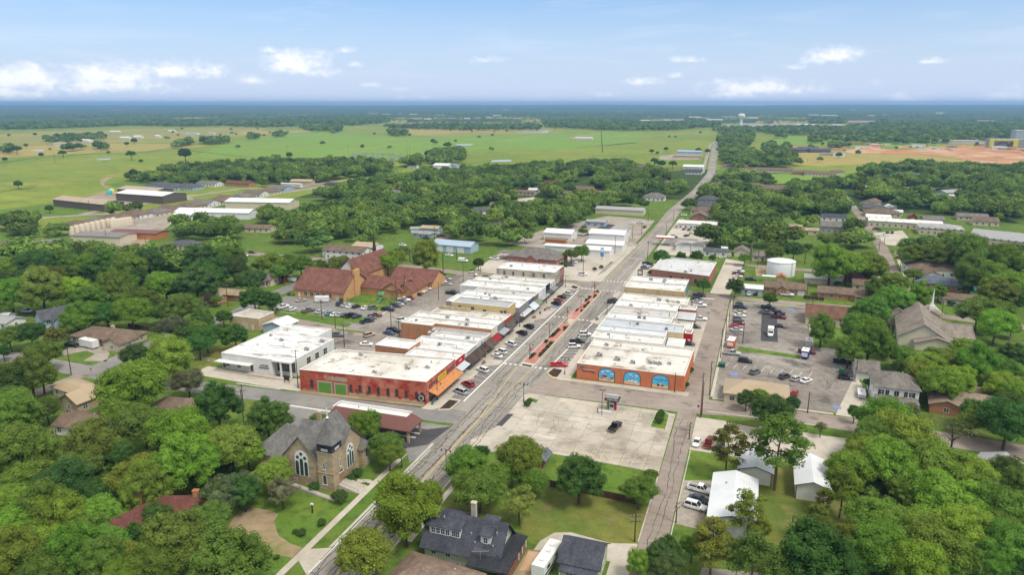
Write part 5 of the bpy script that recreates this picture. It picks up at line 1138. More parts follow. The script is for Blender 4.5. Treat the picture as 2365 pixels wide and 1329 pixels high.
CARS=[
('minivan','silver',-29.4,-22.2,158,'west kerb of the main street'),('suv','red',-29.4,-16.2,155,'west kerb of the main street'),('suv','white',-29.6,-3.2,155,'west kerb of the main street'),
('sedan','white',-30.0,11.2,155,'west kerb of the main street'),('suv','white',-30.0,15.5,155,'west kerb of the main street'),('suv','white',-29.6,24.3,155,'west kerb of the main street'),
('suv','black',-29.8,37.5,155,'west kerb of the main street'),('suv','black',-29.8,46.0,155,'west kerb of the main street'),('suv','black',-28.9,81.7,155,'west kerb of the main street'),
('sedan','red',-29.6,87.8,155,'west kerb of the main street'),('sedan','black',-29.5,93.4,155,'west kerb of the main street'),('suv','white',-28.5,99.7,155,'west kerb of the main street'),
('pickup','brightred',-7.3,9.4,20,'east kerb of the main street'),('suv','white',-7.2,29.3,25,'east kerb of the main street'),('pickup','black',-7.3,34.8,22,'east kerb of the main street'),
('suv','white',-6.8,44.1,25,'east kerb of the main street'),('suv','black',-6.0,92.4,25,'east kerb of the main street'),('sedan','darkgrey',-6.1,96.0,25,'east kerb of the main street'),
('pickup','white',-137.8,37.6,75,'church parking lot'),('hatchback','white',-132.1,36.2,75,'church parking lot'),('sedan','tan',-137.2,49.6,60,'church parking lot'),('pickup','bronze',-124.1,36.4,60,'church parking lot'),
('sedan','silver',-118.7,36.7,75,'church parking lot'),('sedan','teal',-113.3,35.8,80,'church parking lot'),('sedan','white',-110.6,35.4,80,'church parking lot'),('sedan','silver',-108.2,35.7,80,'church parking lot'),
('sedan','darkgrey',-105.9,36.1,80,'church parking lot'),('pickup','black',-103.3,36.1,75,'church parking lot'),('sedan','navy',-100.5,36.1,75,'church parking lot'),('pickup','navy',-93.1,31.5,60,'church parking lot'),
('sedan','grey',-93.5,35.8,60,'church parking lot'),('pickup','maroon',-93.9,39.1,40,'church parking lot'),('suv','darkgrey',-117.0,49.9,75,'church parking lot'),('sedan','silver',-114.2,49.2,75,'church parking lot'),
('sedan','white',-111.1,48.3,75,'church parking lot'),('hatchback','black',-108.5,48.8,75,'church parking lot'),('sedan','white',-103.7,48.4,75,'church parking lot'),('suv','grey',-100.8,49.5,75,'church parking lot'),
('pickup','black',-93.4,49.1,5,'church side of the back street'),('sedan','darkgrey',-94.0,51.8,5,'church side of the back street'),('suv','darkgrey',-92.9,55.3,5,'church side of the back street'),
('sedan','silver',-93.0,58.3,5,'church side of the back street'),('suv','grey',-93.2,61.5,5,'church side of the back street'),('pickup','white',-94.1,65.0,5,'church side of the back street'),
('sedan','maroon',-93.4,68.9,5,'church side of the back street'),('pickup','black',-93.6,75.6,5,'church side of the back street'),('suv','white',-93.8,80.2,5,'church side of the back street'),
('sedan','silver',-93.7,82.6,5,'church side of the back street'),('sedan','white',-93.6,87.0,5,'church side of the back street'),('suv','white',-94.1,93.6,5,'church side of the back street'),
('suv','white',-92.7,101.8,5,'church side of the back street'),('sedan','silver',-88.1,98.2,5,'church side of the back street'),('suv','silver',-92.5,107.2,5,'church side of the back street'),
('suv','tan',-83.3,16.4,65,'alley behind the storefronts'),('sedan','white',-79.0,7.0,15,'alley behind the storefronts'),('pickup','grey',-94.9,12.3,15,'alley behind the storefronts'),
('suv','white',-80.7,37.7,50,'alley behind the storefronts'),('sedan','blue',-77.4,21.1,-5,'alley behind the storefronts'),('pickup','black',-77.3,24.4,-10,'alley behind the storefronts'),
('pickup','black',-78.8,82.6,0,'alley behind the storefronts'),('pickup','black',-78.2,83.0,5,'alley behind the storefronts'),('suv','white',-83.9,120.4,0,'kerb north of the old stone building'),
('van','white',-101.3,148.7,0,'kerb north of the old stone building'),('pickup','white',-87.1,160.2,0,'kerb north of the old stone building'),('sedan','white',-114.7,159.9,0,'kerb north of the old stone building'),
('sedan','white',-123.0,173.6,0,'kerb north of the old stone building'),('sedan','white',-43.0,166.3,5,'lot of the brick bank'),('sedan','darkgrey',-42.5,157.8,20,'lot of the brick bank'),
('suv','white',-30.8,139.0,30,'lot of the brick bank'),('suv','grey',47.3,106.3,10,'gravel lot beside the alley'),('pickup','navy',47.4,102.0,10,'gravel lot beside the alley'),
('sedan','tan',47.7,94.9,10,'gravel lot beside the alley'),('sedan','white',47.6,89.5,10,'gravel lot beside the alley'),('suv','grey',47.3,83.6,10,'gravel lot beside the alley'),
('suv','maroon',47.6,78.1,10,'gravel lot beside the alley'),('sedan','red',46.5,73.6,10,'gravel lot beside the alley'),('sedan','silver',47.2,69.0,10,'gravel lot beside the alley'),
('pickup','darkgrey',58.5,105.9,-10,'middle of the gravel lot'),('pickup','grey',57.8,97.0,-10,'middle of the gravel lot'),('pickup','black',62.4,98.0,-10,'middle of the gravel lot'),
('pickup','maroon',62.6,92.2,-10,'middle of the gravel lot'),('sedan','black',62.9,79.4,5,'middle of the gravel lot'),('pickup','silver',46.7,40.5,0,'paved lot by the alley'),('suv','black',51.3,33.9,0,'paved lot by the alley'),
('suv','grey',54.6,24.3,60,'paved lot by the alley'),('suv','darkgrey',63.6,23.2,55,'paved lot by the alley'),('hatchback','silver',67.0,22.4,55,'paved lot by the alley'),
('pickup','maroon',71.4,50.5,0,'paved lot east of the tan office'),('pickup','navy',82.2,44.0,0,'paved lot east of the tan office'),('suv','black',81.9,28.5,0,'paved lot east of the tan office'),
('sedan','white',69.9,21.9,50,'paved lot east of the tan office'),('hatchback','red',66.2,10.3,80,'paved lot east of the tan office'),('pickup','black',28.9,115.7,12,'yard behind the east storefronts'),
('suv','darkgrey',28.5,109.8,12,'yard behind the east storefronts'),('sedan','silver',29.2,105.5,12,'yard behind the east storefronts'),('pickup','white',30.6,99.3,12,'yard behind the east storefronts'),
('pickup','white',32.4,78.7,12,'yard behind the east storefronts'),('sedan','black',31.6,67.6,12,'yard behind the east storefronts'),('sedan','black',31.3,46.0,5,'yard behind the east storefronts'),
('pickup','black',-3.6,175.3,5,'street corner by the clock post'),('sedan','white',-3.7,169.1,5,'street corner by the clock post'),('suv','grey',-3.2,163.7,5,'street corner by the clock post'),
('pickup','white',44.0,172.2,5,'side of the lane behind the brick hall'),('pickup','maroon',44.0,166.7,5,'side of the lane behind the brick hall'),('sedan','white',44.1,161.4,5,'side of the lane behind the brick hall'),
('pickup','navy',50.3,155.7,5,'side of the lane behind the brick hall'),('sedan','white',50.0,126.8,95,'side of the lane behind the brick hall'),('sedan','black',53.1,127.8,85,'side of the lane behind the brick hall'),
('pickup','white',66.7,130.9,0,'side of the lane behind the brick hall'),('suv','white',37.5,212.0,85,'side of the lane behind the brick hall'),('sedan','white',33.2,206.8,80,'side of the lane behind the brick hall'),
('pickup','black',19.7,-30.8,78,'wide bank parking lot'),('sedan','white',41.3,-32.8,-95,'concrete lot beside the alley'),('pickup','red',44.3,-32.2,85,'concrete lot beside the alley'),
('suv','navy',47.1,-33.2,85,'concrete lot beside the alley'),('pickup','white',44.3,-56.3,-12,'gravel pad by the white sheds'),('sedan','navy',44.3,-60.6,-12,'gravel pad by the white sheds'),
('suv','white',43.8,-63.7,-12,'gravel pad by the white sheds'),('pickup','white',128.0,169.2,5,'lawn edge near the slate roofed house'),('sedan','red',127.6,165.7,5,'lawn edge near the slate roofed house'),
('pickup','red',129.6,238.6,5,'lawn edge near the slate roofed house'),('pickup','black',133.7,247.6,5,'lawn edge near the slate roofed house'),('pickup','black',-178.6,-29.2,0,'driveway of the ranch house'),
('suv','white',-235.4,-3.1,0,'driveway of the ranch house'),('suv','darkgrey',134.7,326.7,80,'school parking lot'),('suv','darkgrey',137.5,326.6,80,'school parking lot'),('sedan','white',129.9,312.1,20,'school parking lot'),
('sedan','white',132.0,315.3,20,'school parking lot'),('pickup','maroon',129.8,338.6,0,'school parking lot'),('sedan','white',-4.0,361.0,10,'drive of the red gabled shops'),
('sedan','white',-2.6,334.3,10,'drive of the red gabled shops'),('sedan','red',3.1,294.3,80,'drive of the red gabled shops'),('suv','grey',6.8,292.7,80,'drive of the red gabled shops'),
('suv','black',0.3,261.7,10,'drive of the red gabled shops'),('sedan','black',7.4,269.2,60,'drive of the red gabled shops'),('suv','white',4.7,235.2,10,'drive of the red gabled shops'),
('sedan','white',-35.0,307.2,10,'drive of the red gabled shops'),('pickup','white',-31.1,314.8,10,'drive of the red gabled shops'),('sedan','black',-24.1,294.4,80,'drive of the red gabled shops'),
('sedan','white',-63.9,262.5,10,'drive of the red gabled shops'),('sedan','maroon',-61.4,230.4,10,'drive of the red gabled shops'),('sedan','darkgrey',-64.5,280.2,10,'drive of the red gabled shops'),
('sedan','white',-153.1,223.2,20,'roadside near the blue workshop'),('pickup','maroon',-145.1,214.3,40,'roadside near the blue workshop'),('pickup','darkgrey',-150.5,204.0,0,'roadside near the blue workshop'),
('sedan','white',-154.4,178.2,0,'roadside near the blue workshop'),('pickup','white',-225.5,119.1,0,'side street by the brown roofed houses'),('sedan','black',-227.6,129.2,0,'side street by the brown roofed houses'),
('pickup','white',-492.7,301.3,0,'yard of the dark workshop'),('pickup','darkgrey',-504.1,302.9,0,'yard of the dark workshop'),('sedan','black',-394.3,330.2,0,'yard of the dark workshop'),
('pickup','white',-226.3,120.0,0,'street north of the meeting hall'),]
NEAR_TREES=[
(-124.8,-88.7,6.5,'M'),(-126.4,-79.6,4.3,'O'),(-140.5,-79.7,5.2,'M'),(-103.0,-103.5,7.3,'B'),(-92.9,-110.8,6.6,'M'),(-82.9,-109.0,6.6,'D'),(-89.5,-101.4,5.7,'O'),(-93.9,-93.3,7.1,'M'),(-90.2,-81.6,8.0,'O'),(-76.5,-83.4,7.9,'B'),
(-69.7,-101.1,7.5,'B'),(-64.1,-96.3,7.0,'B'),(-63.7,-88.0,7.1,'B'),(-61.0,-84.3,7.2,'B'),(-79.5,-67.6,7.9,'D'),(-65.3,-105.3,5.5,'M'),(-67.7,-114.4,5.4,'B'),(-86.3,-117.0,5.4,'B'),(-76.2,-119.0,6.1,'M'),(-77.6,-123.1,6.1,'B'),
(-72.3,-119.2,5.5,'B'),(-68.5,-127.2,6.5,'B'),(-65.1,-121.2,5.8,'M'),(-60.5,-126.3,5.4,'M'),(-68.2,-131.7,5.8,'B'),(-61.6,-130.6,5.4,'M'),(-58.2,-122.3,5.7,'M'),(-53.8,-126.0,4.7,'M'),(-52.6,-121.5,3.1,'Y'),(-58.6,-115.2,2.7,'D'),
(-58.4,-109.5,3.4,'D'),(-45.2,-117.8,6.9,'O'),(-44.1,-122.5,5.5,'O'),(-46.5,-108.7,5.5,'O'),(-30.5,-120.5,7.8,'O'),(-49.7,-101.7,5.2,'G'),(-49.6,-95.9,4.6,'G'),(-87.3,-92.0,3.8,'D'),(-84.9,-113.9,4.5,'M'),(-75.3,-110.1,4.9,'D'),
(-107.4,-105.2,5.2,'B'),(-47.2,-127.2,4.9,'M'),(-62.7,-68.7,6.9,'D'),(-57.9,-82.7,5.4,'B'),(-46.1,-88.8,5.0,'B'),(-47.2,-96.9,4.3,'D'),(-40.1,-93.5,3.8,'G'),(-39.2,-61.0,5.1,'M'),(-29.3,-68.0,5.0,'M'),(-26.5,-71.1,3.6,'M'),
(-54.2,-59.1,3.1,'O'),(-30.1,-86.9,2.1,'S'),(-8.9,-96.7,7.2,'B'),(-10.8,-108.8,6.0,'B'),(-32.4,-100.1,0.7,'S'),(-30.7,-100.2,1.1,'S'),(-28.8,-95.9,1.1,'S'),(-30.6,-108.4,0.7,'S'),(-32.4,-108.6,0.8,'S'),(-32.5,-76.0,1.5,'S'),
(-32.8,-78.5,1.3,'S'),(-38.5,-84.7,1.4,'S'),(-8.7,-86.2,3.5,'B'),(-6.4,-72.1,5.5,'M'),(-7.0,-61.1,2.3,'D'),(4.4,-65.5,6.3,'M'),(0.5,-80.7,6.6,'M'),(10.0,-71.5,3.4,'M'),(9.9,-82.2,4.5,'Y'),(3.7,-69.0,2.6,'M'),(19.5,-70.1,6.3,'D'),
(32.2,-68.0,4.7,'O'),(33.3,-57.9,2.2,'M'),(-7.3,-24.7,1.3,'S'),(-7.4,-22.0,1.0,'S'),(30.5,-23.2,1.4,'S'),(30.2,-20.2,1.3,'S'),(30.2,-17.4,1.1,'S'),(36.3,-92.3,2.6,'Y'),(39.6,-89.9,3.7,'D'),(1.4,-71.5,3.6,'M'),(49.3,-48.4,5.3,'P'),
(60.0,-50.0,7.5,'Q'),(59.3,-19.6,6.1,'D'),(52.6,-7.3,3.2,'D'),(56.3,-3.5,2.7,'M'),(64.9,-5.6,2.7,'D'),(80.7,-6.1,2.5,'D'),(71.5,-18.2,2.0,'G'),(54.6,-74.2,4.5,'P'),(48.6,-86.6,4.8,'P'),(57.2,-73.4,2.2,'P'),(67.4,-69.9,3.4,'P'),
(72.9,-57.2,4.5,'P'),(69.4,-58.1,2.2,'P'),(66.0,-85.8,8.1,'D'),(55.6,-90.7,5.3,'Q'),(75.7,-44.9,6.4,'B'),(82.8,-28.3,6.4,'M'),(80.2,-36.8,5.6,'B'),(78.1,-63.2,5.4,'M'),(40.5,-86.5,3.3,'D'),(36.4,-91.4,2.9,'Y'),(41.5,-92.5,3.7,'D'),
(44.8,-83.3,2.7,'M'),(47.1,-66.6,1.3,'S'),(75.7,-71.8,4.5,'M'),(71.7,-76.5,3.8,'P'),(86.4,-17.5,7.4,'M'),(88.2,-26.8,7.7,'B'),(83.3,-42.9,7.5,'B'),(90.1,-33.8,6.9,'B'),(94.2,-41.1,8.6,'B'),(93.0,-54.9,8.1,'B'),
(100.2,-41.9,5.9,'B'),(78.9,-67.4,7.2,'M'),(77.5,-77.0,6.6,'M'),(86.2,-66.4,6.3,'B'),(86.2,-73.5,6.6,'M'),(92.7,-66.5,6.5,'B'),(92.4,-73.2,5.7,'M'),(82.1,-81.6,5.5,'B'),(101.3,-18.5,6.3,'X'),(108.8,-4.8,4.7,'O'),
(114.8,-10.1,7.7,'D'),(109.0,-34.0,4.7,'D'),(109.4,-39.6,3.9,'M'),(102.4,-54.9,6.5,'M'),(102.4,-63.0,6.2,'M'),(99.4,-69.9,5.4,'M'),(95.1,-74.3,4.2,'M'),(95.6,-9.4,3.1,'G'),(99.6,-55.3,5.5,'B'),(86.6,-50.1,5.0,'M'),
(74.8,-79.5,3.9,'D'),(87.5,-77.9,4.2,'M'),(100.8,-72.4,4.2,'D'),(78.9,-31.4,3.7,'B'),(76.1,58.1,5.7,'M'),(88.4,61.5,8.0,'M'),(89.6,43.1,8.2,'M'),(83.3,39.9,5.2,'M'),(96.0,53.8,4.9,'M'),(100.8,42.2,5.6,'O'),(98.5,34.9,3.4,'D'),
(96.9,94.0,8.3,'M'),(105.8,104.5,8.5,'M'),(117.3,118.9,6.3,'M'),(112.4,145.7,7.5,'M'),(101.8,130.9,5.0,'M'),(124.9,174.7,4.9,'M'),(129.0,140.8,3.7,'M'),(133.5,97.7,9.8,'O'),(148.0,129.2,8.8,'O'),(135.5,82.5,7.6,'B'),
(143.7,93.0,3.7,'M'),(156.0,146.5,10.5,'B'),(152.9,127.2,6.8,'D'),(145.0,159.3,8.9,'M'),(155.9,175.6,10.0,'M'),(131.5,207.7,10.3,'M'),(142.0,204.6,11.6,'M'),(152.5,199.2,11.4,'M'),(168.8,205.1,10.6,'M'),(93.5,162.6,12.0,'B'),
(85.9,157.5,10.5,'B'),(104.4,170.0,9.2,'B'),(106.9,169.0,5.5,'M'),(104.7,33.3,7.1,'B'),(110.6,39.5,6.9,'B'),(102.0,23.6,5.9,'B'),(105.3,15.1,7.2,'B'),(111.3,20.2,5.1,'B'),(118.4,33.1,6.7,'M'),(125.3,38.9,6.8,'M'),
(133.1,53.0,5.4,'D'),(122.5,21.1,6.3,'B'),(123.1,14.3,4.6,'B'),(120.4,2.9,6.0,'D'),(110.0,0.9,4.5,'D'),(87.2,19.7,1.8,'D'),(95.7,1.6,2.3,'G'),(133.7,136.8,1.7,'S'),(144.9,163.3,3.0,'S'),(89.7,157.5,1.9,'S'),(145.8,117.1,6.1,'M'),
(120.6,27.1,4.5,'M'),(119.1,55.8,4.0,'B'),(112.7,70.5,3.2,'B'),(90.1,91.4,3.9,'D'),(30.1,121.0,3.9,'D'),(44.2,119.8,4.8,'D'),(58.9,105.8,3.7,'D'),(2.4,150.9,2.3,'S'),(4.0,170.7,5.4,'D'),(13.1,182.7,3.5,'D'),(21.2,184.6,4.1,'D'),
(29.5,188.6,2.4,'D'),(46.0,188.9,4.2,'M'),(61.2,199.2,6.2,'M'),(71.4,209.9,6.4,'D'),(34.6,18.9,1.2,'S'),(34.7,6.2,1.0,'S'),(-124.2,105.1,6.5,'B'),(-126.8,118.2,6.4,'B'),(-107.3,113.9,8.8,'B'),(-128.7,138.1,5.9,'X'),
(-84.8,130.8,3.6,'D'),(-73.4,111.8,2.3,'S'),(-42.1,142.6,2.8,'D'),(-43.7,164.4,5.1,'O'),(-39.5,171.2,5.2,'M'),(-135.1,139.5,5.2,'M'),(-131.8,110.1,2.0,'S'),(-27.6,151.7,1.4,'S'),(-25.3,157.4,1.4,'S'),(-183.7,47.0,9.7,'D'),
(-183.3,62.0,8.8,'D'),(-164.7,49.4,7.0,'D'),(-208.3,72.0,9.2,'M'),(-203.6,82.4,8.7,'M'),(-176.8,80.3,9.1,'M'),(-166.2,73.7,6.2,'M'),(-160.6,83.2,9.1,'M'),(-157.2,93.5,5.7,'O'),(-144.7,93.4,6.7,'O'),(-143.0,26.5,6.7,'D'),
(-136.5,29.0,5.3,'D'),(-165.7,29.6,2.9,'M'),(-161.1,14.8,4.9,'G'),(-142.4,7.2,3.6,'D'),(-144.8,-1.2,4.8,'M'),(-127.6,-18.3,5.7,'D'),(-118.9,-13.9,5.7,'D'),(-172.2,65.5,4.4,'D'),(-148.5,56.5,0.9,'S'),(-120.3,55.7,1.1,'S'),
(-98.9,71.8,1.7,'S'),(-140.1,-9.6,4.4,'M'),(-180.1,97.3,5.9,'M'),(-279.7,23.2,10.5,'M'),(-273.1,31.0,10.6,'D'),(-270.1,42.5,7.6,'M'),(-260.3,47.5,10.1,'M'),(-239.4,40.0,10.5,'D'),(-226.8,41.7,10.5,'M'),(-228.8,55.6,10.0,'D'),
(-189.7,26.5,10.4,'B'),(-175.9,30.0,10.7,'D'),(-203.8,63.9,10.9,'D'),(-227.6,-1.2,9.6,'Y'),(-225.5,9.7,9.5,'B'),(-200.1,-1.3,10.3,'M'),(-194.8,6.2,9.5,'M'),(-186.4,9.6,8.1,'M'),(-187.7,-14.7,8.8,'M'),(-173.0,-7.2,7.6,'M'),
(-185.0,-20.7,6.4,'M'),(-181.6,-10.7,6.6,'D'),(-237.2,-7.5,9.2,'M'),(-264.3,13.9,7.7,'D'),(-255.5,32.5,6.1,'O'),(-193.4,-40.7,6.3,'O'),(-189.2,-35.9,5.8,'D'),(-179.2,-34.6,4.8,'O'),(-162.9,-51.2,6.4,'M'),(-148.4,-67.1,6.6,'M'),
(-147.5,-64.4,5.6,'M'),(-150.6,-71.7,6.7,'D'),(-186.4,-48.3,2.9,'D'),(-136.3,-80.8,5.6,'O'),(-108.4,-67.1,9.9,'B'),(-105.3,-74.6,6.4,'M'),(-117.4,-44.9,7.4,'B'),(-136.9,-39.8,5.0,'D'),(-135.4,-34.8,3.4,'D'),(-103.5,-52.7,5.3,'G'),
(-146.8,-15.0,6.5,'G'),(-157.5,1.7,8.3,'O'),(-167.1,0.7,4.7,'D'),(-141.5,-4.1,4.8,'D'),(-124.7,-25.1,4.9,'D'),(-138.7,-17.9,4.6,'D'),(-251.1,19.6,8.1,'O'),(-220.5,40.5,6.4,'D'),(-219.9,32.4,7.0,'M'),(-216.2,-3.2,3.9,'M'),
(-186.5,31.0,5.6,'O'),(-234.5,-13.2,4.9,'M'),]
WOODS=[
(11,[(-338.0,60.4),(-336.4,87.1),(-330.5,96.3),(-259.8,81.7),(-297.9,130.2),(-332.5,170.4),(-304.6,215.3),(-299.8,259.6),(-332.8,370.1),(-363.2,542.5),(-331.7,525.8),(-340.0,611.7),(-247.5,677.7),(-212.7,741.1),(-149.2,811.6),(-63.8,676.9),(-16.9,519.2),(-3.8,389.7),(-12.8,335.6),(-37.3,378.0),(-60.0,348.7),(-56.1,222.9),(-75.3,251.0),(-81.8,213.9),(-99.5,184.4),(-147.7,207.5),(-190.8,210.6),(-159.7,156.1),(-186.1,146.8),(-208.0,112.2),(-204.3,68.1),(-269.7,55.7),(-283.5,21.2)]),
(12,[(-2.0,339.4),(-9.8,448.3),(0.2,568.1),(17.0,675.7),(55.8,645.6),(89.2,577.2),(140.9,655.2),(187.2,866.0),(261.6,907.3),(310.3,873.0),(371.4,894.4),(220.4,354.6),(210.7,391.3),(182.9,404.2),(153.5,444.8),(133.5,411.4),(119.5,338.6),(112.3,251.4),(83.5,241.2),(75.2,211.3),(38.3,211.6),(25.7,221.0),(12.8,281.9),(5.5,244.5)]),
(11,[(131.6,258.1),(162.1,299.3),(200.2,282.1),(177.8,201.9),(159.8,217.1),(132.0,207.4)]),
(9,[(-633.3,414.8),(-656.8,527.4),(-625.1,679.7),(-442.1,692.5),(-384.4,583.2),(-409.3,504.0),(-412.4,442.0),(-450.6,392.5),(-517.4,386.8)]),(11,[(-457.7,146.7),(-455.8,164.6),(-401.1,146.4),(-361.6,115.9),(-430.1,126.8)]),
(9,[(-471.0,226.1),(-425.8,242.0),(-393.2,202.4),(-408.5,185.6)]),]
CLEARINGS=[
[(-284.1,386.8),(-267.8,402.9),(-249.3,364.7),(-268.1,362.8)],[(-296.0,475.3),(-281.8,493.5),(-262.6,449.6),(-277.5,444.4)],[(-178.0,456.2),(-156.9,474.9),(-139.2,417.5),(-164.9,418.4)],
[(-153.6,220.5),(-149.9,237.8),(-135.5,211.7),(-144.8,194.2)],[(-168.2,321.8),(-166.0,354.2),(-153.3,327.0),(-159.3,303.1)],[(-130.3,261.9),(-122.6,270.5),(-112.4,240.1),(-119.0,232.6)],
[(-157.4,610.3),(-145.7,647.3),(-110.5,491.2),(-120.0,465.4)],[(-52.6,478.3),(-36.1,484.1),(-20.0,431.2),(-15.3,375.3),(-57.1,400.8)],[(38.8,766.2),(97.8,786.9),(93.3,667.3),(52.2,668.0)],
[(60.6,574.8),(78.4,581.1),(75.7,523.2),(61.7,518.3)],[(-16.1,807.7),(7.4,815.9),(8.8,668.5),(-7.1,662.9)],[(-51.4,795.3),(-26.2,804.1),(-14.7,629.5),(-28.7,624.6)],[(-93.0,802.7),(-56.0,838.5),(-45.1,736.8),(-79.9,724.6)],
[(-47.8,1066.1),(-22.6,1075.0),(-7.9,695.6),(-13.0,549.1),(-11.0,392.2),(-16.3,307.7),(-21.6,305.8),(-20.1,413.7),(-20.3,627.6)],[(-11.3,376.7),(13.4,400.8),(21.3,292.4),(1.2,254.7)],
[(-72.3,333.5),(-45.1,364.9),(-29.5,402.0),(-20.8,306.1),(-26.7,259.8),(-60.7,292.2)],[(94.5,371.6),(115.6,385.6),(107.6,317.2),(90.9,311.3)],[(126.9,425.1),(182.5,460.0),(181.0,342.9),(140.2,284.9),(123.8,312.5)],
[(123.3,573.1),(133.2,576.5),(126.0,382.7),(120.4,380.7)],[(188.8,619.7),(209.1,626.8),(199.1,577.2),(181.3,570.9)],[(88.0,783.4),(149.9,824.5),(149.1,717.6),(132.1,680.9),(82.6,694.3)],
[(224.3,620.1),(241.7,626.2),(229.0,576.9),(214.8,571.9)],[(196.9,364.9),(227.2,375.5),(207.2,303.9),(187.5,324.8)],[(62.1,613.9),(80.7,620.4),(77.3,534.5),(61.8,529.1)],[(213.3,808.5),(236.6,816.7),(222.7,743.4),(202.5,736.3)],
[(145.2,517.2),(162.1,486.2),(154.8,434.9),(136.8,428.6)],[(-300.4,214.9),(-286.2,219.8),(-261.0,184.1),(-272.1,180.2)],[(-296.9,143.7),(-282.7,148.7),(-262.3,126.2),(-278.9,125.0)],
[(-197.1,163.4),(-187.3,166.9),(-166.4,133.4),(-181.4,136.6)],[(-350.4,147.0),(-332.0,153.4),(-286.0,108.8),(-298.2,104.5)],[(-234.4,122.4),(-221.6,126.9),(-200.6,98.0),(-209.4,94.9)],]
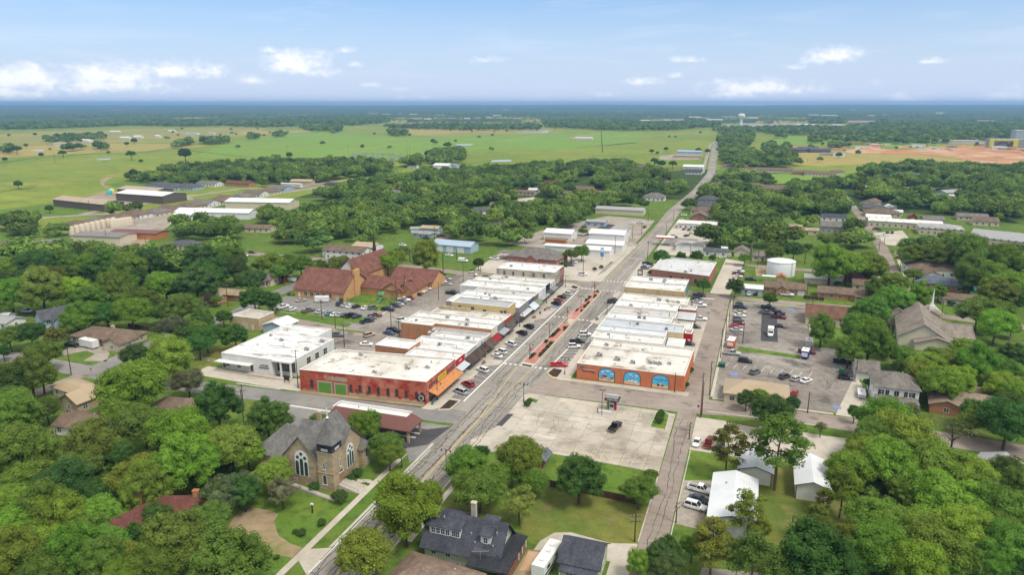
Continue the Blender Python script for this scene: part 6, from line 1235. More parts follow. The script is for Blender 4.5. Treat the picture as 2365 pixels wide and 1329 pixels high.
BELTS=[
(22,[(-2980.9,1965.3),(-3033.1,2264.6),(-2619.0,2592.8),(-2371.4,2992.5),(-1929.6,2407.4),(-2014.6,1978.2),(-2359.9,2044.2),(-2304.1,1711.0),(-2341.0,1504.1)]),
(30,[(-1596.3,1073.1),(-1680.7,1200.1),(-1607.6,1254.3),(-1453.1,1123.3),(-1397.6,968.0),(-1437.9,953.9)]),(20,[(-1176.7,778.1),(-1232.7,880.8),(-1155.3,814.4),(-1157.3,771.0)]),
(20,[(-1214.7,887.1),(-1208.5,906.0),(-1131.7,837.4),(-1136.8,820.9)]),(18,[(-1255.2,723.1),(-1268.3,760.3),(-1180.9,697.0),(-1192.1,680.5)]),(18,[(-1120.7,989.3),(-1181.1,1105.3),(-1095.9,1016.2),(-1042.2,915.1)]),
(18,[(-1159.8,1112.8),(-1161.0,1201.7),(-1059.0,1086.5),(-1075.1,1023.5)]),(20,[(-1226.1,1359.3),(-1235.3,1414.1),(-1149.0,1304.9),(-1125.3,1238.0)]),(20,[(-1287.4,1556.8),(-1247.1,1536.8),(-1140.5,1389.2),(-1165.1,1380.6)]),
(24,[(-1549.8,2028.3),(-1523.3,2272.3),(-1250.6,1841.7),(-1115.3,1582.9),(-1245.5,1759.3),(-1303.2,1739.1)]),(24,[(-2139.7,2333.9),(-2012.9,2711.2),(-1667.7,2221.7),(-1656.7,2046.0),(-1845.1,2037.6)]),
(22,[(-2844.6,3640.5),(-2639.6,4688.8),(-1627.8,2846.0),(-1507.8,2342.6),(-1719.6,2481.0),(-1958.0,2474.8)]),(24,[(-1313.7,2223.7),(-1196.4,2451.6),(-785.2,2530.8),(-667.5,2136.0),(-865.5,1976.5),(-1214.3,2092.7)]),
(20,[(-1033.3,1754.8),(-1004.7,1764.8),(-869.9,1512.6),(-919.1,1555.1)]),(20,[(-981.6,1735.4),(-963.3,1741.8),(-874.5,1570.7),(-889.0,1565.6)]),
(18,[(-466.5,864.5),(-484.9,979.4),(-457.9,988.8),(-373.1,786.1),(-367.1,710.7),(-374.6,684.5),(-414.4,753.5)]),(16,[(-445.6,724.9),(-425.4,758.6),(-390.1,686.8),(-410.2,664.3)]),
(24,[(-1036.0,3350.2),(-638.5,3599.3),(-484.0,3072.2),(-184.8,3095.8),(-135.3,2636.3),(-228.2,2199.7),(-379.9,2103.8),(-720.5,2373.9)]),(24,[(-179.3,3020.4),(-135.5,3035.7),(-90.3,2163.9),(-103.1,2159.4)]),
(26,[(-372.4,3808.8),(-283.2,3963.0),(-232.0,3334.9),(-291.5,3139.6)]),(16,[(-88.7,2248.6),(-24.2,2562.5),(12.4,2199.8),(21.6,1714.8),(17.4,1155.3),(-0.6,1061.8),(-19.2,1142.5),(-46.5,1461.1)]),
(16,[(-22.9,1141.2),(17.4,1155.3),(47.6,1078.6),(35.8,967.4),(86.7,1005.3),(100.7,874.5),(12.8,768.8),(-4.3,879.4)]),(18,[(47.3,1296.6),(70.2,1353.8),(68.8,1173.3),(51.4,1128.5)]),
(24,[(7.4,2469.3),(183.1,2635.1),(347.9,2445.7),(294.1,1949.7),(173.0,1907.3),(39.7,2021.5)]),(24,[(294.8,2298.7),(449.3,2527.1),(586.8,2575.3),(481.1,2015.2),(329.2,1747.4),(250.1,1821.2)]),
(26,[(209.6,1754.9),(332.0,1701.5),(419.8,1645.0),(387.2,1517.3),(289.6,1520.2),(195.2,1566.3)]),(24,[(410.4,2339.2),(966.0,3022.0),(640.1,1856.3),(420.4,1604.6),(346.4,1802.8)]),
(20,[(152.6,1709.9),(179.2,1744.2),(166.4,1535.7),(145.5,1528.4)]),(20,[(187.3,1826.3),(212.7,1863.1),(195.5,1631.0),(178.0,1647.5)]),(20,[(174.9,1407.6),(202.6,1400.2),(193.9,1301.6),(169.1,1292.9)]),
(26,[(266.6,4286.2),(477.7,4498.8),(372.1,3213.5),(223.4,3161.4)]),(30,[(477.9,3327.9),(1355.0,4413.7),(931.1,2897.1),(435.8,2432.2),(406.7,2609.2)]),(28,[(334.5,2800.9),(435.2,2619.1),(374.2,2247.7),(298.9,2341.5)]),
(16,[(86.3,1140.7),(97.0,1282.9),(76.7,1217.0),(55.6,1168.6),(55.9,1047.4),(73.6,980.6)]),(22,[(602.3,4033.9),(645.1,4048.8),(538.4,3271.7),(506.9,3260.7)]),(20,[(80.1,1936.3),(104.1,2010.0),(98.7,1741.8),(79.1,1735.0)]),
(26,[(-579.4,2540.6),(-537.3,2750.3),(-430.9,2218.9),(-483.1,2154.7)]),(30,[(-4826.1,3295.3),(-3917.7,5040.1),(-2857.4,3636.0),(-3740.7,2513.0)]),
(30,[(-4157.1,7453.0),(-2191.2,7124.2),(-955.0,5522.9),(-416.9,6266.1),(-290.1,4535.1),(-1291.4,4184.4),(-2535.8,4499.7)]),(34,[(353.3,6535.8),(3083.9,10599.0),(1679.2,5573.4),(683.8,4178.7),(531.4,4822.8)]),]
LONE_TREES=[
(-673.6,320.7,4.9),(-782.5,666.7,11.5),(-880.9,659.1,8.5),(-1026.0,659.8,7.2),(-1062.7,650.4,4.9),(-1023.3,561.2,4.5),(-1161.0,682.7,9.4),(-1240.0,1004.9,7.8),(-1167.0,916.2,6.2),(-1109.1,804.3,7.4),(-972.0,1677.6,9.3),
(-904.9,1608.8,8.9),(-510.9,1035.0,9.5),(-630.1,1221.3,6.7),(-119.6,1142.4,4.8),(-184.8,1703.5,3.5),(-166.2,1676.3,3.8),(-129.1,1955.9,5.0),(-56.5,1075.7,6.9),(-42.6,1094.7,5.3),(-63.7,778.6,6.5),(-78.8,788.1,6.0),
(-85.4,793.0,6.0),(-661.9,759.1,6.3),(-543.0,712.5,4.4),(-527.0,725.9,5.2),(366.9,1823.6,5.4),(413.0,1729.1,4.0),(164.8,1059.4,5.6),(207.5,1367.0,6.1),(286.2,1325.4,4.1),(164.5,1434.0,4.5),(-485.3,206.1,3.8),(-132.9,1051.6,5.3),
(-95.1,827.0,6.3),(-1023.8,744.2,3.5),(-1332.7,829.2,5.2),(-1187.0,687.1,3.5),(-814.7,613.0,3.5),(-122.6,1047.9,3.5),(-967.4,853.9,3.5),(-1198.1,773.0,3.5),(-1337.7,1442.6,3.5),(-1219.7,1411.9,4.0),(-1281.7,1719.4,6.9),
(-1823.5,1226.1,5.3),(-1770.3,1273.4,5.4),(-1853.2,1175.5,4.6),(-633.6,1988.6,5.5),(-706.7,1908.8,4.7),(-801.7,1858.7,3.9),]
POLES=[
(-112.6,29.1,8.6,0,1,0),(-100.6,20.4,6.5,0,0,0),(-85.4,2.6,8.9,0,1,1),(-78.1,-35.1,12.7,20,1,0),(-82.9,-54.1,8.0,60,1,0),(-145.5,31.9,8.7,0,1,1),(-162.0,32.2,9.9,0,1,0),(-80.1,27.6,11.5,0,1,1),(-72.8,20.4,7.8,0,0,0),
(-98.0,65.1,9.1,0,1,0),(-97.2,72.0,9.9,0,1,1),(-80.2,71.3,8.6,0,0,0),(-97.0,112.6,12.8,0,1,0),(-145.8,134.1,6.0,0,0,0),(-82.7,105.0,9.8,0,1,0),(-81.7,116.8,3.4,0,0,0),(-107.5,153.8,5.2,0,0,0),(-82.8,128.4,5.6,0,0,0),
(-96.3,111.6,12.1,0,1,0),(43.1,35.8,10.8,70,1,1),(43.6,55.0,10.6,70,1,0),(43.7,80.8,9.3,70,1,0),(44.5,96.8,7.4,70,1,0),(42.0,0.7,11.2,70,1,1),(41.0,-14.2,10.2,70,0,0),(44.7,131.0,10.6,70,2,1),(49.8,54.1,8.0,0,0,0),
(31.8,-0.2,6.3,0,0,0),(22.4,59.1,7.8,0,0,0),(-30.1,136.3,10.5,0,0,0),(0.2,180.7,7.7,0,0,0),(49.3,199.7,9.9,70,2,1),(-5.8,189.4,10.5,70,1,0),(16.7,197.3,8.2,0,0,0),(53.0,192.3,8.6,0,0,0),(33.5,-80.1,6.4,20,2,0),
(32.4,-62.9,5.4,0,0,0),(40.5,-70.7,2.3,70,2,0),(39.2,-30.7,2.0,70,2,0),(69.2,-2.7,6.4,0,0,0),(40.8,-16.1,13.5,70,1,1),(65.7,-79.7,4.4,0,0,0),(75.9,105.7,6.8,0,0,0),(74.6,124.8,9.0,0,1,0),(126.3,118.4,6.4,0,1,0),
(84.9,30.1,7.1,0,0,0),(139.0,77.8,5.4,60,2,0),(77.3,204.2,6.5,0,1,0),(123.7,204.0,4.2,0,0,0),(-154.4,-49.7,9.6,0,0,0),(-120.3,-78.4,3.4,30,1,0),(-174.0,10.1,5.2,0,1,0),(-112.1,-88.5,5.2,40,1,0),(-77.4,-60.8,9.9,60,1,0),
(-47.1,233.0,10.9,70,1,0),(-26.4,199.2,10.5,70,1,0),(-25.1,250.4,8.6,70,1,0),(28.2,216.3,16.2,70,2,0),(-26.1,322.8,6.8,0,0,0),(-64.7,284.8,9.4,0,1,0),(-9.0,335.4,7.9,70,1,0),(-30.9,436.5,8.7,0,0,0),(-4.6,257.6,9.4,70,1,0),
(48.9,215.8,7.6,70,1,1),(-21.8,266.7,9.7,70,1,0),(-459.5,220.4,9.5,0,1,0),(-404.6,122.4,9.7,0,1,0),(-360.5,101.2,10.0,0,1,0),(-935.7,572.7,16.0,0,0,0),(-335.0,125.2,8.4,0,1,0),(-218.9,111.0,6.7,0,1,0),(-404.8,125.1,6.4,0,1,0),
(-1092.4,679.1,9.7,0,1,0),(-655.7,746.1,24.9,0,1,0),(-298.3,120.7,7.7,0,0,0),(-503.7,857.6,19.4,0,0,0),(-500.1,858.9,19.0,0,0,0),(-532.0,733.5,10.6,0,1,0),(-619.9,865.8,17.5,0,0,0),(-149.8,232.4,7.6,0,0,0),
(-137.2,187.7,11.5,0,1,0),(-155.5,209.6,5.2,0,1,0),(-108.8,156.9,4.5,0,0,0),(-87.1,214.3,6.7,0,1,1),(-189.9,136.1,5.7,0,1,0),(121.7,301.8,6.0,70,1,0),(120.5,256.7,6.3,70,1,0),(127.1,284.8,4.1,0,0,0),(121.2,338.4,5.5,0,0,0),
(77.4,207.6,6.6,0,1,0),(65.4,214.1,8.2,0,1,1),(604.2,1950.6,22.1,0,0,0),(221.7,391.1,6.6,0,1,0),(112.7,946.3,7.6,0,0,0),]
LAMPS=[
(-18.6,12.8,2),(-18.7,37.2,2),(-18.3,61.0,2),(-17.1,79.4,2),(-17.3,105.6,2),(-24.7,-68.6,2),(-9.4,-21.4,2),(-13.8,-66.7,2),(-33.6,-29.4,2),(-33.7,9.5,2),(-33.4,82.4,2),(-33.0,112.9,2),(-3.6,3.3,2),(-4.6,38.1,2),(-4.6,73.5,2),
(-33.6,46.4,2),]
WATER_TOWER=(-44.5,2753.4)
TANKS=[(-381.4,139.1),(-381.9,143.5),(-382.5,148.1),(-383.2,152.7),(-383.8,157.5),(-384.5,162.2),(-385.2,167.2),(-385.8,172.2),(-386.5,177.2),(-379.9,170.3),(-379.5,172.4),(-379.1,174.5),(-378.7,176.7),(-378.3,178.8),(-377.9,181.0),(-377.4,183.1)]
YARD_TANKS=[(-541.8,313.1,(.05,.42,.5),'turquoise'),(-551.4,324.6,(.6,.55,.2),'pale yellow')]
BLUE_SIGN=(-29.7,179.0)
POOL=(151.9,169.9)
RED_SHOP=(11.3,305.6)
DARK_SHOP=(14.3,225.6)
FUEL=(-2.1,235.0)
CONSTR=[(502.9,1475.1),(602.1,1746.9)]
SUBST=(-517.2,779.1)
HAZE_D=1.05e-4
THICKETS=[[(-133.0,-88.4),(-111.9,-88.5),(-96.3,-90.7),(-88.8,-91.1),(-76.6,-93.7),(-67.9,-99.5),(-63.6,-109.4),(-58.0,-113.4),(-46.5,-112.3),(-39.4,-116.5),(-76.2,-129.4)],[(-84.0,-86.4),(-80.7,-77.5),(-69.6,-77.7),(-58.4,-86.1),(-64.1,-93.2),(-71.0,-94.4)],[(81.3,-25.6),(88.9,-28.8),(99.2,-28.1),(103.7,-37.0),(110.9,-40.4),(103.8,-66.3),(79.1,-75.0),(75.5,-68.1),(76.7,-54.7),(79.7,-47.8)],[(-314.9,42.6),(-293.9,56.4),(-252.5,61.3),(-220.4,51.5),(-190.9,16.9),(-186.1,-0.1),(-198.5,-8.3),(-215.3,-2.3),(-255.8,17.7),(-272.4,12.0)],[(159.6,240.1),(195.9,263.8),(171.3,175.4),(151.6,147.2),(158.5,183.9)],[(106.1,48.5),(119.2,63.8),(133.2,58.0),(137.5,54.5),(126.7,15.9),(124.9,22.7),(121.3,39.4),(109.5,34.1)]]
# ================================================================== setting
# open land: one sheet to the horizon
flat('ground','pasture',0,[(-26000,-3000),(26000,-3000),(26000,26000),(-26000,26000)])
for(n,m,z,poly)in FLATS:flat(n,m,z,poly)
# town ground in the near part: short grass
flat('lawn','lawn',.024,[(-330,-230),(260,-230),(330,120),(250,420),(-60,460),(-420,330)])
# ---- streets
S1=.056;S2=.060;S3=.064;S4=.068
road('road','asphalt_main',S1,[(-16.6,-225),(-16.6,-34)],11.6)
flat('road','asphalt_main',S1,[(-30.6,-34),(-4.8,-34),(-4.8,127),(-30.6,127)])
road('road','asphalt_main',S1,[(-16.4,127),(-13,224),(-12.5,300),(-14.2,378),(-9,536),(-10,733),(-20,900),(-43,1313),(-70,1974),(-95,2869),(-110,3400)],[20,12,11,10.5,10.5,10,10,13,15,18,18])
flat('parking_strip','asphalt_parking',S2,rect(-30.6,-25.9,-26.5,108.5))
flat('parking_strip','asphalt_parking',S2,rect(-9.6,-4.8,9.5,100))
flat('road','asphalt_old',S2,[(-10.8,-15),(36.6,-14.2),(55,-11.4),(72.7,-11),(107,-13.4),(150,-16),(260,-30),(260,-20),(150,-8),(120.6,-5.6),(83,-2.3),(36,-2.3),(-6,-2.3),(-10.8,-8)])
road('road','asphalt_grey',S2,[(-22.4,-38.2),(-60,-41),(-98,-44),(-140,-46.2),(-205,-44),(-260,-40)],8.2)
road('road','asphalt_grey',S3,[(-151,-42),(-153.5,-20),(-153,0),(-151.5,22),(-155,45),(-157,70),(-156,140)],7.6)
road('road','paver_red' if 0 else 'asphalt_old',S4,[(-150.5,-47),(-151,-66),(-151.5,-80),(-152,-150)],5.2)
road('road','asphalt_old',S3,[(-151,23),(-123,23.6),(-104,20.6),(-78,18)],6.4)
flat('back_lot','asphalt_worn',S1,[(-98,2),(-62,-2),(-64,30),(-70,70),(-66,126),(-92,120),(-97,60)])
flat('back_lot','concrete',S2,[(-72,58),(-64,57),(-64,76),(-73,76)])
flat('parking_lot','asphalt_grey',S2,[(-149,55),(-119,56.5),(-98,49),(-92.5,30),(-94,26.5),(-112,33),(-128,32.5),(-147,38)])
flat('parking_lot','concrete',S2,[(-118,-36.5),(-82,-37.5),(-82,-28.5),(-93,-30),(-118,-29)])
flat('pavement','concrete',S3,[(-82,-37.4),(-76.6,-37.2),(-76.4,-30),(-82,-29)])
flat('pavement','dirt',S2,[(-76.6,-38.3),(-36,-35.6),(-35.6,-33.4),(-76.6,-36.1)])
road('road','asphalt_old',S3,[(-240,128),(-126,128),(-80,122),(-25,121.5)],7.5)
road('road','asphalt_old',S3,[(-6,121),(25,122),(54,118),(98,118.6),(124,118.4),(154,111),(220,100),(300,96)],7)
flat('alley','asphalt_old',S1,[(34.6,-12),(42,-12),(42.2,117),(35.6,117)])
flat('alley','asphalt_old',S1,[(34.2,-230),(40,-230),(39.6,-12),(34.4,-12)])
flat('yard','concrete',S2-.006,[(24,28),(35.2,28),(36,116),(26,116)])
flat('yard','asphalt_worn',S2,[(27,84),(35.4,84),(35.6,113),(26,113)])
flat('parking_lot','asphalt_worn',S2,[(42.6,57),(73,57.5),(74,112),(43,112)])
flat('parking_lot','asphalt_worn',S1,[(42.2,0),(85,0),(85,50),(81,59),(42.4,57)])
flat('parking_patch','asphalt_patch',S3,[(56,60),(62,60),(62,108),(56,108)])
flat('turf_strip','lawn_fresh',S3,[(48,46),(69,43.5),(69,47.5),(48.5,50.5)])
flat('street','concrete',S1-.004,[(33,122),(42,122),(46,200),(36,205)])
flat('parking_lot','concrete',S2,[(-8,126),(3,126),(3,178),(-8,180)])
road('road','asphalt_old',S2,[(122,118),(119,190),(124,268),(126.5,360),(126.3,575)],6.5)
road('sidewalk','concrete',S2,[(127,118),(124,190),(130,262)],1.6)
road('road','asphalt_old',S2,[(36,192),(75,190),(116,186)],6)
flat('driveway','asphalt_old',S2,[(122,114),(130,107),(131,78),(122,68),(119,92)])
flat('parking_lot','concrete',S2,[(-88,128),(-50,126),(-24,128),(-24,185),(-90,178)])
flat('parking_lot','concrete',S2+.002,[(-46,176),(-22,176),(-20,225),(-40,230)])
flat('parking_lot','gravel',S2,[(-96,205),(-40,190),(-20,230),(-22,330),(-60,340),(-90,260)])
flat('parking_lot','asphalt_patch',S3,[(-58,250),(-48,250),(-46,300),(-54,302)])
flat('parking_lot','concrete',S2,[(-5,205),(22,205),(24,330),(-6,340)])
flat('parking_lot','asphalt_grey',S3,[(-4,232),(14,230),(16,262),(-4,264)])
# bank lot south-east of the crossing
flat('parking_lot','concrete_lot',S2,[(-10.8,-17),(-9,-15.4),(22,-15.2),(28.5,-15.2),(34,-16),(34.2,-52),(29.5,-50.6),(7.8,-50),(-12.4,-55.5),(-14.5,-50),(-10.8,-40)])
flat('road_patch','asphalt_patch',S3,[(-11.4,-39.5),(-9.6,-39.5),(-9.2,-31),(-10.9,-31.5)])
flat('parking_lot','concrete',S2,[(39.7,-15.8),(79,-16.6),(76,-28),(66,-36.5),(39.8,-36.5)])
flat('parking_lot','gravel',S2,[(39.9,-52.3),(47,-50.3),(46.8,-65),(46,-71.5),(39.9,-71)])
flat('driveway','dirt',S2,[(-48.7,-97.5),(-46.7,-95.1),(-43,-94.8),(-39.9,-95.5),(-39.2,-98),(-35.1,-101.9),(-31,-103.4),(-28,-103.7),(-28,-107.2),(-33.9,-107.4),(-46,-106)])
flat('driveway','concrete',S3,[(-26.7,-107.2),(-26.7,-103.8),(-22.5,-101.8),(-22.5,-110.5)])
flat('driveway','concrete',S2,[(15.2,-89.5),(15.6,-86),(17.5,-82.4),(20.7,-81.2),(29,-82.2),(34.2,-80.6),(34.3,-94),(30.3,-93),(30.2,-88),(21.5,-88)])
flat('yard','dirt',S2,[(14.2,-89.6),(17.3,-89),(17.5,-97),(14,-98),(13.8,-100)])
flat('yard','bare_earth',S3,[(14.4,-90),(16.9,-89.6),(17.1,-95.6),(14.6,-96.4)])
flat('yard','gravel',S2,[(47,-84),(58,-82),(60,-92),(50,-98),(46,-92)])
flat('driveway','gravel',S3,[(-177.4,-36),(-179,-29),(-176,-26.8),(-168,-25.8),(-160,-30),(-154,-36.8),(-161.8,-39),(-164,-32.5),(-170,-31),(-173,-37)])
flat('driveway','concrete',S2,[(76.6,-1.5),(86.5,-2.5),(86.2,27),(83.6,27)])
# kerbs and pavements with a real step
def pave(poly,z1=.16,name='sidewalk',m='concrete'):return slab(name,m,0,z1,poly)
pave([(-35.35,-36.4),(-32,-36.2),(-30.6,-34),(-30.6,108),(-26.2,109.5),(-26.2,116),(-31,120.5),(-35.15,120.5)])
pave([(-30.59,-36),(-27.2,-34.5),(-27,-27),(-30.59,-26.5)],.16)
pave([(-30.59,1),(-26.6,4.4),(-26.6,8.2),(-27.4,8.6),(-30.59,8)]);pave([(-30.59,57),(-27.2,60.5),(-26.6,75.8),(-30.59,76)])
pave([(-4.8,.3),(-.9,.2),(-.9,110),(-4.8,110)]);pave([(-4.8,-2.2),(36,-2.25),(36,0.9),(-.9,.1),(-4.8,.2)])
pave([(-9.6,2.6),(-6.2,-.9),(-4.81,-1.8),(-4.81,9.4),(-9.4,8)]);pave([(-9.4,62),(-4.81,59),(-4.81,74),(-6,73)]);pave([(-4.81,100),(-8.5,103),(-8.5,109),(-4.81,113)])
road('sidewalk','concrete',S2,[(-27,-130),(-27.2,-62)],1.5)
road('sidewalk','concrete',S2,[(-9.2,-95),(-9.4,-76),(-9.8,-58)],1.3)
pave([(-23.2,-55),(-22.6,-55),(-22.6,-101.5),(-23.2,-102)],.15,'kerb','kerb')
pave([(40,-37),(40.25,-37),(40.2,-105),(39.95,-105)],.14,'kerb','kerb');pave([(34.1,-53),(34.35,-53),(34.3,-80),(34.05,-80)],.14,'kerb','kerb')
pave([(42.2,-11.4),(72,-10.9),(72,-10.4),(42.2,-10.9)],.14,'kerb','kerb')
pave([(43,-1.6),(76,-1.9),(76,-.6),(43,-.4)]);pave([(84.9,3),(86,3),(85.8,50),(84.8,50)],.15);pave([(42.3,0),(43.2,0),(43.6,112),(42.7,112)],.15)
pave([(43,112.2),(74,112.6),(74,113.6),(43,113.2)]);pave([(76,113),(123,114),(123,115),(76,114)]);pave([(73.3,57),(74.2,57),(75,112),(74.1,112)],.15)
pave([(-86,117),(-38,116.6),(-38,117.4),(-86,118)]);pave([(-24,128),(-19,128),(-18.4,225),(-20,225),(-22,150),(-24,140)]);pave([(-38,126.4),(-24,127.2),(-24,128.4),(-38,128)])
pave([(-98.6,-38.6),(-82.6,-38.2),(-82.6,-37.7),(-98.6,-38)],.15,'kerb','kerb');pave([(-140,32.5),(-128,33),(-128,32.6),(-140,32.1)],.15,'kerb','kerb');pave([(-94,49.6),(-92.9,48.6),(-92.6,30),(-93.4,30)],.15,'kerb','kerb')
# bank lot islands
pave([(-10.6,-26.5),(-8.8,-26.2),(-8.8,-25.8),(-10.8,-22)],.16,'kerb','kerb')
def ring(poly,w=.22,z=.16,name='kerb'):
 I=offset_poly(poly if True else poly,w);n=len(poly);mb=MB()
 v=[(x,y,0)for x,y in poly]+[(x,y,z)for x,y in poly]+[(x,y,z)for x,y in I]+[(x,y,0)for x,y in I]
 f=[]
 for i in range(n):
  j=(i+1)%n
  f+=[(i,j,n+j,n+i),(n+i,n+j,2*n+j,2*n+i),(2*n+i,2*n+j,3*n+j,3*n+i)]
 mb.add(v,f);return struct(mb.build(name,'kerb'))
flat('island','lawn_fresh',.1,[(28.5,-26.6),(32.5,-27),(32.3,-17.6),(31,-15.6),(28.7,-16.4)]);ring([(28.3,-26.8),(32.7,-27.2),(32.5,-17.4),(31.1,-15.3),(28.5,-16.2)])
ring([(17.9,-20.2),(21.6,-20.2),(22.6,-18),(21.6,-15.8),(17.9,-15.6)]);flat('island','lawn',.1,[(-8.9,-20.6),(-5.6,-21.4),(-5.5,-19.4),(-8.6,-18.4)])
mb=MB();a,b=strip([(-9.0,-26.6),(28.2,-26.7)],.2);mb.prism(a+b[::-1],0,.15);a,b=strip([(-8,-15.8),(-3,-15.6),(2,-16),(8,-18.4),(14.5,-20.2)],.2)
struct(mb.build('kerb','kerb'));mb=MB();n=len(a)
for i in range(n-1):mb.prism([a[i],a[i+1],b[i+1],b[i]],0,.15)
struct(mb.build('kerb','kerb'))
# centre strip with red pavers and planting beds
slab('median','kerb',0,.17,[(-20.2,5.5),(-15.2,4.6),(-14.9,111.5),(-18.6,112.2)])
flat('median_paving','paver_red',.176,[(-19.7,9.5),(-15.6,8.8),(-15.3,110.6),(-18.4,111)])
flat('median_paving','concrete',.18,[(-18.3,56),(-15.5,56),(-15.45,63),(-18.1,63)])
BEDS=[[(-19.4,6.2),(-15.8,5.4),(-15.8,7.0),(-19.3,7.6)],[(-19.5,14),(-18.2,13),(-17.9,19),(-19.4,20)],[(-17.2,17),(-15.6,15.4),(-15.6,33),(-17,33.5)],[(-19.3,30.5),(-17.7,30.5),(-18,34),(-19.2,35)],
[(-19.2,37),(-17.6,38),(-17.2,48),(-19,50.5)],[(-16.6,48),(-15.5,46),(-15.5,53.5),(-16.3,53.5)],[(-18.6,74),(-17.5,74),(-17.7,79),(-18.6,79.5)],[(-16.4,74.5),(-15.5,74),(-15.5,78),(-16.4,78)],[(-17,81),(-15.5,80),(-15.5,91),(-16.8,92)],
[(-18.6,90),(-17.4,90.5),(-17,100),(-18.4,101)],[(-16.4,98),(-15.4,97),(-15.4,104),(-16.4,104)],[(-18,108.4),(-15.6,108),(-15.6,110),(-18,110.4)]]
for b_ in BEDS:flat('planting_bed','mulch',.184,b_)
flat('planting_bed','mulch',.165,[(-30.4,-35),(-27.7,-33.8),(-27.5,-28),(-30.4,-28)]);flat('planting_bed','mulch',.165,[(-8.9,2.2),(-6.6,-.2),(-5.2,-.2),(-5.2,6.4),(-8.4,7)]);flat('planting_bed','mulch',.165,[(-30.2,112.5),(-27.2,111),(-27.2,114.6),(-30.2,117)])
# ---- painted markings
w_=MB();y_=MB();zt=.0725
def line(mb,p,q,w=.14,z=zt):
 a,b=strip([p,q],w);mb.add([(*a[0],z),(*b[0],z),(*b[1],z),(*a[1],z)],[(0,1,2,3)])
line(w_,(-26,-27.5),(-25.6,109),.42);line(w_,(-9.9,8),(-7.3,70),.38);line(w_,(-7.3,70),(-5.4,98),.35)
for i in range(36):
 y=-24.5+i*3.35
 if-1<y<10 or 57<y<78 or y>104:continue
 line(w_,(-30.4,y+1.4),(-26.6,y-.2),.11);line(w_,(-30.5,y+1.9),(-30.0,y+.6),.16)
for i in range(28):
 y=11+i*3.3
 if 57<y<77:continue
 line(w_,(-9.0 if y<60 else-8,y-1.2),(-5.0,y+.6),.11);line(w_,(-5.3,y-.3),(-4.95,y+1.0),.16)
for yb,x0,x1,dy in((6.2,-25.4,-20.4,-.02),(6.0,-14.8,-9.6,0),(64.5,-24.8,-18.6,0),(63.5,-14.4,-8,0),(114,-25.4,-18.6,0),(113,-14.6,-6.5,0),(131.5,-24,-6,0)):
 x=x0
 while x<x1:line(w_,(x,yb),(x+.75,yb),1.0);x+=1.75
for i in range(12):line(w_,(-22.4,-200+i*9),(-22.4,-196+i*9),.13)
line(w_,(-22.2,-225),(-22.2,-58),.13);line(w_,(-11.2,-100),(-11.2,-62),.13);line(w_,(-25.4,112.2),(-18.8,112.6),.35);line(w_,(-10,133.5),(-6.5,133.5),.4);line(w_,(-17,190),(-8,189),.5);line(w_,(-12,134),(-11,188),.14);line(w_,(-21,134),(-17.5,250),.14)
for s in(-.16,.16):
 line(y_,(-16.8+s,-225),(-17.2+s,-36),.13);line(y_,(-17.4+s,135),(-13.6+s,378),.13);line(y_,(-13.6+s,378),(-8.8+s,536),.13)
line(y_,(-17.4,-36),(-20.3,4.8),.16);line(y_,(-17,-36),(-15.1,4.2),.16);line(y_,(-14.7,5),(-14.5,111),.16);line(y_,(-8.6,1.4),(-5.6,-1.9),.5,.168);line(y_,(-5.4,-2.0),(6,-2.0),.25,.168)
for i in range(11):line(y_,(9+i*2.9,-33.5),(8.2+i*2.9,-38.5),.1,.0715)if 0 else None
for i in range(9):line(y_,(9+i*2.6,-50.2),(9.4+i*2.6,-44.6),.12)
for i in range(10):line(w_,(46+i*2.9,31.5),(44.8+i*2.9,26.5),.1)
for i in range(8):line(w_,(44.6,62+i*5.2),(49.5,62.4+i*5.2),.1);line(w_,(66,62+i*5.2),(71,62.4+i*5.2),.1)
for i in range(9):line(w_,(-140+i*2.9,38),(-139.6+i*2.9,42.5),.1);line(y_,(44+i*3.2,-16.6),(44.6+i*3.2,-21.5),.1)
struct(w_.build('road_markings','paint_white'));struct(y_.build('road_markings','paint_yellow'))
bl=MB();bl.sheet([(47,20),(49.5,20),(49.5,22.6),(47,22.6)],zt);bl.sheet([(76.5,3),(78.5,3),(78.5,5.4),(76.5,5.4)],zt);bl.sheet([(-29.6,79),(-27,78),(-27,80),(-29.6,81)],zt);bl.sheet([(66.6,106),(69,106),(69,109),(66.6,109)],zt)
struct(bl.build('parking_symbol','paint_blue'))
# sealed cracks: wandering black seams in the main carriageway
rc=random.Random(3);cr=MB()
def crack(x,y0,y1,w=.16,step=1.1,amp=.35):
 y=y0;cx_=x
 pts=[]
 while y<y1:
  pts.append((cx_,y));y+=step*rc.uniform(.6,1.4);cx_+=rc.uniform(-amp,amp);cx_+=(x-cx_)*.12
 for p,q in zip(pts,pts[1:]):
  line(cr,p,q,w*rc.uniform(.45,1.05),.0705)
  if rc.random()<.16:
   d=rc.choice((-1,1));line(cr,p,(p[0]+d*rc.uniform(.6,1.8),p[1]+rc.uniform(-.8,.8)),w*.7,.0705)
for x in(-21.2,-20.2,-18.6,-17.9,-15.8,-14.9,-13.6,-12.4):crack(x,-222 if x<-14 else-120,-8,.19)
for x in(-23.6,-22.1,-21.4,-13.6,-12.3,-11.2):crack(x,-10,128,.15)
for x in(-19.5,-17,-14.5,-12):crack(x,128,330,.16)
for i in range(26):
 y=-210+i*9.1;x=-22.2
 while x<-11.2:
  nx=x+rc.uniform(.8,1.8);line(cr,(x,y),(nx,y+rc.uniform(-.2,.2)),.12,.0705);x=nx
for i in range(14):
 y=8+i*7.6
 line(cr,(-25.4,y),(-20.4,y+rc.uniform(-.5,.5)),.1,.0705);line(cr,(-14.6,y),(-9.8,y+rc.uniform(-.5,.5)),.1,.0705)
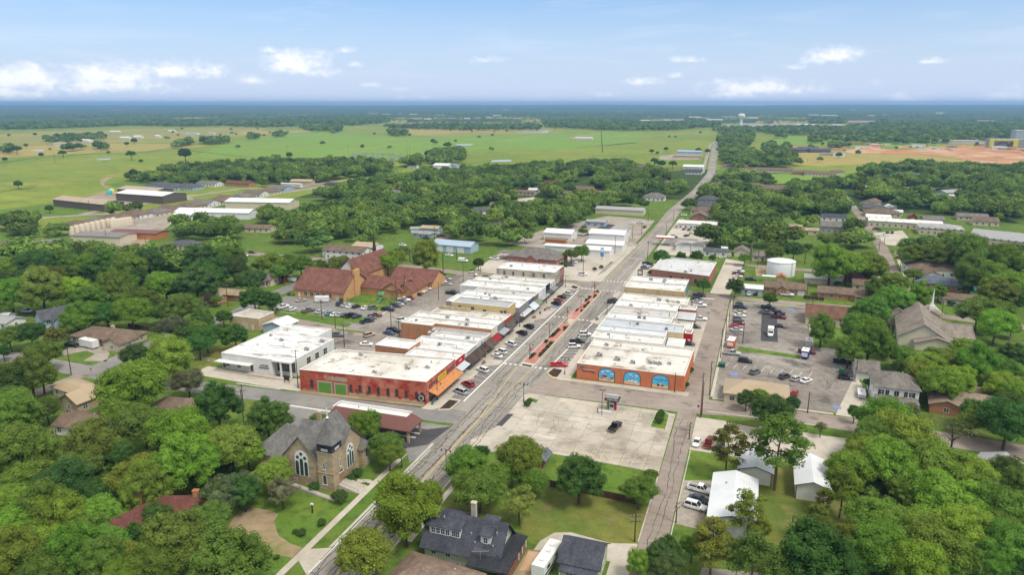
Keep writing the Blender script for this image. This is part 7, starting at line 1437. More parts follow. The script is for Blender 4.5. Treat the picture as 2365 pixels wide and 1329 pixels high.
for x in(36,37.6):crack(x,-120,-18,.12,1.4,.3)
def lot_cracks(x0,x1,y0,y1,n,w):
 for i in range(n):
  x,y=rc.uniform(x0,x1),rc.uniform(y0,y1);a=rc.uniform(0,6.28)
  for j in range(rc.randint(4,10)):
   a+=rc.uniform(-.5,.5);q=(x+math.cos(a)*1.1,y+math.sin(a)*1.1)
   if x0<q[0]<x1 and y0<q[1]<y1:line(cr,(x,y),q,w*rc.uniform(.5,1.2),.0705)
   x,y=q
lot_cracks(-8,33,-49,-28,26,.09);lot_cracks(-6,27,-25,-17,10,.08);lot_cracks(45,72,60,110,30,.12);lot_cracks(45,84,4,42,30,.12);lot_cracks(-94,-72,10,115,34,.12);lot_cracks(42,74,-27,-18,12,.09)
struct(cr.build('road_cracks','tar'))
# gravel road and drives of the far left
road('road','gravel',.2,[(-640,60),(-500,150),(-420,240),(-400,300),(-410,450),(-395,520),(-330,560)],9)
road('road','gravel',.2,[(-455.2,209.5),(-462.1,246.1),(-456.9,271.8),(-459.8,330.0),(-456.0,394.9),(-425.6,416.8),(-396.7,426.9),(-389.7,454.2)],8)
road('road','gravel',.21,[(-375.4,195.6),(-389.5,244.9),(-390.8,290.0),(-399.4,351.1),(-392.4,384.1),(-381.8,442.2)],9)
flat('yard','gravel',.16,[(-522.9,307.9),(-527.1,343.3),(-474.8,336.6),(-458.6,330.4),(-454.5,272.6),(-489.0,286.3)])
flat('yard','dirt',.17,[(-551.8,297.7),(-568.5,328.8),(-541.9,325.4),(-511.2,300.4),(-546.5,299.6)])
flat('yard','gravel',.18,[(-371.2,128.4),(-382.3,147.6),(-380.2,187.0),(-352.0,183.4),(-315.4,137.3),(-332.4,126.1),(-346.1,131.8)])
flat('yard','dirt',.19,[(-313.6,117.7),(-324.7,139.3),(-315.4,137.3),(-294.6,114.9),(-295.7,105.4)])
flat('parking_lot','concrete',.1,[(125.1,323.3),(146.0,341.5),(144.9,300.3),(138.0,279.6),(128.1,280.6)])
flat('road','asphalt_grey',.12,[(-403.5,106.4),(-383.5,118.7),(-375.6,126.9),(-366.5,119.4),(-372.0,109.7),(-393.8,99.5)])
road('road','asphalt_old',.1,[(-136.4,181.4),(-142.4,204.4),(-142.6,219.2),(-142.1,224.6)],6)
road('road','gravel',.09,[(-20.8,221.9),(-20.4,233.2)],6)
road('road','gravel',.2,[(-58.8,1586.1),(-59.6,1390.7),(-20.7,730.3)],5)
flat('yard','gravel',.2,[(-115.0,1009.6),(-91.6,1085.4),(-47.2,1033.4),(-46.8,957.9),(-101.0,938.9)])
flat('yard','dirt',.2,[(-436.7,1624.4),(-381.2,1683.9),(-341.7,1512.4),(-372.7,1468.4)])
flat('driveway','concrete',.1,[(-159.6,410.4),(-149.4,434.0),(-139.1,389.5),(-151.5,394.3)])
road('field_edge','wood_floor',.22,[(-1026.2,555.3),(-1060.3,637.4),(-1064.6,726.7),(-1092.1,831.0)],4)
road('field_edge','wood_floor',.22,[(-662.7,293.3),(-666.6,314.2),(-673.2,340.1)],3)
road('field_edge','wood_floor',.22,[(-1089.5,832.0),(-1005.3,808.5),(-1094.7,970.8),(-1109.2,1163.7)],3)
road('field_edge','wood_floor',.22,[(-1546.9,930.6),(-1411.7,928.7),(-1169.3,881.1)],4)
road('field_edge','wood_floor',.22,[(-960.9,867.9),(-745.0,765.0),(-586.7,803.2)],4)
road('field_edge','wood_floor',.22,[(-640.3,764.4),(-587.8,794.6),(-509.6,846.2)],4)
road('field_edge','wood_floor',.22,[(-880.2,1509.1),(-690.1,1592.1),(-530.2,1553.4)],3)
road('field_edge','wood_floor',.22,[(-386.8,711.1),(-334.2,718.2)],3)
road('field_edge','wood_floor',.22,[(-355.6,722.0),(-346.8,867.2),(-243.8,874.8)],2)
road('field_edge','wood_floor',.22,[(-339.2,1073.8),(-176.6,988.1),(-58.9,1172.0)],2.5)
road('field_edge','wood_floor',.22,[(-452.3,2104.5),(-224.3,1075.5)],2)
road('field_edge','wood_floor',.22,[(-67.7,1970.5),(146.3,2045.4)],3)
# ================================================================== downtown shops, west side
F_=-35.2
def shop(name,label,x0,x1,y0,y1,h,wall,roof,**kw):
 return flat_building(name,label,'shop',[(x0,y0),(x1,y0),(x1,y1),(x0,y1)],h,wall,roof,**kw)
w1=flat_building('red_brick_store','old red painted brick store with two green garage doors and orange awning','store',[(-76.6,-35.9),(F_,-33.1),(F_,-12.4),(-76.1,-16)],[6.6,7.0,7.0,6.6],(.4,.07,.04),(.72,.7,.65),wm='brick_painted',rm='membrane_dirty',units=[(-46,-24,.8),(-40.5,-21.5,.8),(-54,-30,.7),(-66,-17.8,.7)],vents=[(-56,-24)])
wx,wy=w1.location.x,w1.location.y
def south(u):  # a point of the tilted south wall at the world x u
 k=(u+76.6)/(76.6+F_);return(u-wx,-35.9+k*2.8-wy-.035)
rz1=math.atan2(2.8,41.4)
def arch_window_mesh(w,h,frame='trim',glass='glass'):
 k=('arch',w,h,frame,glass)
 if k not in _cache:
  mb=MB();n=8
  top=[(w/2*math.cos(math.pi*i/n),h+w/2*math.sin(math.pi*i/n))for i in range(n+1)]
  out=[(w/2+.14,0)]+[((w/2+.14)*math.cos(math.pi*i/n),h+(w/2+.14)*math.sin(math.pi*i/n))for i in range(n+1)]+[(-w/2-.14,0)]
  inn=[(w/2,0)]+top+[(-w/2,0)]
  m=len(out);y=-.06
  mb.add([(x,y,z)for x,z in out]+[(x,y,z)for x,z in inn],[(i,i+1,m+i+1,m+i)for i in range(m-1)],0)
  mb.box(-w/2-.2,w/2+.2,-.12,0,-.14,0,0)
  mb.add([(x,-.03,z)for x,z in inn],[tuple(range(len(inn)))[::-1]],1)
  _cache[k]=mb.mesh('window',[frame,glass])
 return _cache[k]
for u in(-72.6,):o=put('window',arch_window_mesh(1.0,2.2),w1,(.3,.1,.07),(*south(u),1.2),rz1)
for u in(-56.5,-53.4,-50.5,-47.4,-44.6,-41.6):put('window',arch_window_mesh(.8,1.9),w1,(.3,.08,.05),(*south(u),1.5),rz1)
for u in(-59.5,-38.4,-36.6):put('window',arch_window_mesh(.8,1.9),w1,(.3,.08,.05),(*south(u),1.3),rz1)
for u,w,h in((-68.2,4.3,3.3),(-62.9,3.6,3.2)):
 k=MB();k.box(-w/2,w/2,-.05,.02,0,h,0)
 for i in range(1,9):k.box(-w/2,w/2,-.075,-.05,h*i/9-.03,h*i/9,0)
 g=k.build('garage_door','trim',w1,(.13,.3,.06));g.location=(*south(u),.02);g.rotation_euler=(0,0,rz1)
 k=MB();k.box(-w/2-.4,w/2+.4,-.09,.02,h,h+.45);k.box(-w/2-.4,-w/2,-.09,.02,0,h);k.box(w/2,w/2+.4,-.09,.02,0,h)
 g=k.build('door_surround','plaster',w1,(.45,.38,.3));g.location=(*south(u),.01);g.rotation_euler=(0,0,rz1)
def wall_patch(u0,u1,prof,col,name):
 a=south(u0);L_=u1-u0;pts=[(0,prof[0][0])]+[(L_,prof[-1][0])]+[(L_*i/(len(prof)-1),prof[i][1])for i in range(len(prof)-1,-1,-1)]
 m=MB();m.add([(x,-.012,z)for x,z in pts],[tuple(range(len(pts)))]);o=m.build(name,'plaster',w1,col);o.location=(a[0],a[1],0);o.rotation_euler=(0,0,rz1)
wall_patch(-60.4,-36,[(.03,.9+.5*math.sin(i*1.7)*math.cos(i*.6)+.3*rc.random())for i in range(40)],(.5,.36,.26),'worn_render');wall_patch(-76,-71,[(.03,.3+.5*rc.random())for i in range(9)],(.46,.3,.22),'worn_render')
wall_patch(-66,-60.6,[(4.2,5.2+.9*rc.random())for i in range(12)],(.42,.33,.26),'bare_patch')
fx=F_-wx
awning(w1,fx+.0,-32.2-wy,-12.8-wy,3.9,3.1,1.0,'plank',(.56,.25,.1))
for i in range(12):MB().box(fx+.005,fx+.06,-31.6-wy+i*1.55,-30.6-wy+i*1.55,4.45,5.5).build('window','glass',w1)
sgn=MB().box(fx+.06,fx+.14,-25.6-wy,-19.6-wy,4.35,5.75).build('sign_board','trim',w1,(.75,.56,.04))
text_part('ANTIQUES',1.05,sgn,(fx+.15,-22.6-wy,5.05),(R(90),0,R(90)),'black_metal')
shopfront(w1,fx,-32-wy,-13-wy,1,2.5)
k=MB();k.box(0,2.4,-.14,-.04,.9,2.9,0);sb=k.build('wall_sign','black_metal',w1);sb.location=(*south(-38.1),0);sb.rotation_euler=(0,0,rz1)
k=MB();k.lathe([(.85,-.02),(.8,.02)],n=14);k.lathe([(.55,.02),(.5,.03)],n=14,m=1);o=k.build('emblem',['trim','black_metal'],sb,(.5,.49,.44));o.rotation_euler=(R(90),0,0);o.location=(1.2,-.16,1.9)
# the others, south to north
w2=shop('storefront','narrow storefront with red sign band and pale metal awning',-53,F_,-12.3,-5.0,6.3,WHITE,(.74,.73,.7),wm='plaster')
def fit(t,y0,y1,band,bandcol,aw,awcol,awm='plank',depth=2.2,drop=.9,z=3.6,front=F_,side=1,h=None):
 """facade dressing for a shop: painted upper band, awning, glazed front; all local to the shop"""
 ox,oy=t.location.x,t.location.y;h=h or t['h'];x=front-ox
 xs=sorted((x-side*.02,x+side*.1))
 MB().box(xs[0],xs[1],y0+.1-oy,y1-.1-oy,z+.5,h+.05).build(band,'plaster',t,bandcol)
 if aw:awning(t,x,y0+.2-oy,y1-.2-oy,z+.3,depth,drop,awm,awcol,side,'awning')
 shopfront(t,x,y0-oy,y1-oy,side,2.6)
fit(w2,-12.3,-5,'sign_band',(.42,.03,.035),1,(.55,.6,.62),'metal_roof_y')
text_part('SHOP',.9,w2,(F_-w2.location.x+.12,-8.6-w2.location.y,5.2),(R(90),0,R(90)),'paint_white')
w2b=shop('rear_annex','taller white roofed brick annex behind the storefronts',-65.6,-53.1,-9.6,-1,7.2,ORANGE,(.78,.78,.77),cap=(.75,.75,.75))
w3=shop('storefront','wide white storefront with tar streaked roof and brown wood shingle awning',-56.5,F_,-4.9,7.3,6.1,(.6,.6,.58),(.7,.7,.69),wm='plaster',rm='membrane_streaked')
fit(w3,-4.9,7.3,'sign_band',(.62,.62,.6),1,(.1,.075,.06),'shingle',2.6,1.9,4.2)
text_part('ANTIQUES & GIFT SHOP',.72,w3,(F_-w3.location.x+.12,1.2-w3.location.y,5.4),(R(90),0,R(90)),'black_metal')
w4=shop('storefront','small white storefront next to the dark shingle awning',-53.5,F_,7.4,12.5,6.4,WHITE,(.72,.71,.68),wm='plaster');fit(w4,7.4,12.5,'sign_band',(.66,.66,.65),1,(.1,.075,.06),'shingle',2.4,1.9,4.2)
w5=shop('storefront','storefront with low grey roof and broad brown shingle awning',-57,F_,12.6,19.2,5.6,(.45,.38,.28),(.45,.45,.46),wm='plaster',rm='metal_roof',units=[(-56,14.5,.8),(-53,14.5,.8)]);fit(w5,12.6,19.2,'sign_band',(.5,.42,.3),1,(.14,.1,.08),'shingle',2.6,2.0,4.0)
w6=flat_building('storefront','long storefront with bare orange brick side wall','shop',[(-69.8,16.4),(-57.1,16.4),(-57.1,19.3),(F_,19.3),(F_,25.7),(-69.6,25.7)],7.0,ORANGE,(.72,.71,.68),wm='brick');fit(w6,19.3,25.7,'sign_band',(.6,.58,.5),1,(.32,.03,.035),'plank',2.0,1.4,3.6)
for i in range(6):MB().box(-69-w6.location.x+i*2.3,-68.7-w6.location.x+i*2.3,16.28-w6.location.y,16.425-w6.location.y,0,6.6).build('pilaster','brick',w6,ORANGE)
w7=shop('storefront','storefront with slate grey upper wall and white flat roof',-70.5,F_,25.8,33.4,6.5,(.3,.3,.31),(.76,.75,.72),wm='plaster');fit(w7,25.8,33.4,'sign_band',(.2,.21,.22),1,(.35,.37,.38),'metal_roof_y',2.4,.8,3.6)
w8=shop('storefront','storefront with red brick front and curved dark awning',-66,F_,33.5,41.4,6.3,(.32,.09,.06),(.68,.66,.62),wm='brick',rm='membrane_dirty');fit(w8,33.5,41.4,'sign_band',(.4,.06,.045),1,(.13,.11,.09),'shingle',2.4,2.2,4.3)
k=MB();k.box(-66-w8.location.x,-52-w8.location.x,40.6-w8.location.y,41.2-w8.location.y,5.8,7.4);k.build('back_wall','plaster_stained',w8,(.5,.42,.3))
w9=shop('tall_storefront','tall tan storefront rising above its neighbours with boarded side windows',-60.5,-36.6,41.6,50,9.0,(.56,.42,.2),(.42,.43,.43),wm='plaster',rm='metal_roof')
for u,zz,ww,hh in((-57,6.2,1.3,1.7),(-51.5,6.0,1.2,1.8),(-46.5,4.6,1.3,2.6),(-39.4,6.2,1,1.2),(-37.9,6.0,1,1.6)):put('boarded_window',window_mesh(ww,hh,1),w9,(.3,.2,.14),(u-w9.location.x,41.6-w9.location.y-.02,zz),0)
fit(w9,41.6,50,'sign_band',(.56,.42,.2),1,(.12,.1,.085),'shingle',2.0,2.0,4.2,front=-36.6)
w10=shop('storefront','white roofed store beside the tall tan one with grey panelled front',-66.8,F_,50.1,62.5,6.6,(.3,.3,.3),(.82,.82,.82),wm='plaster',units=[(-50,58,.9),(-49,60.4,.9)]);fit(w10,50.1,62.5,'sign_band',(.24,.24,.24),1,(.6,.6,.6),'metal_roof_y',2.4,.3,3.2)
w11=shop('storefront','storefront with dark blue front and pale blue slanted awning',-65.8,F_,62.6,70,6.4,(.13,.15,.18),(.8,.8,.8),wm='plaster');fit(w11,62.6,70,'sign_band',(.1,.12,.15),1,(.6,.66,.68),'metal_roof_y',2.6,1.8,4.0)
w12=shop('storefront','storefront with brown front, green awning and grey patched roof',-63,F_,70.1,76,6.2,(.2,.15,.12),(.55,.55,.55),wm='plaster',rm='membrane_dirty');fit(w12,70.1,76,'sign_band',(.22,.16,.12),1,(.2,.25,.17),'plank',2.4,1.5,3.8)
w13=shop('storefront','broad white storefront with pale blue rear wall',-72,F_,76.1,87,6.5,(.58,.6,.6),(.72,.72,.7),wm='plaster',vents=[(-50,80),(-46,84)]);fit(w13,76.1,87,'sign_band',(.66,.67,.66),1,(.4,.41,.4),'metal_roof_y',2.2,.3,3.2)
w14=shop('storefront','storefront with black upper front and white flat roof',-70,F_,87.1,93.6,6.7,(.06,.065,.075),(.72,.72,.7),wm='plaster');fit(w14,87.1,93.6,'sign_band',(.03,.035,.045),1,(.1,.1,.1),'plank',2.0,.6,3.4)
w15=shop('storefront','white fronted shop next to the old stone building',-65,F_,93.7,101.6,6.3,(.6,.6,.6),(.7,.69,.66),wm='plaster',units=[(-58,99,.8)]);fit(w15,93.7,101.6,'sign_band',(.68,.68,.67),1,(.25,.25,.25),'plank',2.0,.8,3.4)
for s in(96,99):MB().box(F_-w15.location.x+.1,F_-w15.location.x+.14,s-.5-w15.location.y,s+.5-w15.location.y,4.4,5.4).build('window','glass',w15)
w16=shop('corner_building','two storey weathered stone corner building with red brick front',-64,F_,101.8,117.6,9.4,(.42,.38,.3),(.78,.77,.74),wm='stone_weathered',vents=[(-55,112),(-51,113),(-46,112.5),(-43,113)])
for u in(-60,-55.6,-50.5,-45.5,-40.5):put('window',window_mesh(.9,2.2),w16,(.35,.28,.2),(u-w16.location.x,101.8-w16.location.y-.02,6.2),0)
k=MB();ox,oy=w16.location.x,w16.location.y
k.box(F_-ox-.02,F_-ox+.12,109.8-oy,117.55-oy,3.4,9.45);k.build('brick_front','brick',w16,(.34,.07,.045))
k=MB();k.box(F_-ox-.02,F_-ox+.1,101.9-oy,109.7-oy,3.4,9.45);k.build('stone_front','stone_weathered',w16)
for s in(103.4,105.6,107.8,111.2,113.4,115.8):put('window',window_mesh(1.0,2.2),w16,(.5,.46,.4),(F_-ox+.125,s-oy,5.6),R(90))
shopfront(w16,F_-ox,102-oy,117.4-oy,1,2.9,(.03,.03,.035))
# big white building west of the red one
wb=flat_building('white_office_block','large single storey white block building with stained white roof and corner porch','office building',[(-111.3,-29.8),(-91.5,-29.8),(-91.5,-27.4),(-84.2,-27.4),(-84.2,-5.4),(-91.2,-5.2),(-91.4,4.2),(-110.6,3.6)],5.8,(.7,.7,.69),(.78,.78,.77),wm='plaster',rm='membrane_streaked',par=.15,units=[(-86.5,-9,.8),(-100.5,-12.5,.7)])
ox,oy=wb.location.x,wb.location.y
k=MB();k.box(-112.2-ox,-98.6-ox,-32.2-oy,-29.83-oy,3.5,3.68);k.build('canopy','metal_roof',wb,(.74,.74,.73))
for u in(-109,-104.5):put('window',window_mesh(1.3,1.3),wb,(.5,.5,.48),(u-ox,-29.8-oy,1.6))
for u in(-111.0+.6,-99.4):put('door',door_mesh(),wb,(.12,.08,.06),(u-ox,-29.8-oy,.9))
for y in(-20.5,-15.8,-11):put('window',window_mesh(2.0,2.0,1),wb,(.66,.66,.65),(-84.18-ox,y-oy,2.4),R(90))
k=MB();k.box(-91.3-ox,-84.4-ox,-27.46-oy,-27.42-oy,1.4,4.6);k.build('porch_glazing','glass',wb)
k=MB();k.box(-91.4-ox,-84.1-ox,-30-oy,-27.5-oy,5.3,5.78);k.build('porch_roof','trim',wb,(.72,.72,.71))
for u in(-88.2,-84.5):MB().box(u-.22-ox,u+.22-ox,-29.9-oy,-29.46-oy,.5,5.3).build('porch_column','trim',wb,(.74,.74,.73))
MB().box(-112-ox,-84-ox,-31.6-oy,-29.85-oy,0,.5).build('porch_floor','concrete',wb)
text_part('LODGE',1.0,wb,(-94.6-ox,-29.84-oy,3.4),(R(90),0,0),'black_metal')
MB().box(-96.6-ox,-92.8-ox,-29.9-oy,-29.84-oy,2.5,2.75).build('name_plate','black_metal',wb)
tb=flat_building('flat_tan_building','flat roofed tan block building with white coping','building',[(-140.6,8.4),(-127,8.6),(-127.2,18.4),(-139.6,18.8)],4.8,TANB,(.36,.3,.22),wm='plaster',rm='membrane_dirty',par=.8,cap=(.7,.69,.66))
put('door',door_mesh(),tb,(.6,.58,.52),(-130-tb.location.x,8.55-tb.location.y,0));put('door',garage_mesh(2.4,2.4),tb,(.5,.48,.42),(-133.5-tb.location.x,8.5-tb.location.y,0))
# ================================================================== downtown shops, east side
E_=-.7
e1=flat_building('mural_store','low store with terracotta side wall carrying three arched beach murals','store',[(.9,.95),(34.4,.95),(34.8,27),(.6,27)],5.2,(.58,.19,.085),(.7,.68,.62),wm='plaster',rm='membrane_dirty',par=.35,units=[(6,11,.95),(12.3,9,.95),(17.5,7.8,.8),(22.6,9.6,.7),(24.2,9.7,.7),(25.7,9.8,.7),(28.6,10.8,.6),(6,22,.7)],cap=(.66,.6,.54))
ox,oy=e1.location.x,e1.location.y
k=MB();k.box(1.2-ox,34.2-ox,18.6-oy,19.0-oy,4.4,5.5);k.build('parapet','plaster',e1,(.68,.67,.63))
def mural(parent,cx,w,h,hs,extra):
 mb=MB();n=10;r=w/2
 arc=[(r*math.cos(math.pi*i/n),h+hs*math.sin(math.pi*i/n))for i in range(n+1)]
 base=[(-r,0),(r,0)]
 y=-.03
 def lay(poly,m,yy):mb.add([(x,yy,z)for x,z in poly],[tuple(range(len(poly)))],m)
 lay([(-r,h*.56),(r,h*.56)]+arc,0,y);lay([(-r,h*.4),(r,h*.34),(r,h*.56),(-r,h*.56)],1,y);lay([(-r,.0),(r,.0),(r,h*.34),(-r,h*.4)],2,y)
 o_=[((r+.16)*math.cos(math.pi*i/n),h+(hs+.16)*math.sin(math.pi*i/n))for i in range(n+1)]
 O=[(r+.16,0)]+o_+[(-r-.16,0)];I=[(r,0)]+arc+[(-r,0)];m=len(O)
 mb.add([(x,-.07,z)for x,z in O]+[(x,-.07,z)for x,z in I],[(i,i+1,m+i+1,m+i)for i in range(m-1)],3)
 for(x,z,a,b,mm)in extra:
  mb.add([(x+a*math.cos(math.pi*i/5),-.045-.004*mm,z+b*math.sin(math.pi*i/5))for i in range(10)],[tuple(range(10))],mm)
 o=mb.build('mural_panel',['mural_sky','mural_sea','mural_sand','mural_frame','mural_white','mural_pink','mural_dark'],parent)
 o.location=(cx-ox,.98-oy,.35);return o
mat('mural_sky',(.07,.4,.68),.7,[(.6,(.16,.52,.75),.4,.7,3)],coords='obj');mat('mural_sea',(.08,.42,.4),.7,[(2,(.2,.55,.5),.4,.7,3)],coords='obj');mat('mural_sand',(.66,.44,.26),.7,[(.8,(.7,.54,.34),.4,.7,3)],coords='obj')
mat('mural_frame',(.03,.07,.12),.6);mat('mural_white',(.72,.74,.75),.7);mat('mural_pink',(.55,.05,.13),.7);mat('mural_dark',(.09,.05,.04),.7)
mural(e1,10.6,4.9,2.7,1.55,[(-1.3,3.1,.55,.2,4),(.3,3.5,.6,.22,4),(1.7,2.7,.6,.2,4),(-1.0,1.75,.8,.45,5),(-.3,1.75,.4,.4,5),(-.7,2.15,.8,.14,4),(1.5,1.25,.28,.28,6),(1.9,1.4,.16,.3,6),(-1.6,.95,.6,.1,6),(.8,.7,.7,.07,6)])
mural(e1,18.6,4.9,2.7,1.55,[(-.5,3.3,.5,.2,4),(1.3,3.0,.55,.22,4),(.1,2.75,.3,.12,4),(-.5,1.35,.9,.32,4),(1.0,1.0,.7,.4,4),(-.55,1.5,.3,.16,6),(-1.4,1.6,.14,.25,6),(.7,.7,.1,.3,6),(1.4,1.35,.18,.2,4)])
mural(e1,27.3,4.9,2.7,1.55,[(-1.2,2.75,.8,.09,6),(.4,2.7,.8,.09,6),(1.6,2.65,.6,.08,6),(-.6,1.0,.4,.42,6),(.7,.95,.32,.32,6),(0,1.35,.4,.16,4),(.1,1.0,.3,.2,5)])
MB().box(1.4-ox,4.1-ox,.9-oy,.94-oy,3.6,4.7).build('wall_sign','trim',e1,(.28,.2,.2))
text_part('OPEN',.55,e1,(2.75-ox,.89-oy,4.15),(R(90),0,0),'black_metal');text_part('Feed & Seed',.8,e1,(4.7-ox,.93-oy,2.95),(R(90),0,0),'black_metal','lettering')
MB().box(3-ox,7-ox,.905-oy,.945-oy,3.35,3.6).build('sign_stripe','trim',e1,(.55,.42,.4))
def efit(t,y0,y1,bandcol,aw,awcol,awm='metal_roof_y'):fit(t,y0,y1,'sign_band',bandcol,aw,awcol,awm,2.2,.7,3.4,front=E_,side=-1)
e2=shop('storefront','cream white roofed storefront behind the mural store',E_,24.2,27.1,35,5.6,(.66,.64,.58),(.76,.75,.7),wm='plaster',vents=[(12,31)]);efit(e2,27.1,35,(.6,.56,.48),1,(.4,.4,.4))
e3=shop('storefront','storefront with silvery rolled metal roof',E_,24,35.1,41.6,5.9,(.6,.6,.6),(.62,.65,.68),wm='plaster',rm='metal_roof');efit(e3,35.1,41.6,(.4,.42,.44),1,(.3,.3,.3))
e4=shop('storefront','storefront with grey standing seam roof and cream rear wall',E_,29.4,41.7,51,5.7,(.6,.48,.28),(.5,.54,.58),wm='plaster',rm='metal_roof');efit(e4,41.7,51,(.3,.32,.34),1,(.25,.27,.28))
e5=shop('storefront','white storefront with pale blue ridge on its roof',E_,24,51.1,59,5.9,(.6,.6,.58),(.74,.75,.77),wm='plaster');efit(e5,51.1,59,(.5,.5,.5),1,(.5,.5,.52))
e5b=shop('rear_annex','low white roofed annex with cluttered yard behind the east storefronts',24.2,31.5,49.5,60,4.6,(.6,.55,.45),(.7,.68,.63),wm='plaster',rm='membrane_dirty',units=[(25.5,51.5,.7)])
e6=shop('storefront','storefront with dark patched gravel roof',E_,24.6,59.1,69,5.6,(.5,.5,.5),(.5,.49,.47),wm='plaster',rm='membrane_dirty');efit(e6,59.1,69,(.45,.38,.3),1,(.3,.25,.2))
e7=shop('storefront','white storefront with red brick rear wall',E_,24.2,69.1,79,5.8,(.32,.08,.06),(.76,.75,.73),wm='brick',vents=[(10,72),(16,76)]);efit(e7,69.1,79,(.6,.58,.54),1,(.2,.22,.25))
e7b=shop('rear_annex','stepped red brick annex by the alley',24.4,31,74.5,80.5,5.2,(.34,.07,.05),(.74,.73,.7),wm='brick')
e8=shop('storefront','wide white roofed storefront with several roof units',E_,27,79.1,90.5,5.8,(.6,.58,.52),(.74,.72,.68),wm='plaster',rm='membrane_dirty',units=[(15,84,.9),(18.5,84.5,.6),(23,83,.7)]);efit(e8,79.1,90.5,(.55,.5,.42),1,(.3,.3,.3))
e9=shop('tall_storefront','tall tan store with rust streaked side wall',E_,24.3,91,103,8.2,(.45,.33,.17),(.74,.72,.67),wm='plaster_stained',rm='membrane');efit(e9,91,103,(.5,.4,.26),1,(.3,.25,.2))
e10=shop('corner_building','white roofed corner store with teal trimmed rear wall',E_,24.3,103.1,112.6,8.4,(.45,.36,.25),(.78,.77,.74),wm='plaster',units=[(8,108,.9),(14,109,.8)]);efit(e10,103.1,112.6,(.48,.4,.3),1,(.25,.25,.25))
MB().box(24.3-e10.location.x,24.36-e10.location.x,103.4-e10.location.y,112.4-e10.location.y,3,7.8).build('wall_panel','trim',e10,(.05,.25,.28))
def lean_to(label,x0,x1,y0,y1,z0,z1,col=(.55,.57,.58),m='metal_roof',cat='carport'):
 t=thing('lean_to_shed',label,cat,x0,y0)
 w,d=x1-x0,y1-y0
 mb=MB();a=[(0,0,z0),(w,0,z0),(w,d,z1),(0,d,z1)]
 mb.add(a+[(p,q,r+.1)for p,q,r in a],[(4,5,6,7),(3,2,1,0),(0,1,5,4),(1,2,6,5),(2,3,7,6),(3,0,4,7)]);mb.build('roof',m,t,col)
 for x,y,z in((.15,.15,z0),(w-.15,.15,z0),(w-.15,d-.15,z1),(.15,d-.15,z1)):MB().box(x-.07,x+.07,y-.07,y+.07,0,z).build('post','galvanised',t)
 FOOT.append((x0+w/2,y0+d/2,max(w,d)/2));return t
lean_to('grey metal carport roof behind the red brick rear wall',24.3,31.3,68.2,74.3,2.8,4.2);lean_to('white metal carport roof behind the mural store',24.5,30.6,35.2,41.4,2.6,3.6,(.68,.69,.7))
rb=flat_building('red_storage_box','bright red shed beside the alley','shed',[(29.6,46.5),(32.2,46.5),(32.2,52.5),(29.6,52.5)],4.2,(.42,.015,.025),(.6,.58,.55),wm='metal_wall');put('door',door_mesh(),rb,(.7,.68,.66),(.4,-3.0,0))
bh=flat_building('brick_hall','wide red brick hall with flat grey roof across the side street','hall',[(3.6,140),(31.6,134),(33,167),(4.6,172)],5.8,(.36,.12,.075),(.56,.58,.6),wm='brick',rm='membrane',units=[(20,140,.8)],vents=[(12,150),(18,158),(25,155)])
for u in(.35,.55,.78,.93):put('window',arch_window_mesh(1.6,1.8),bh,(.5,.4,.32),(3.6+28*u-bh.location.x,140-6*u-bh.location.y-.04,1.3),math.atan2(-6,28))
bb=house('brick_bank','red brick bank with large grey hip roof and small gabled porch','bank',-62,161,29,17,-6,4.2,4.2,'hip',(.36,.1,.06),GREYR,wm='brick',wing=(1,-8.6,5,6,90,4.0,2.2,'gable'))
drv=lean_to('grey shingled drive through canopy joined to the brick bank',-86,-77.2,160,171,3.8,3.8,GREYR,'shingle','canopy')
# orange brick church with brown roofs
def gable_thing(name,label,cat,x,y,parts,chim=None):
 t=thing(name,label,cat,x,y);FOOT.append((x,y,18))
 for(px_,py_,L,W,a,z,rise,kind,wall,roof,wm,rm)in parts:
  o=gable_walls(L,W,z,rise,kind).build('wall',wm,t,wall);o.location=(px_-x,py_-y,0);o.rotation_euler=(0,0,R(a))
  o2=roof_mesh(L,W,z,rise,kind,.6).build('roof',rm,t,roof);o2.location=(px_-x,py_-y,.006*len(t.children));o2.rotation_euler=(0,0,R(a))
 return t
OB=(.7,.37,.13);BR=(.23,.105,.08)
ch=gable_thing('brick_church','orange brick church complex with brown roofs and dark spire','church',-120,80,[
(-132,67,25.5,22,0,4,7.5,'gable',OB,BR,'brick','shingle'),(-109,76.5,25,15,-8,3.6,3.8,'gable',OB,BR,'brick','shingle'),(-101.5,76,16,11,90,3.5,3.6,'gable',OB,BR,'brick','shingle'),
(-96.5,78,16,8,90,3.5,3,'gable',OB,BR,'brick','shingle'),(-102,95,22,15,0,3.6,4.2,'gable',OB,BR,'brick','shingle'),(-131.5,97,30,13,86,6,6.5,'gable',OB,BR,'brick','shingle')])
for i in range(5):put('window',window_mesh(1.7,1.7,1),ch,(.72,.7,.66),(-139+i*3.2+120,56-80-.02,1.0))
put('door',door_mesh(1.8,2.2),ch,(.5,.46,.4),(-122.6+120,56-80-.02,0));put('door',door_mesh(),ch,(.74,.72,.7),(-142.5+120,56-80-.02,0))
k=MB();k.box(-.5,.5,-2.2,2.2,0,12.2);o=k.build('brick_pier','brick',ch,OB);o.location=(-119.1+120,67-80,0)
k=MB();k.cyl(0,0,10,13,1.3,1.0,4);k.cyl(0,0,13,22,1.0,.05,8);o=k.build('spire','shingle',ch,(.1,.06,.055));o.location=(-132.6+120,107-80,0)
k=MB();k.add([(-6.2,-.05,6),(6.2,-.05,6),(0,-.05,12.3)],[(0,1,2)]);o=k.build('white_gable','plaster',ch,(.72,.71,.68));o.location=(-132.6+120,82-80,0)
for u,v in((-137,66),(-134,72),(-140,70),(-128,74)):vent(ch,u+120,v-80,8.5 if v<67 else 9,.9,.2)
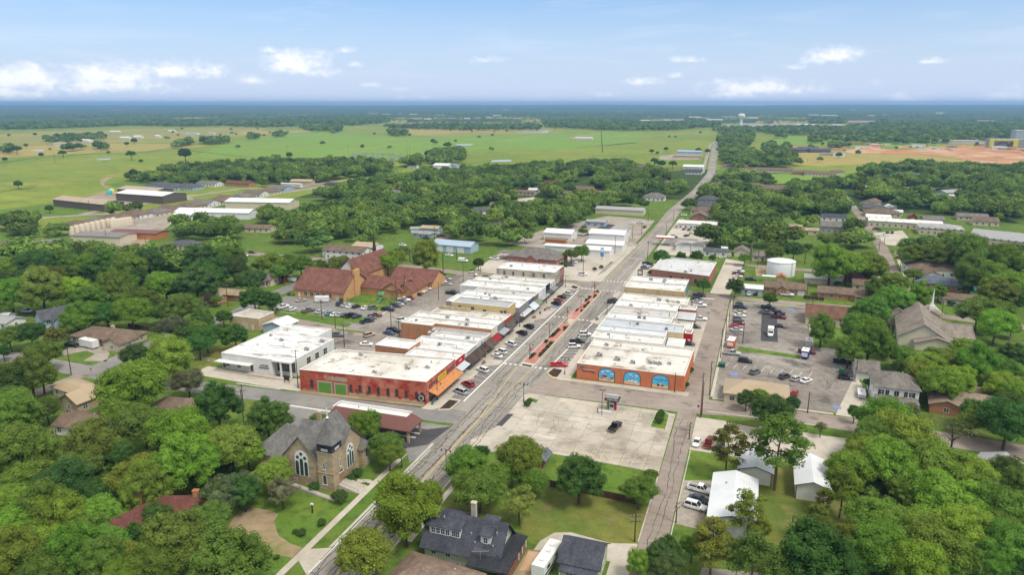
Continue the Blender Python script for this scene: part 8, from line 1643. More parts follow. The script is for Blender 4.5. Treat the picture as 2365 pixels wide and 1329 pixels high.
for q in[w2,w3,w4,w5,w6,w7,w8,w10,w11,w12,w13,w14,w15,w16,e2,e3,e4,e5,e6,e7,e8,e9,e10,e1,w1,wb,bh]:
 rf=[c for c in q.children if c.name.startswith('roof')and 'vent' not in c.name and 'air' not in c.name][0];zs=sorted(v.co.z for v in rf.data.vertices)[0];xs=[v.co.x for v in rf.data.vertices];ys=[v.co.y for v in rf.data.vertices]
 for i in range(5):
  x,y=rc.uniform(min(xs)*.8,max(xs)*.8),rc.uniform(min(ys)*.7,max(ys)*.7)
  if i<3:vent(q,x,y,zs,rc.choice((.4,.6,.9)),rc.choice((.08,.12,.2)))
  elif rc.random()<.6:ac_unit(q,x,y,zs+.01,rc.uniform(.5,.85),rc.choice((0,1.57)))
  # ================================================================== stone church in front
SB=(.44,.345,.225);GR=(.2,.195,.185)
sc=thing('stone_church','tan stone church with grey shingle roofs, corner bell tower and large arched windows','church',-41,-77)
FOOT.append((-43,-76,11))
def at_sc(o,x,y,z=0,rz=0):o.location=(x+41,y+77,z);o.rotation_euler=(0,0,R(rz));return o
at_sc(gable_walls(12.5,11.5,6.6,5.6,'gable').build('wall','stone_block',sc),-40.6,-75.2,0,0)  # east-west nave, gable to the street
at_sc(roof_mesh(12.5,11.5,6.6,5.6,'gable',.45).build('roof','shingle',sc,GR),-40.6,-75.2,0,0)
at_sc(gable_walls(15,9.6,6.6,5.4,'gable').build('wall','stone_block',sc),-42.6,-75.6,0,90)  # transept, gable to the lawn
at_sc(roof_mesh(15,9.6,6.6,5.4,'gable',.45).build('roof','shingle',sc,GR),-42.6,-75.6,.01,90)
at_sc(gable_walls(10,12,5.6,5.2,'hip').build('wall','stone_block',sc),-51,-76,0,0)
at_sc(roof_mesh(11,12,5.6,5.2,'hip',.5).build('roof','shingle',sc,GR),-51,-76,.02,0)
at_sc(gable_walls(2.6,3.2,4.2,1.4,'hip').build('side_porch','stone_block',sc),-47.6,-82.0,0,0);at_sc(roof_mesh(2.6,3.2,4.2,1.4,'hip',.45).build('side_porch_roof','shingle',sc,GR),-47.6,-82.0,0,0)
at_sc(gable_walls(2.4,3.6,5.2,1.8,'hip').build('side_bay','stone_block',sc),-34.4,-70.4,0,0);at_sc(roof_mesh(2.4,3.6,5.2,1.8,'hip',.4).build('side_bay_roof','shingle',sc,GR),-34.4,-70.4,0,0)
tw=MB();tw.box(-2,2,-2,2,0,9.4);tower=at_sc(tw.build('tower','stone_block',sc),-35.6,-81.8)
tb2=MB();tb2.box(-2.12,2.12,-2.12,2.12,4.3,4.5);tb2.box(-2.12,2.12,-2.12,2.12,9.25,9.45);tb2.build('string_course','stone_block',tower)
bf=MB();bf.box(-1.95,1.95,-1.95,1.95,9.45,12.0);belfry=bf.build('belfry','shingle',tower,(.07,.085,.09))
rt=MB();e=2.6
rt.add([(-e,-e,11.75),(e,-e,11.75),(e,e,11.75),(-e,e,11.75),(-1.35,-1.35,13.8),(1.35,-1.35,13.8),(1.35,1.35,13.8),(-1.35,1.35,13.8),(0,0,17.4)],[(3,2,1,0),(0,1,5,4),(1,2,6,5),(2,3,7,6),(3,0,4,7),(4,5,8),(5,6,8),(6,7,8),(7,4,8)])
rt.build('tower_roof','shingle',tower,GR)
k=MB();k.box(-.07,.07,-.07,.07,17.2,19.6);k.box(-.6,.6,-.06,.06,18.6,18.78);k.cyl(0,0,17.1,17.5,.35,.12,8);k.build('cross','trim',tower,(.75,.75,.73))
def belfry_opening(rz):
 m=MB();m.add([(-.8,-.02,0),(.8,-.02,0),(.8,-.02,.8),(.4,-.02,1.2),(0,-.02,1.35),(-.4,-.02,1.2),(-.8,-.02,.8)],[tuple(range(7))],0)
 m.box(-.85,.85,-.1,-.03,.02,.62,1)
 for i in range(6):m.box(-.8+i*.29,-.74+i*.29,-.115,-.1,.08,.56,0)
 o=m.build('belfry_opening',['black_metal','trim'],belfry,(.68,.68,.66));return o
for rz in(0,90):
 o=belfry_opening(rz);o.rotation_euler=(0,0,R(rz));o.location=(0,-1.95,9.8)if rz==0 else(1.95,0,9.8)
def big_window(w,h,parent):
 """tall arched window: pale tracery, three lights and three roundels of stained glass"""
 mb=MB();n=12;r=w/2
 pts=[(-r,0),(r,0)]+[(r*math.cos(math.pi*i/n),h+r*1.12*math.sin(math.pi*i/n))for i in range(n+1)]
 mb.add([(x,-.05,z)for x,z in pts],[tuple(range(len(pts)))],0);mb.add([(x,0,z)for x,z in pts]+[(x,-.05,z)for x,z in pts],[(i,(i+1)%len(pts),len(pts)+(i+1)%len(pts),len(pts)+i)for i in range(len(pts))],0)
 lw=w/3*.72
 for i in(-1,0,1):
  x=i*w/3*.98;hh=h*(.98 if i==0 else.82);q=lw/2
  l=[(x-q,.15),(x+q,.15)]+[(x+q*math.cos(math.pi*j/6),hh-q+q*1.2*math.sin(math.pi*j/6))for j in range(7)]
  mb.add([(a,-.075,b)for a,b in l],[tuple(range(len(l)))],1)
 for x,z in((-.27*w,h+.18),(0,h+.3*w),(.27*w,h+.18)):
  mb.add([(x+.12*w*math.cos(math.pi*j/6),-.075,z+.12*w*math.sin(math.pi*j/6))for j in range(12)],[tuple(range(12))],1)
 return mb.build('window',['trim','stained_glass'],parent,(.7,.7,.67))
at_sc(big_window(3.6,4.4,sc),-42.4,-83.12,2.2,0);at_sc(big_window(3.0,4.2,sc),-34.34,-75.6,2.3,90)
w=at_sc(put('window',arch_window_mesh(.9,1.9,'trim','stained_glass'),sc,(.7,.7,.67)),-35.9,-83.82,1.6);w=at_sc(put('window',arch_window_mesh(.35,1.6,'trim','stained_glass'),sc,(.7,.7,.67)),-35.9,-83.82,5.3);w=at_sc(put('window',arch_window_mesh(.35,1.6,'trim','stained_glass'),sc,(.7,.7,.67)),-33.58,-81,5.2,90)
at_sc(put('window',arch_window_mesh(.8,2.2,'trim','stained_glass'),sc,(.7,.7,.67)),-33.18,-70.4,2.2,90)
for x,y,rz in((-44.4,-83.12,0),(-34.33,-73.4,90),(-33.18,-70.2,90),(-47,-83.62,0)):at_sc(put('window',window_mesh(.6,.6),sc,(.6,.5,.4)),x,y,.6,rz)
k=MB();k.box(-.75,.75,-.06,.02,0,2.3,0);k.box(-.02,.02,-.075,-.06,0,2.3,0);dr=at_sc(k.build('door','plank',sc,(.3,.2,.12)),-33.58,-80.7,1.25,90);put('transom',arch_window_mesh(1.3,.15,'trim','stained_glass'),dr,(.7,.7,.67),(0,0,2.4))
k=MB()
for i in range(9):k.box(-33.5+i*.62+41,-33.5+(i+1)*.62+41,-82.6+77,-79.0+77,0,1.25-i*.138)
k.build('front_steps','concrete',sc)
k=MB()
for s in(-82.7,-80.2,-78.9):k.tube([(-33.2+41,s+77,2.2),(-28.2+41,s+77,1.05)],.03,5);k.tube([(-28.2+41,s+77,0),(-28.2+41,s+77,1.05)],.03,5);k.tube([(-33+41,s+77,1.2),(-33+41,s+77,2.2)],.03,5)
k.build('handrail','black_metal',sc)
k=MB();k.prism([(-46.2+41,-84.2+77),(-46.2+41,-85.4+77),(-31.5+41,-87.2+77),(-31.2+41,-86+77),(-36+41,-85.7+77)],0,[1.1,1.1,.15,.15,.5]);k.build('ramp','concrete',sc)
k=MB()
for a in range(13):
 u=a/12;x,y,z=-46.1+u*14.4+41,-85.5-u*1.65+77,1.1-u*.95;k.tube([(x,y,z-.1),(x,y,z+.95)],.025,4)
k.tube([(-46.1+41,-85.5+77,2.05),(-31.7+41,-87.15+77,1.1)],.03,4);k.tube([(-46.1+41,-85.5+77,1.6),(-31.7+41,-87.15+77,.65)],.02,4);k.build('ramp_railing','galvanised',sc)
k=MB();k.box(-.45,.45,-.45,.45,4,11.6);k.box(-.52,.52,-.52,.52,11.6,11.8);at_sc(k.build('chimney','stone_block',sc),-46.4,-69.6)
o=slab('sidewalk','concrete',0,.07,[(-31.8,-77),(-29,-76.2),(-27.9,-76.6),(-27.9,-77.8),(-29.5,-77.6),(-31.2,-79)])
# covered drive-through with maroon roof
dt=thing('drive_through_canopy','bank drive through building with maroon ribbed metal roof and white parapet','bank',-41,-53);FOOT.append((-41,-53,9))
gable_walls(11,5.5,3.4,.2,'hip').build('wall','brick',dt,(.42,.3,.2)).location=(-6.4,-.2,0)
rm_=MB();a=[(-12.6,-4.2),(12.6,-4.2),(12.6,3.6),(-12.6,3.6)]
b=[(-12.4,.6),(9.4,.6),(9.4,3.4),(-12.4,3.4)]
rm_.add([(x,y,3.5)for x,y in a]+[(x,y,5.1)for x,y in b]+[(x,y,3.25)for x,y in a],[(0,1,5,4),(1,2,6,5),(3,0,4,7),(0,3,11,8),(0,8,9,1),(1,9,10,2),(2,10,11,3),(8,11,10,9)]);rm_.build('roof','metal_roof',dt,(.165,.075,.065))
k=MB();k.box(-12.5,9.5,3.42,3.75,3.4,5.35);k.box(-12.75,-12.42,-.2,3.4,3.4,5.3);k.box(-12.4,9.3,.65,3.4,4.6,4.7);k.build('parapet','trim',dt,(.72,.71,.68))
for x,y in((3.2,-3.6),(11.9,-3.6),(11.9,3.1),(3.2,3.1),(7.6,-3.6)):MB().box(x-.28,x+.28,y-.28,y+.28,0,3.3).build('pillar','stone_block',dt)
k=MB();k.box(2.6,12.4,-1,-.2,0,.18);k.box(2.6,12.4,1.6,2.2,0,.18);k.build('island','kerb',dt)
for x in(-6,-3):vent(dt,x,2.2,4.7,.5)
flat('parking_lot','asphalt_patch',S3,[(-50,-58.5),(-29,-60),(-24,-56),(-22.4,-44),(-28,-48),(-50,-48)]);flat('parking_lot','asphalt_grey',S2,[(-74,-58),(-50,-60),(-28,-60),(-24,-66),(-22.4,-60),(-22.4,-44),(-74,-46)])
mb=MB();mb.prism([(-72,-47.6),(-53.5,-47.3),(-53.5,-46.7),(-72,-47)],0,.3);o=mb.build('low_wall','trim',None,(.7,.69,.66));tag(o,'low white kerb wall along the side street left of the maroon canopy','low wall')
# ================================================================== green craftsman house and neighbours
gh=thing('green_house','sage green craftsman house with dark shingle roof, two dormers and wrap porch','house',3.6,-94.2);FOOT.append((4,-95,9))
gable_walls(15,8.6,3.2,4.8,'gable').build('wall','siding',gh,SAGE);roof_mesh(15.2,8.6,3.2,4.8,'gable',.7).build('roof','shingle',gh,DARKR)
k=MB();k.box(-7.55,7.55,-4.36,4.36,0,.7);k.build('foundation','concrete',gh)
def dormer(x0,x1,yf,zb,zt,yb,wins,sgn=1):
 g=MB();g.add([(x0,-yf,zb),(x1,-yf,zb),(x1,-yf,zt),(x0,-yf,zt),(x0,-yb,zt+.0),(x1,-yb,zt+.0),(x0,-yb,zb),(x1,-yb,zb)],[(0,1,2,3),(1,7,5,2),(6,0,3,4),(3,2,5,4)]);o=g.build('dormer','siding',gh,(.66,.66,.6))
 r=MB();a=[(x0-.3,-yf-.45,zt),(x1+.3,-yf-.45,zt),(x1+.3,-yb+.6,zt+1.05),(x0-.3,-yb+.6,zt+1.05)]
 r.add(a+[(p,q,c+.14)for p,q,c in a],[(4,5,6,7),(3,2,1,0),(0,1,5,4),(1,2,6,5),(2,3,7,6),(3,0,4,7)]);r.build('dormer_roof','shingle',o,DARKR)
 for wx_ in wins:put('window',window_mesh(.75,1.15),o,(.74,.74,.72),(wx_,-yf-.02,zb+.35))
 return o
dormer(-7,-.6,2.9,4.6,6.5,.2,(-6.2,-5.2,-4.2,-3.2,-1.9,-1.1));dormer(3.6,5.6,2.9,4.6,6.5,.2,(4.6,))
for u in(-5.6,-2.6,.4,2.2):put('window',window_mesh(.95,1.3 if u<0 else.7),gh,(.74,.74,.72),(u,-4.32,1.3 if u<0 else 1.9))
for s in(-.7,.7):put('window',window_mesh(.75,1.5),gh,(.74,.74,.72),(7.52,s,4.6),R(90))
pr=MB();a=[(7.4,-7.6,2.7),(10.6,-7.6,2.7),(10.6,4.6,2.7),(7.4,4.6,3.6),(7.4,-4.4,3.5)]
pr.add([(7.3,-4.6,3.7),(10.4,-7.4,2.75),(10.4,5,2.75),(7.3,4.4,3.7),(2.4,-4.6,3.4),(2.4,-7.4,2.75),(7.3,-4.6,3.56),(10.4,-7.4,2.6),(10.4,5,2.6),(7.3,4.4,3.56),(2.4,-4.6,3.26),(2.4,-7.4,2.6)],[(0,1,2,3),(4,5,1,0),(1,7,8,2),(5,11,7,1),(4,10,11,5),(2,8,9,3),(9,8,7,6),(6,7,11,10)]);pr.build('porch_roof','shingle',gh,(.045,.048,.056))
for y in(-7.0,-4.6,-2.2,.2,2.4,4.6):MB().box(10.0,10.2,y-.1,y+.1,0,2.65).build('porch_post','trim',gh,(.32,.14,.09)if y<0 else(.7,.69,.66))
k=MB();k.box(7.55,10.2,-7.2,4.7,.1,.5);k.build('porch_floor','plank',gh,(.25,.13,.09))
k=MB()
for y in[q*.35-7 for q in range(34)]:k.box(10.08,10.12,y-.02,y+.02,.5,1.35)
k.box(10.05,10.15,-7.1,4.7,1.35,1.42);k.build('porch_railing','plank',gh,(.3,.13,.09))
gable_walls(4.4,5.4,3.0,1.2,'gable').build('rear_wing','siding',gh,SAGE).location=(-4.6,5.6,0);o=roof_mesh(5.6,5.4,3.0,1.4,'gable',.5).build('rear_wing_roof','shingle',gh,DARKR);o.location=(-4.6,5.8,.03)
gable_walls(2.4,2.6,5.6,.6,'shed').build('rear_dormer','siding',gh,(.66,.66,.6)).location=(3.6,2.6,0);o=roof_mesh(2.4,2.6,5.6,.6,'shed',.4).build('rear_dormer_roof','shingle',gh,DARKR);o.location=(3.6,2.6,.02)
k=MB();k.box(-1.6,-.6,4.9,5.7,0,7.6,0);k.box(-1.7,-.5,4.8,5.8,7.6,7.8,0);k.box(-1.35,-.85,5.1,5.5,7.8,7.95,0);k.build('chimney','brick',gh,(.6,.54,.46))
for u,v,z in((-4.4,-1.6,7.6),(1.4,-2.2,5.6),(2.6,-3.3,4.6),(6.4,-1.6,6.3),(6.2,-3.3,4.6)):vent(gh,u,v,z,.5,.1)
k=MB();k.tube([(4.6,-5.6,2.9),(4.6,-5.6,5.0)],.03,5);k.tube([(3.0,-5.9,4.8),(6.2,-5.3,5.2)],.03,5)
for i in range(9):k.tube([(3.2+i*.35,-5.2-.5-.1*i*0+.5-(.9-.04*i),4.85+i*.045),(3.2+i*.35,-5.1+(.5-.04*i),4.85+i*.045)],.018,4)
k.build('roof_antenna','galvanised',gh)
for u in(-1.6,-.3):
 t=thing('air_conditioner',f'{"left" if u < -1 else "right"} one of two small condenser units beside the green house','air conditioner',3.6+u,-94.2-5.2);m=MB();m.box(-.4,.4,-.4,.4,.02,.75,0);m.build('casing','galvanised',t);m=MB();m.cyl(0,0,.75,.78,.32,n=12);m.build('fan_grille','black_metal',t)
house('small_green_house','small sage green house with dark gable roof and white windows','house',25.9,-91.7,7.2,8,0,3.6,2.6,'gable',SAGE,DARKR,porch=(-3.4,3.4,2.0,2.7))
house('brown_roof_house','house under a wide weathered brown shingle roof at the bottom edge','house',2.2,-107.2,15,9.5,-6,3,2.2,'hip',CREAM,(.26,.19,.145))
rv=thing('travel_trailer','long white travel trailer parked beside the small green house','travel trailer',19.2,-93.4,0,R(84));FOOT.append((19.2,-93,4))
k=MB();k.box(-4.6,4.4,-1.25,1.25,.55,3.1,0);k.prism([(4.4,-1.22),(5.0,-1.1),(5.0,1.1),(4.4,1.22)],.7,2.7,0);k.build('body','trim',rv,(.68,.68,.66));k=MB();k.box(-4.6,4.3,-1.28,-1.25,.9,1.3,0);k.box(-3,-1.6,-1.285,-1.25,1.7,2.4,0);k.box(1,2.2,-1.285,-1.25,1.7,2.4,0);k.box(-4.6,4.3,1.25,1.29,.7,1.2,0);k.build('side_panel','black_metal',rv)
for x in(-2.6,.4,2.4):MB().box(x-.35,x+.35,-.4,.4,3.1,3.35).build('roof_hatch','trim',rv,(.62,.62,.62))
for x in(-.6,-1.5):
 for s in(-1,1):put('wheel',car_meshes('suv')[2],rv,None,(x,s*1.1,.36))
 # three white metal sheds
for(lab,x0,x1,y0,y1,z,rise)in(('long white metal shed nearest the parked pickup',47.1,55.9,-72.6,-54.2,4,1.3),('short white metal shed under the big pine',52.2,59.2,-48.6,-40,3.4,1.1),('white metal shed below the spreading trees',64.4,71,-52.2,-39,3.6,1.2)):
 t=house('metal_shed',lab,'shed',(x0+x1)/2,(y0+y1)/2,y1-y0,x1-x0,90,z,rise,'gable',(.66,.65,.6),(.7,.72,.74),wm='metal_wall',rm='metal_roof_y',wins=False,door=None)
 hx=(y1-y0)/2;hy=(x1-x0)/2
 k=MB()
 for s in(-1,1):k.tube([(-hx-.52,s*(hy+.5),z-.08),(-hx-.52,0,z+rise+.06)],.09,4);k.tube([(-hx-.04,s*hy,0),(-hx-.04,s*hy,z)],.07,4)
 k.build('edge_trim','black_metal',t)
 on_wall(door_mesh(),'door',t,'w',-hy*.3,0,(hx,hy),(.66,.65,.6))if y0<-60 else None
 if y0<-60:on_wall(window_mesh(1.0,.9),'window',t,'w',hy*.35,1.2,(hx,hy));on_wall(garage_mesh(3.2,2.8),'garage_door',t,'n',-6,0,(hx,hy))
 # ================================================================== smaller things
kk=thing('bank_kiosk','cash machine kiosk under a dark ribbed canopy with white lettering','cash machine',16.4,-18.7)
k=MB();k.box(-2.0,2.0,-1.5,1.5,3.1,3.9);o=k.build('canopy','black_metal',kk);k=MB()
for i in range(12):k.box(-1.8+i*.3,-1.62+i*.3,-1.4,1.4,3.9,3.96)
k.build('canopy_roof','galvanised',o);MB().box(-1.98,1.98,1.25,1.49,3.9,4.0).build('canopy_edge','paint_white',o)
text_part('CASH ATM',.62,o,(.25,-1.51,3.5),(R(90),0,0),'paint_white');MB().box(-1.9,-1.35,-1.53,-1.5,3.2,3.75).build('emblem','tail_lens',o)
k=MB();k.box(-.65,.65,-.7,.7,.15,2.4,0);k.box(-.5,.5,-.73,-.7,1.0,1.8,1);k.build('machine',['trim','black_metal'],kk,(.5,.5,.52))
for x,c in((.95,(.36,.03,.04)),(-1.2,(.2,.27,.05))):MB().box(x-.25,x+.25,-.6,.6,0,3.1).build('side_column','trim',kk,c)
k=MB();k.box(-1.2,1.2,-.9,.9,0,.15);k.build('base','kerb',kk)
kb=thing('concrete_barrier','low white concrete barrier with a red post before the kiosk','barrier',15,-22.4);k=MB();k.box(-1.6,1.9,-.25,.25,0,1.0);k.build('wall','trim',kb,(.66,.66,.64));MB().cyl(-2,0,0,1.5,.14).build('bollard','tail_lens',kb)
lp=thing('light_pole','thin dark light pole standing before the kiosk','light pole',14.4,-23.4);MB().cyl(0,0,0,7.6,.09,.07).build('pole','black_metal',lp)
k=MB();k.box(-.9,-.2,-.2,.2,7.5,7.65);k.box(.2,.9,-.2,.2,7.5,7.65);k.box(-.2,.2,-.06,.06,7.52,7.6);k.build('lamp_head','black_metal',lp)
for x,s in((12.5,'left'),(16.2,'right')):
 t=thing('flag_pole',f'{s} one of two bare white poles on the verge below the murals','pole',x,-1.4,.15);MB().cyl(0,0,0,5.2,.06,.05).build('pole','galvanised',t)
def fence(name,label,p,q,h=1.8,m='fence_wood',cat='fence',col=None,step=2.4,post='fence_wood',rail=True):
 t=thing(name,label,cat,*p);d=Vector((q[0]-p[0],q[1]-p[1]));L=d.length;t.rotation_euler=(0,0,math.atan2(d.y,d.x))
 n=max(1,round(L/step))
 MB().box(0,L,-.02,.02,.05,h).build('panel',m,t,col)
 for i in range(n+1):MB().box(L*i/n-.05,L*i/n+.05,-.13,-.025,0,h+.06).build('post',post,t,col)
 if rail:MB().box(0,L,-.09,-.024,h*.75,h*.75+.09).build('rail',post,t,col)
 return t
fence('wooden_fence','dark brown plank fence crossing the lawn behind the round tree',(10.6,-65.3),(32.7,-66.2),1.7)
fence('wooden_fence','brown plank fence beside the orange brick bungalow',(73.5,128),(82,127),1.7)
fence('wooden_fence','brown board fence behind the ranch house',(-178,-5),(-160,-6.5),1.8);fence('wooden_fence','short brown fence in the garden among tall trees',(-79,-79.6),(-73,-80.5),1.4)
def see_through(name,label,p,q,h,m,cat,n):
 t=thing(name,label,cat,*p);d=Vector((q[0]-p[0],q[1]-p[1]));L=d.length;t.rotation_euler=(0,0,math.atan2(d.y,d.x))
 k=MB()
 for z in(h,h*.55,h*.15):k.tube([(0,0,z),(L,0,z)],.03,4)
 k.build('rail',m,t)
 for i in range(n+1):MB().cyl(L*i/n,0,0,h+.05,.045,n=6).build('post',m,t)
see_through('pipe_fence','white pipe fence along the lawn beside the white office block',(-135,-24),(-113,-26),1.2,'paint_white','fence',8);see_through('playground_fence','thin black fence around the church playground',(-119,58),(-99,57),1.2,'black_metal','fence',8)
see_through('metal_fence','dark metal railing in front of the gravel lot turf',(70.2,46),(70.2,50),1,'black_metal','fence',3)if 0 else None
# old tank
tk=thing('water_tank','large white cylindrical ground tank with shallow domed top','tank',64.4,174.8);FOOT.append((64.4,174.8,9));k=MB();k.lathe([(6.9,0),(6.9,7.2),(6.7,7.4),(4,7.8),(.1,8.1)],n=40);k.build('shell','trim',tk,(.68,.7,.71),True)
k=MB();k.tube([(4.9,-5.0,0),(4.9,-5.0,7.6)],.05,4);k.tube([(5.3,-4.6,0),(5.3,-4.6,7.6)],.05,4);k.build('ladder','galvanised',tk)
k=MB();k.lathe([(7.0,7.05),(7.05,7.2),(6.95,7.3)],n=40);k.build('rim','trim',tk,(.6,.62,.63))
# tall water tower on the horizon
WTX,WTY=WATER_TOWER
wt_=thing('water_tower','tall white water tower with a drum tank on a fluted column near the far road','water tower',WTX,WTY)
k=MB();k.lathe([(6.4,0),(5.8,4),(5.4,21),(6,28),(7.8,31.5)],n=24);k.build('column','trim',wt_,(.72,.71,.68),True);k=MB();k.lathe([(7.8,31.5),(12,35),(13,38),(13,44),(11.4,47),(6,48.7),(.5,49)],n=28);tk2=k.build('tank','trim',wt_,(.74,.73,.71),True)
k=MB();k.add([(x,-13.1+abs(x)*.1,z)for x,z in((-2,39.4),(4,39),(5,41.5),(1,43))],[(0,1,2,3)]);o=k.build('emblem','black_metal',tk2);o.rotation_euler=(0,0,R(14))
# beige tanks in the yard
for i,(x,y)in enumerate(TANKS):
 t=thing('storage_tank',f'beige upright tank, number {i + 1} along the row from its near end' if 0 else f'beige upright storage tank in the yard row','tank',x,y,0,0,'beige tanks standing in a row in the yard');k=MB();k.lathe([(1.8,0),(1.8,5.4),(1.4,5.9),(.3,6.1)],n=16);k.build('shell','trim',t,(.58,.5,.38),True)
 k=MB();k.cyl(0,0,6.0,6.3,.4);k.build('lid','galvanised',t);FOOT.append((x,y,2))
 # blue and yellow yard tanks by the warehouse
for(x,y,c,s)in YARD_TANKS:
 t=thing('yard_tank',f'{s} tank beside the dark warehouses','tank',x,y);k=MB();k.lathe([(2.4,0),(2.4,3.6),(1.8,4.2),(.3,4.5)],n=16);k.build('shell','trim',t,c,True);MB().cyl(0,0,4.4,4.7,.5).build('lid','trim',t,c)
 # clock post
cp=thing('clock_post','street clock in a dark stone case at the crossing corner','clock',-1.2,135.5);MB().box(-.8,.8,-.6,.6,0,3.2).build('pedestal','stone_weathered',cp);k=MB();k.box(-1.2,1.2,-.7,.7,3.2,6.2);cs=k.build('case','plaster',cp,(.2,.16,.13));k=MB();k.add([(.85*math.cos(math.pi*i/10),-.72,4.8+.85*math.sin(math.pi*i/10))for i in range(20)],[tuple(range(20))]);k.build('clock_face','trim',cs,(.75,.74,.7))
k=MB();k.box(-.03,.03,-.75,-.73,4.8,5.5);k.box(0,.45,-.75,-.73,4.77,4.83);k.build('hand','black_metal',cs)
wsn=thing('blue_sign','tall blue and white sign by the white metal shop','sign',*BLUE_SIGN);MB().box(-.2,.2,-.2,.2,0,2).build('post','galvanised',wsn);MB().box(-.9,.9,-.25,.25,2,7).build('panel','trim',wsn,(.09,.24,.5));MB().box(-.8,.8,-.27,-.25,4.6,6.6).build('face','trim',wsn,(.7,.72,.74))
# signs
def stop_sign(x,y,label):
 t=thing('stop_sign',label,'stop sign',x,y);MB().cyl(0,0,0,2.4,.04,n=6).build('post','galvanised',t)
 k=MB();p=[(.42*math.cos(math.pi/8+math.pi*i/4),.42*math.sin(math.pi/8+math.pi*i/4))for i in range(8)]
 k.add([(a,-.05,2.4+b)for a,b in p]+[(a,-.03,2.4+b)for a,b in p],[tuple(range(8)),tuple(range(15,7,-1))]+[(i,(i+1)%8,8+(i+1)%8,8+i)for i in range(8)]);o=k.build('plate','trim',t,(.5,.02,.03));text_part('STOP',.26,o,(0,-.053,2.4),(R(90),0,0),'paint_white',depth=.002);return t
stop_sign(39.9,-13.6,'red stop sign at the mouth of the lower alley');stop_sign(-147,-48.5,'stop sign at the pinkish side road')
ls=thing('lawn_sign','white topped dark post on the church lawn','post',-33.4,-92.6);MB().cyl(0,0,0,2.0,.16,n=8).build('post','black_metal',ls);MB().box(-.28,.28,-.2,.2,2,2.3).build('cap','trim',ls,(.7,.7,.7))
nb=thing('notice_board','dark notice board on two posts before the white office block','notice board',-83.8,-33);MB().box(-1,1,-.06,.06,1.1,2.5).build('board','black_metal',nb)
for s in(-.9,.9):MB().box(s-.06,s+.06,-.05,.05,0,1.1).build('leg','black_metal',nb)
br=thing('monument_sign','small brick sign shelter with grey roof half hidden by the round tree','sign',7.0,-55.6);MB().box(-2.2,2.2,-.7,.7,0,2.2).build('base','brick',br,(.22,.07,.05));o=roof_mesh(4.6,2.2,2.2,.8,'gable',.4).build('roof','shingle',br,(.16,.18,.21));br.rotation_euler=(0,0,R(88))
# bins, benches, planters, dumpsters
def dumpster(x,y,label,c=(.03,.12,.08),rz=0):
 t=thing('dumpster',label,'dumpster',x,y,.06,R(rz));k=MB();k.prism([(-1.1,-.8),(1.1,-.8),(1.1,.7),(-1.1,.7)],.12,[1.25,1.25,1.5,1.5]);k.build('body','trim',t,c);k=MB();k.box(-1.12,1.12,-.82,.72,1.26,1.32);o=k.build('lid','black_metal',t);o.rotation_euler=(R(9),0,0)
 for sx in(-.9,.9):MB().box(sx-.1,sx+.1,-.6,.5,0,.12).build('skid','black_metal',t)
dumpster(-69.5,66.5,'dark green dumpster behind the white roofed store');dumpster(44,27,'green dumpster at the edge of the paved lot by the alley');dumpster(81.2,34.6,'green dumpster beside the grey garage',rz=80);dumpster(-67.8,58.8,'small green dumpster by the grey shed roof')
def bench(x,y,rz,label):
 t=thing('bench',label,'bench',x,y,.165,R(rz),'benches on the main street pavement');MB().box(-.9,.9,-.25,.25,.42,.48).build('seat','plank',t,(.22,.14,.09));MB().box(-.9,.9,.22,.28,.55,.95).build('backrest','plank',t,(.22,.14,.09))
 for s in(-.75,.75):MB().box(s-.05,s+.05,-.22,.27,0,.42).build('leg','black_metal',t)
bench(-31.6,59,60,'wooden bench on the pavement extension by the shingle awnings');bench(-30,73.6,20,'dark bench at the far end of the pavement extension');bench(-6.8,65,70,'wooden bench on the east pavement extension');bench(-31.8,3.6,80,'bench by the planter across from the crosswalk')
for x,y,l in((-31.2,66,'black litter bin on the pavement extension'),(-30.6,71,'black litter bin beside the far bench'),(-33.6,-32.8,'teal litter bin under the orange awning')):
 t=thing('litter_bin',l,'litter bin',x,y,.165);k=MB();k.lathe([(.28,0),(.34,.1),(.34,.85),(.3,.92)],n=12);k.build('body','trim' if 'teal' in l else 'black_metal',t,(.02,.22,.2));MB().cyl(0,0,.92,1.0,.34,.2,n=12).build('lid','black_metal',t)
pf=thing('planter_fountain','round dark fountain planter on the red paved centre strip','planter',-17.8,57.4,.18);k=MB();k.lathe([(.9,0),(1.0,.5),(.85,.55)],n=16);k.build('basin','stone_weathered',pf);k=MB();k.lathe([(.2,.5),(.14,1.3),(.6,1.5),(.62,1.6),(.1,1.65)],n=12);k.build('bowl','stone_weathered',pf)
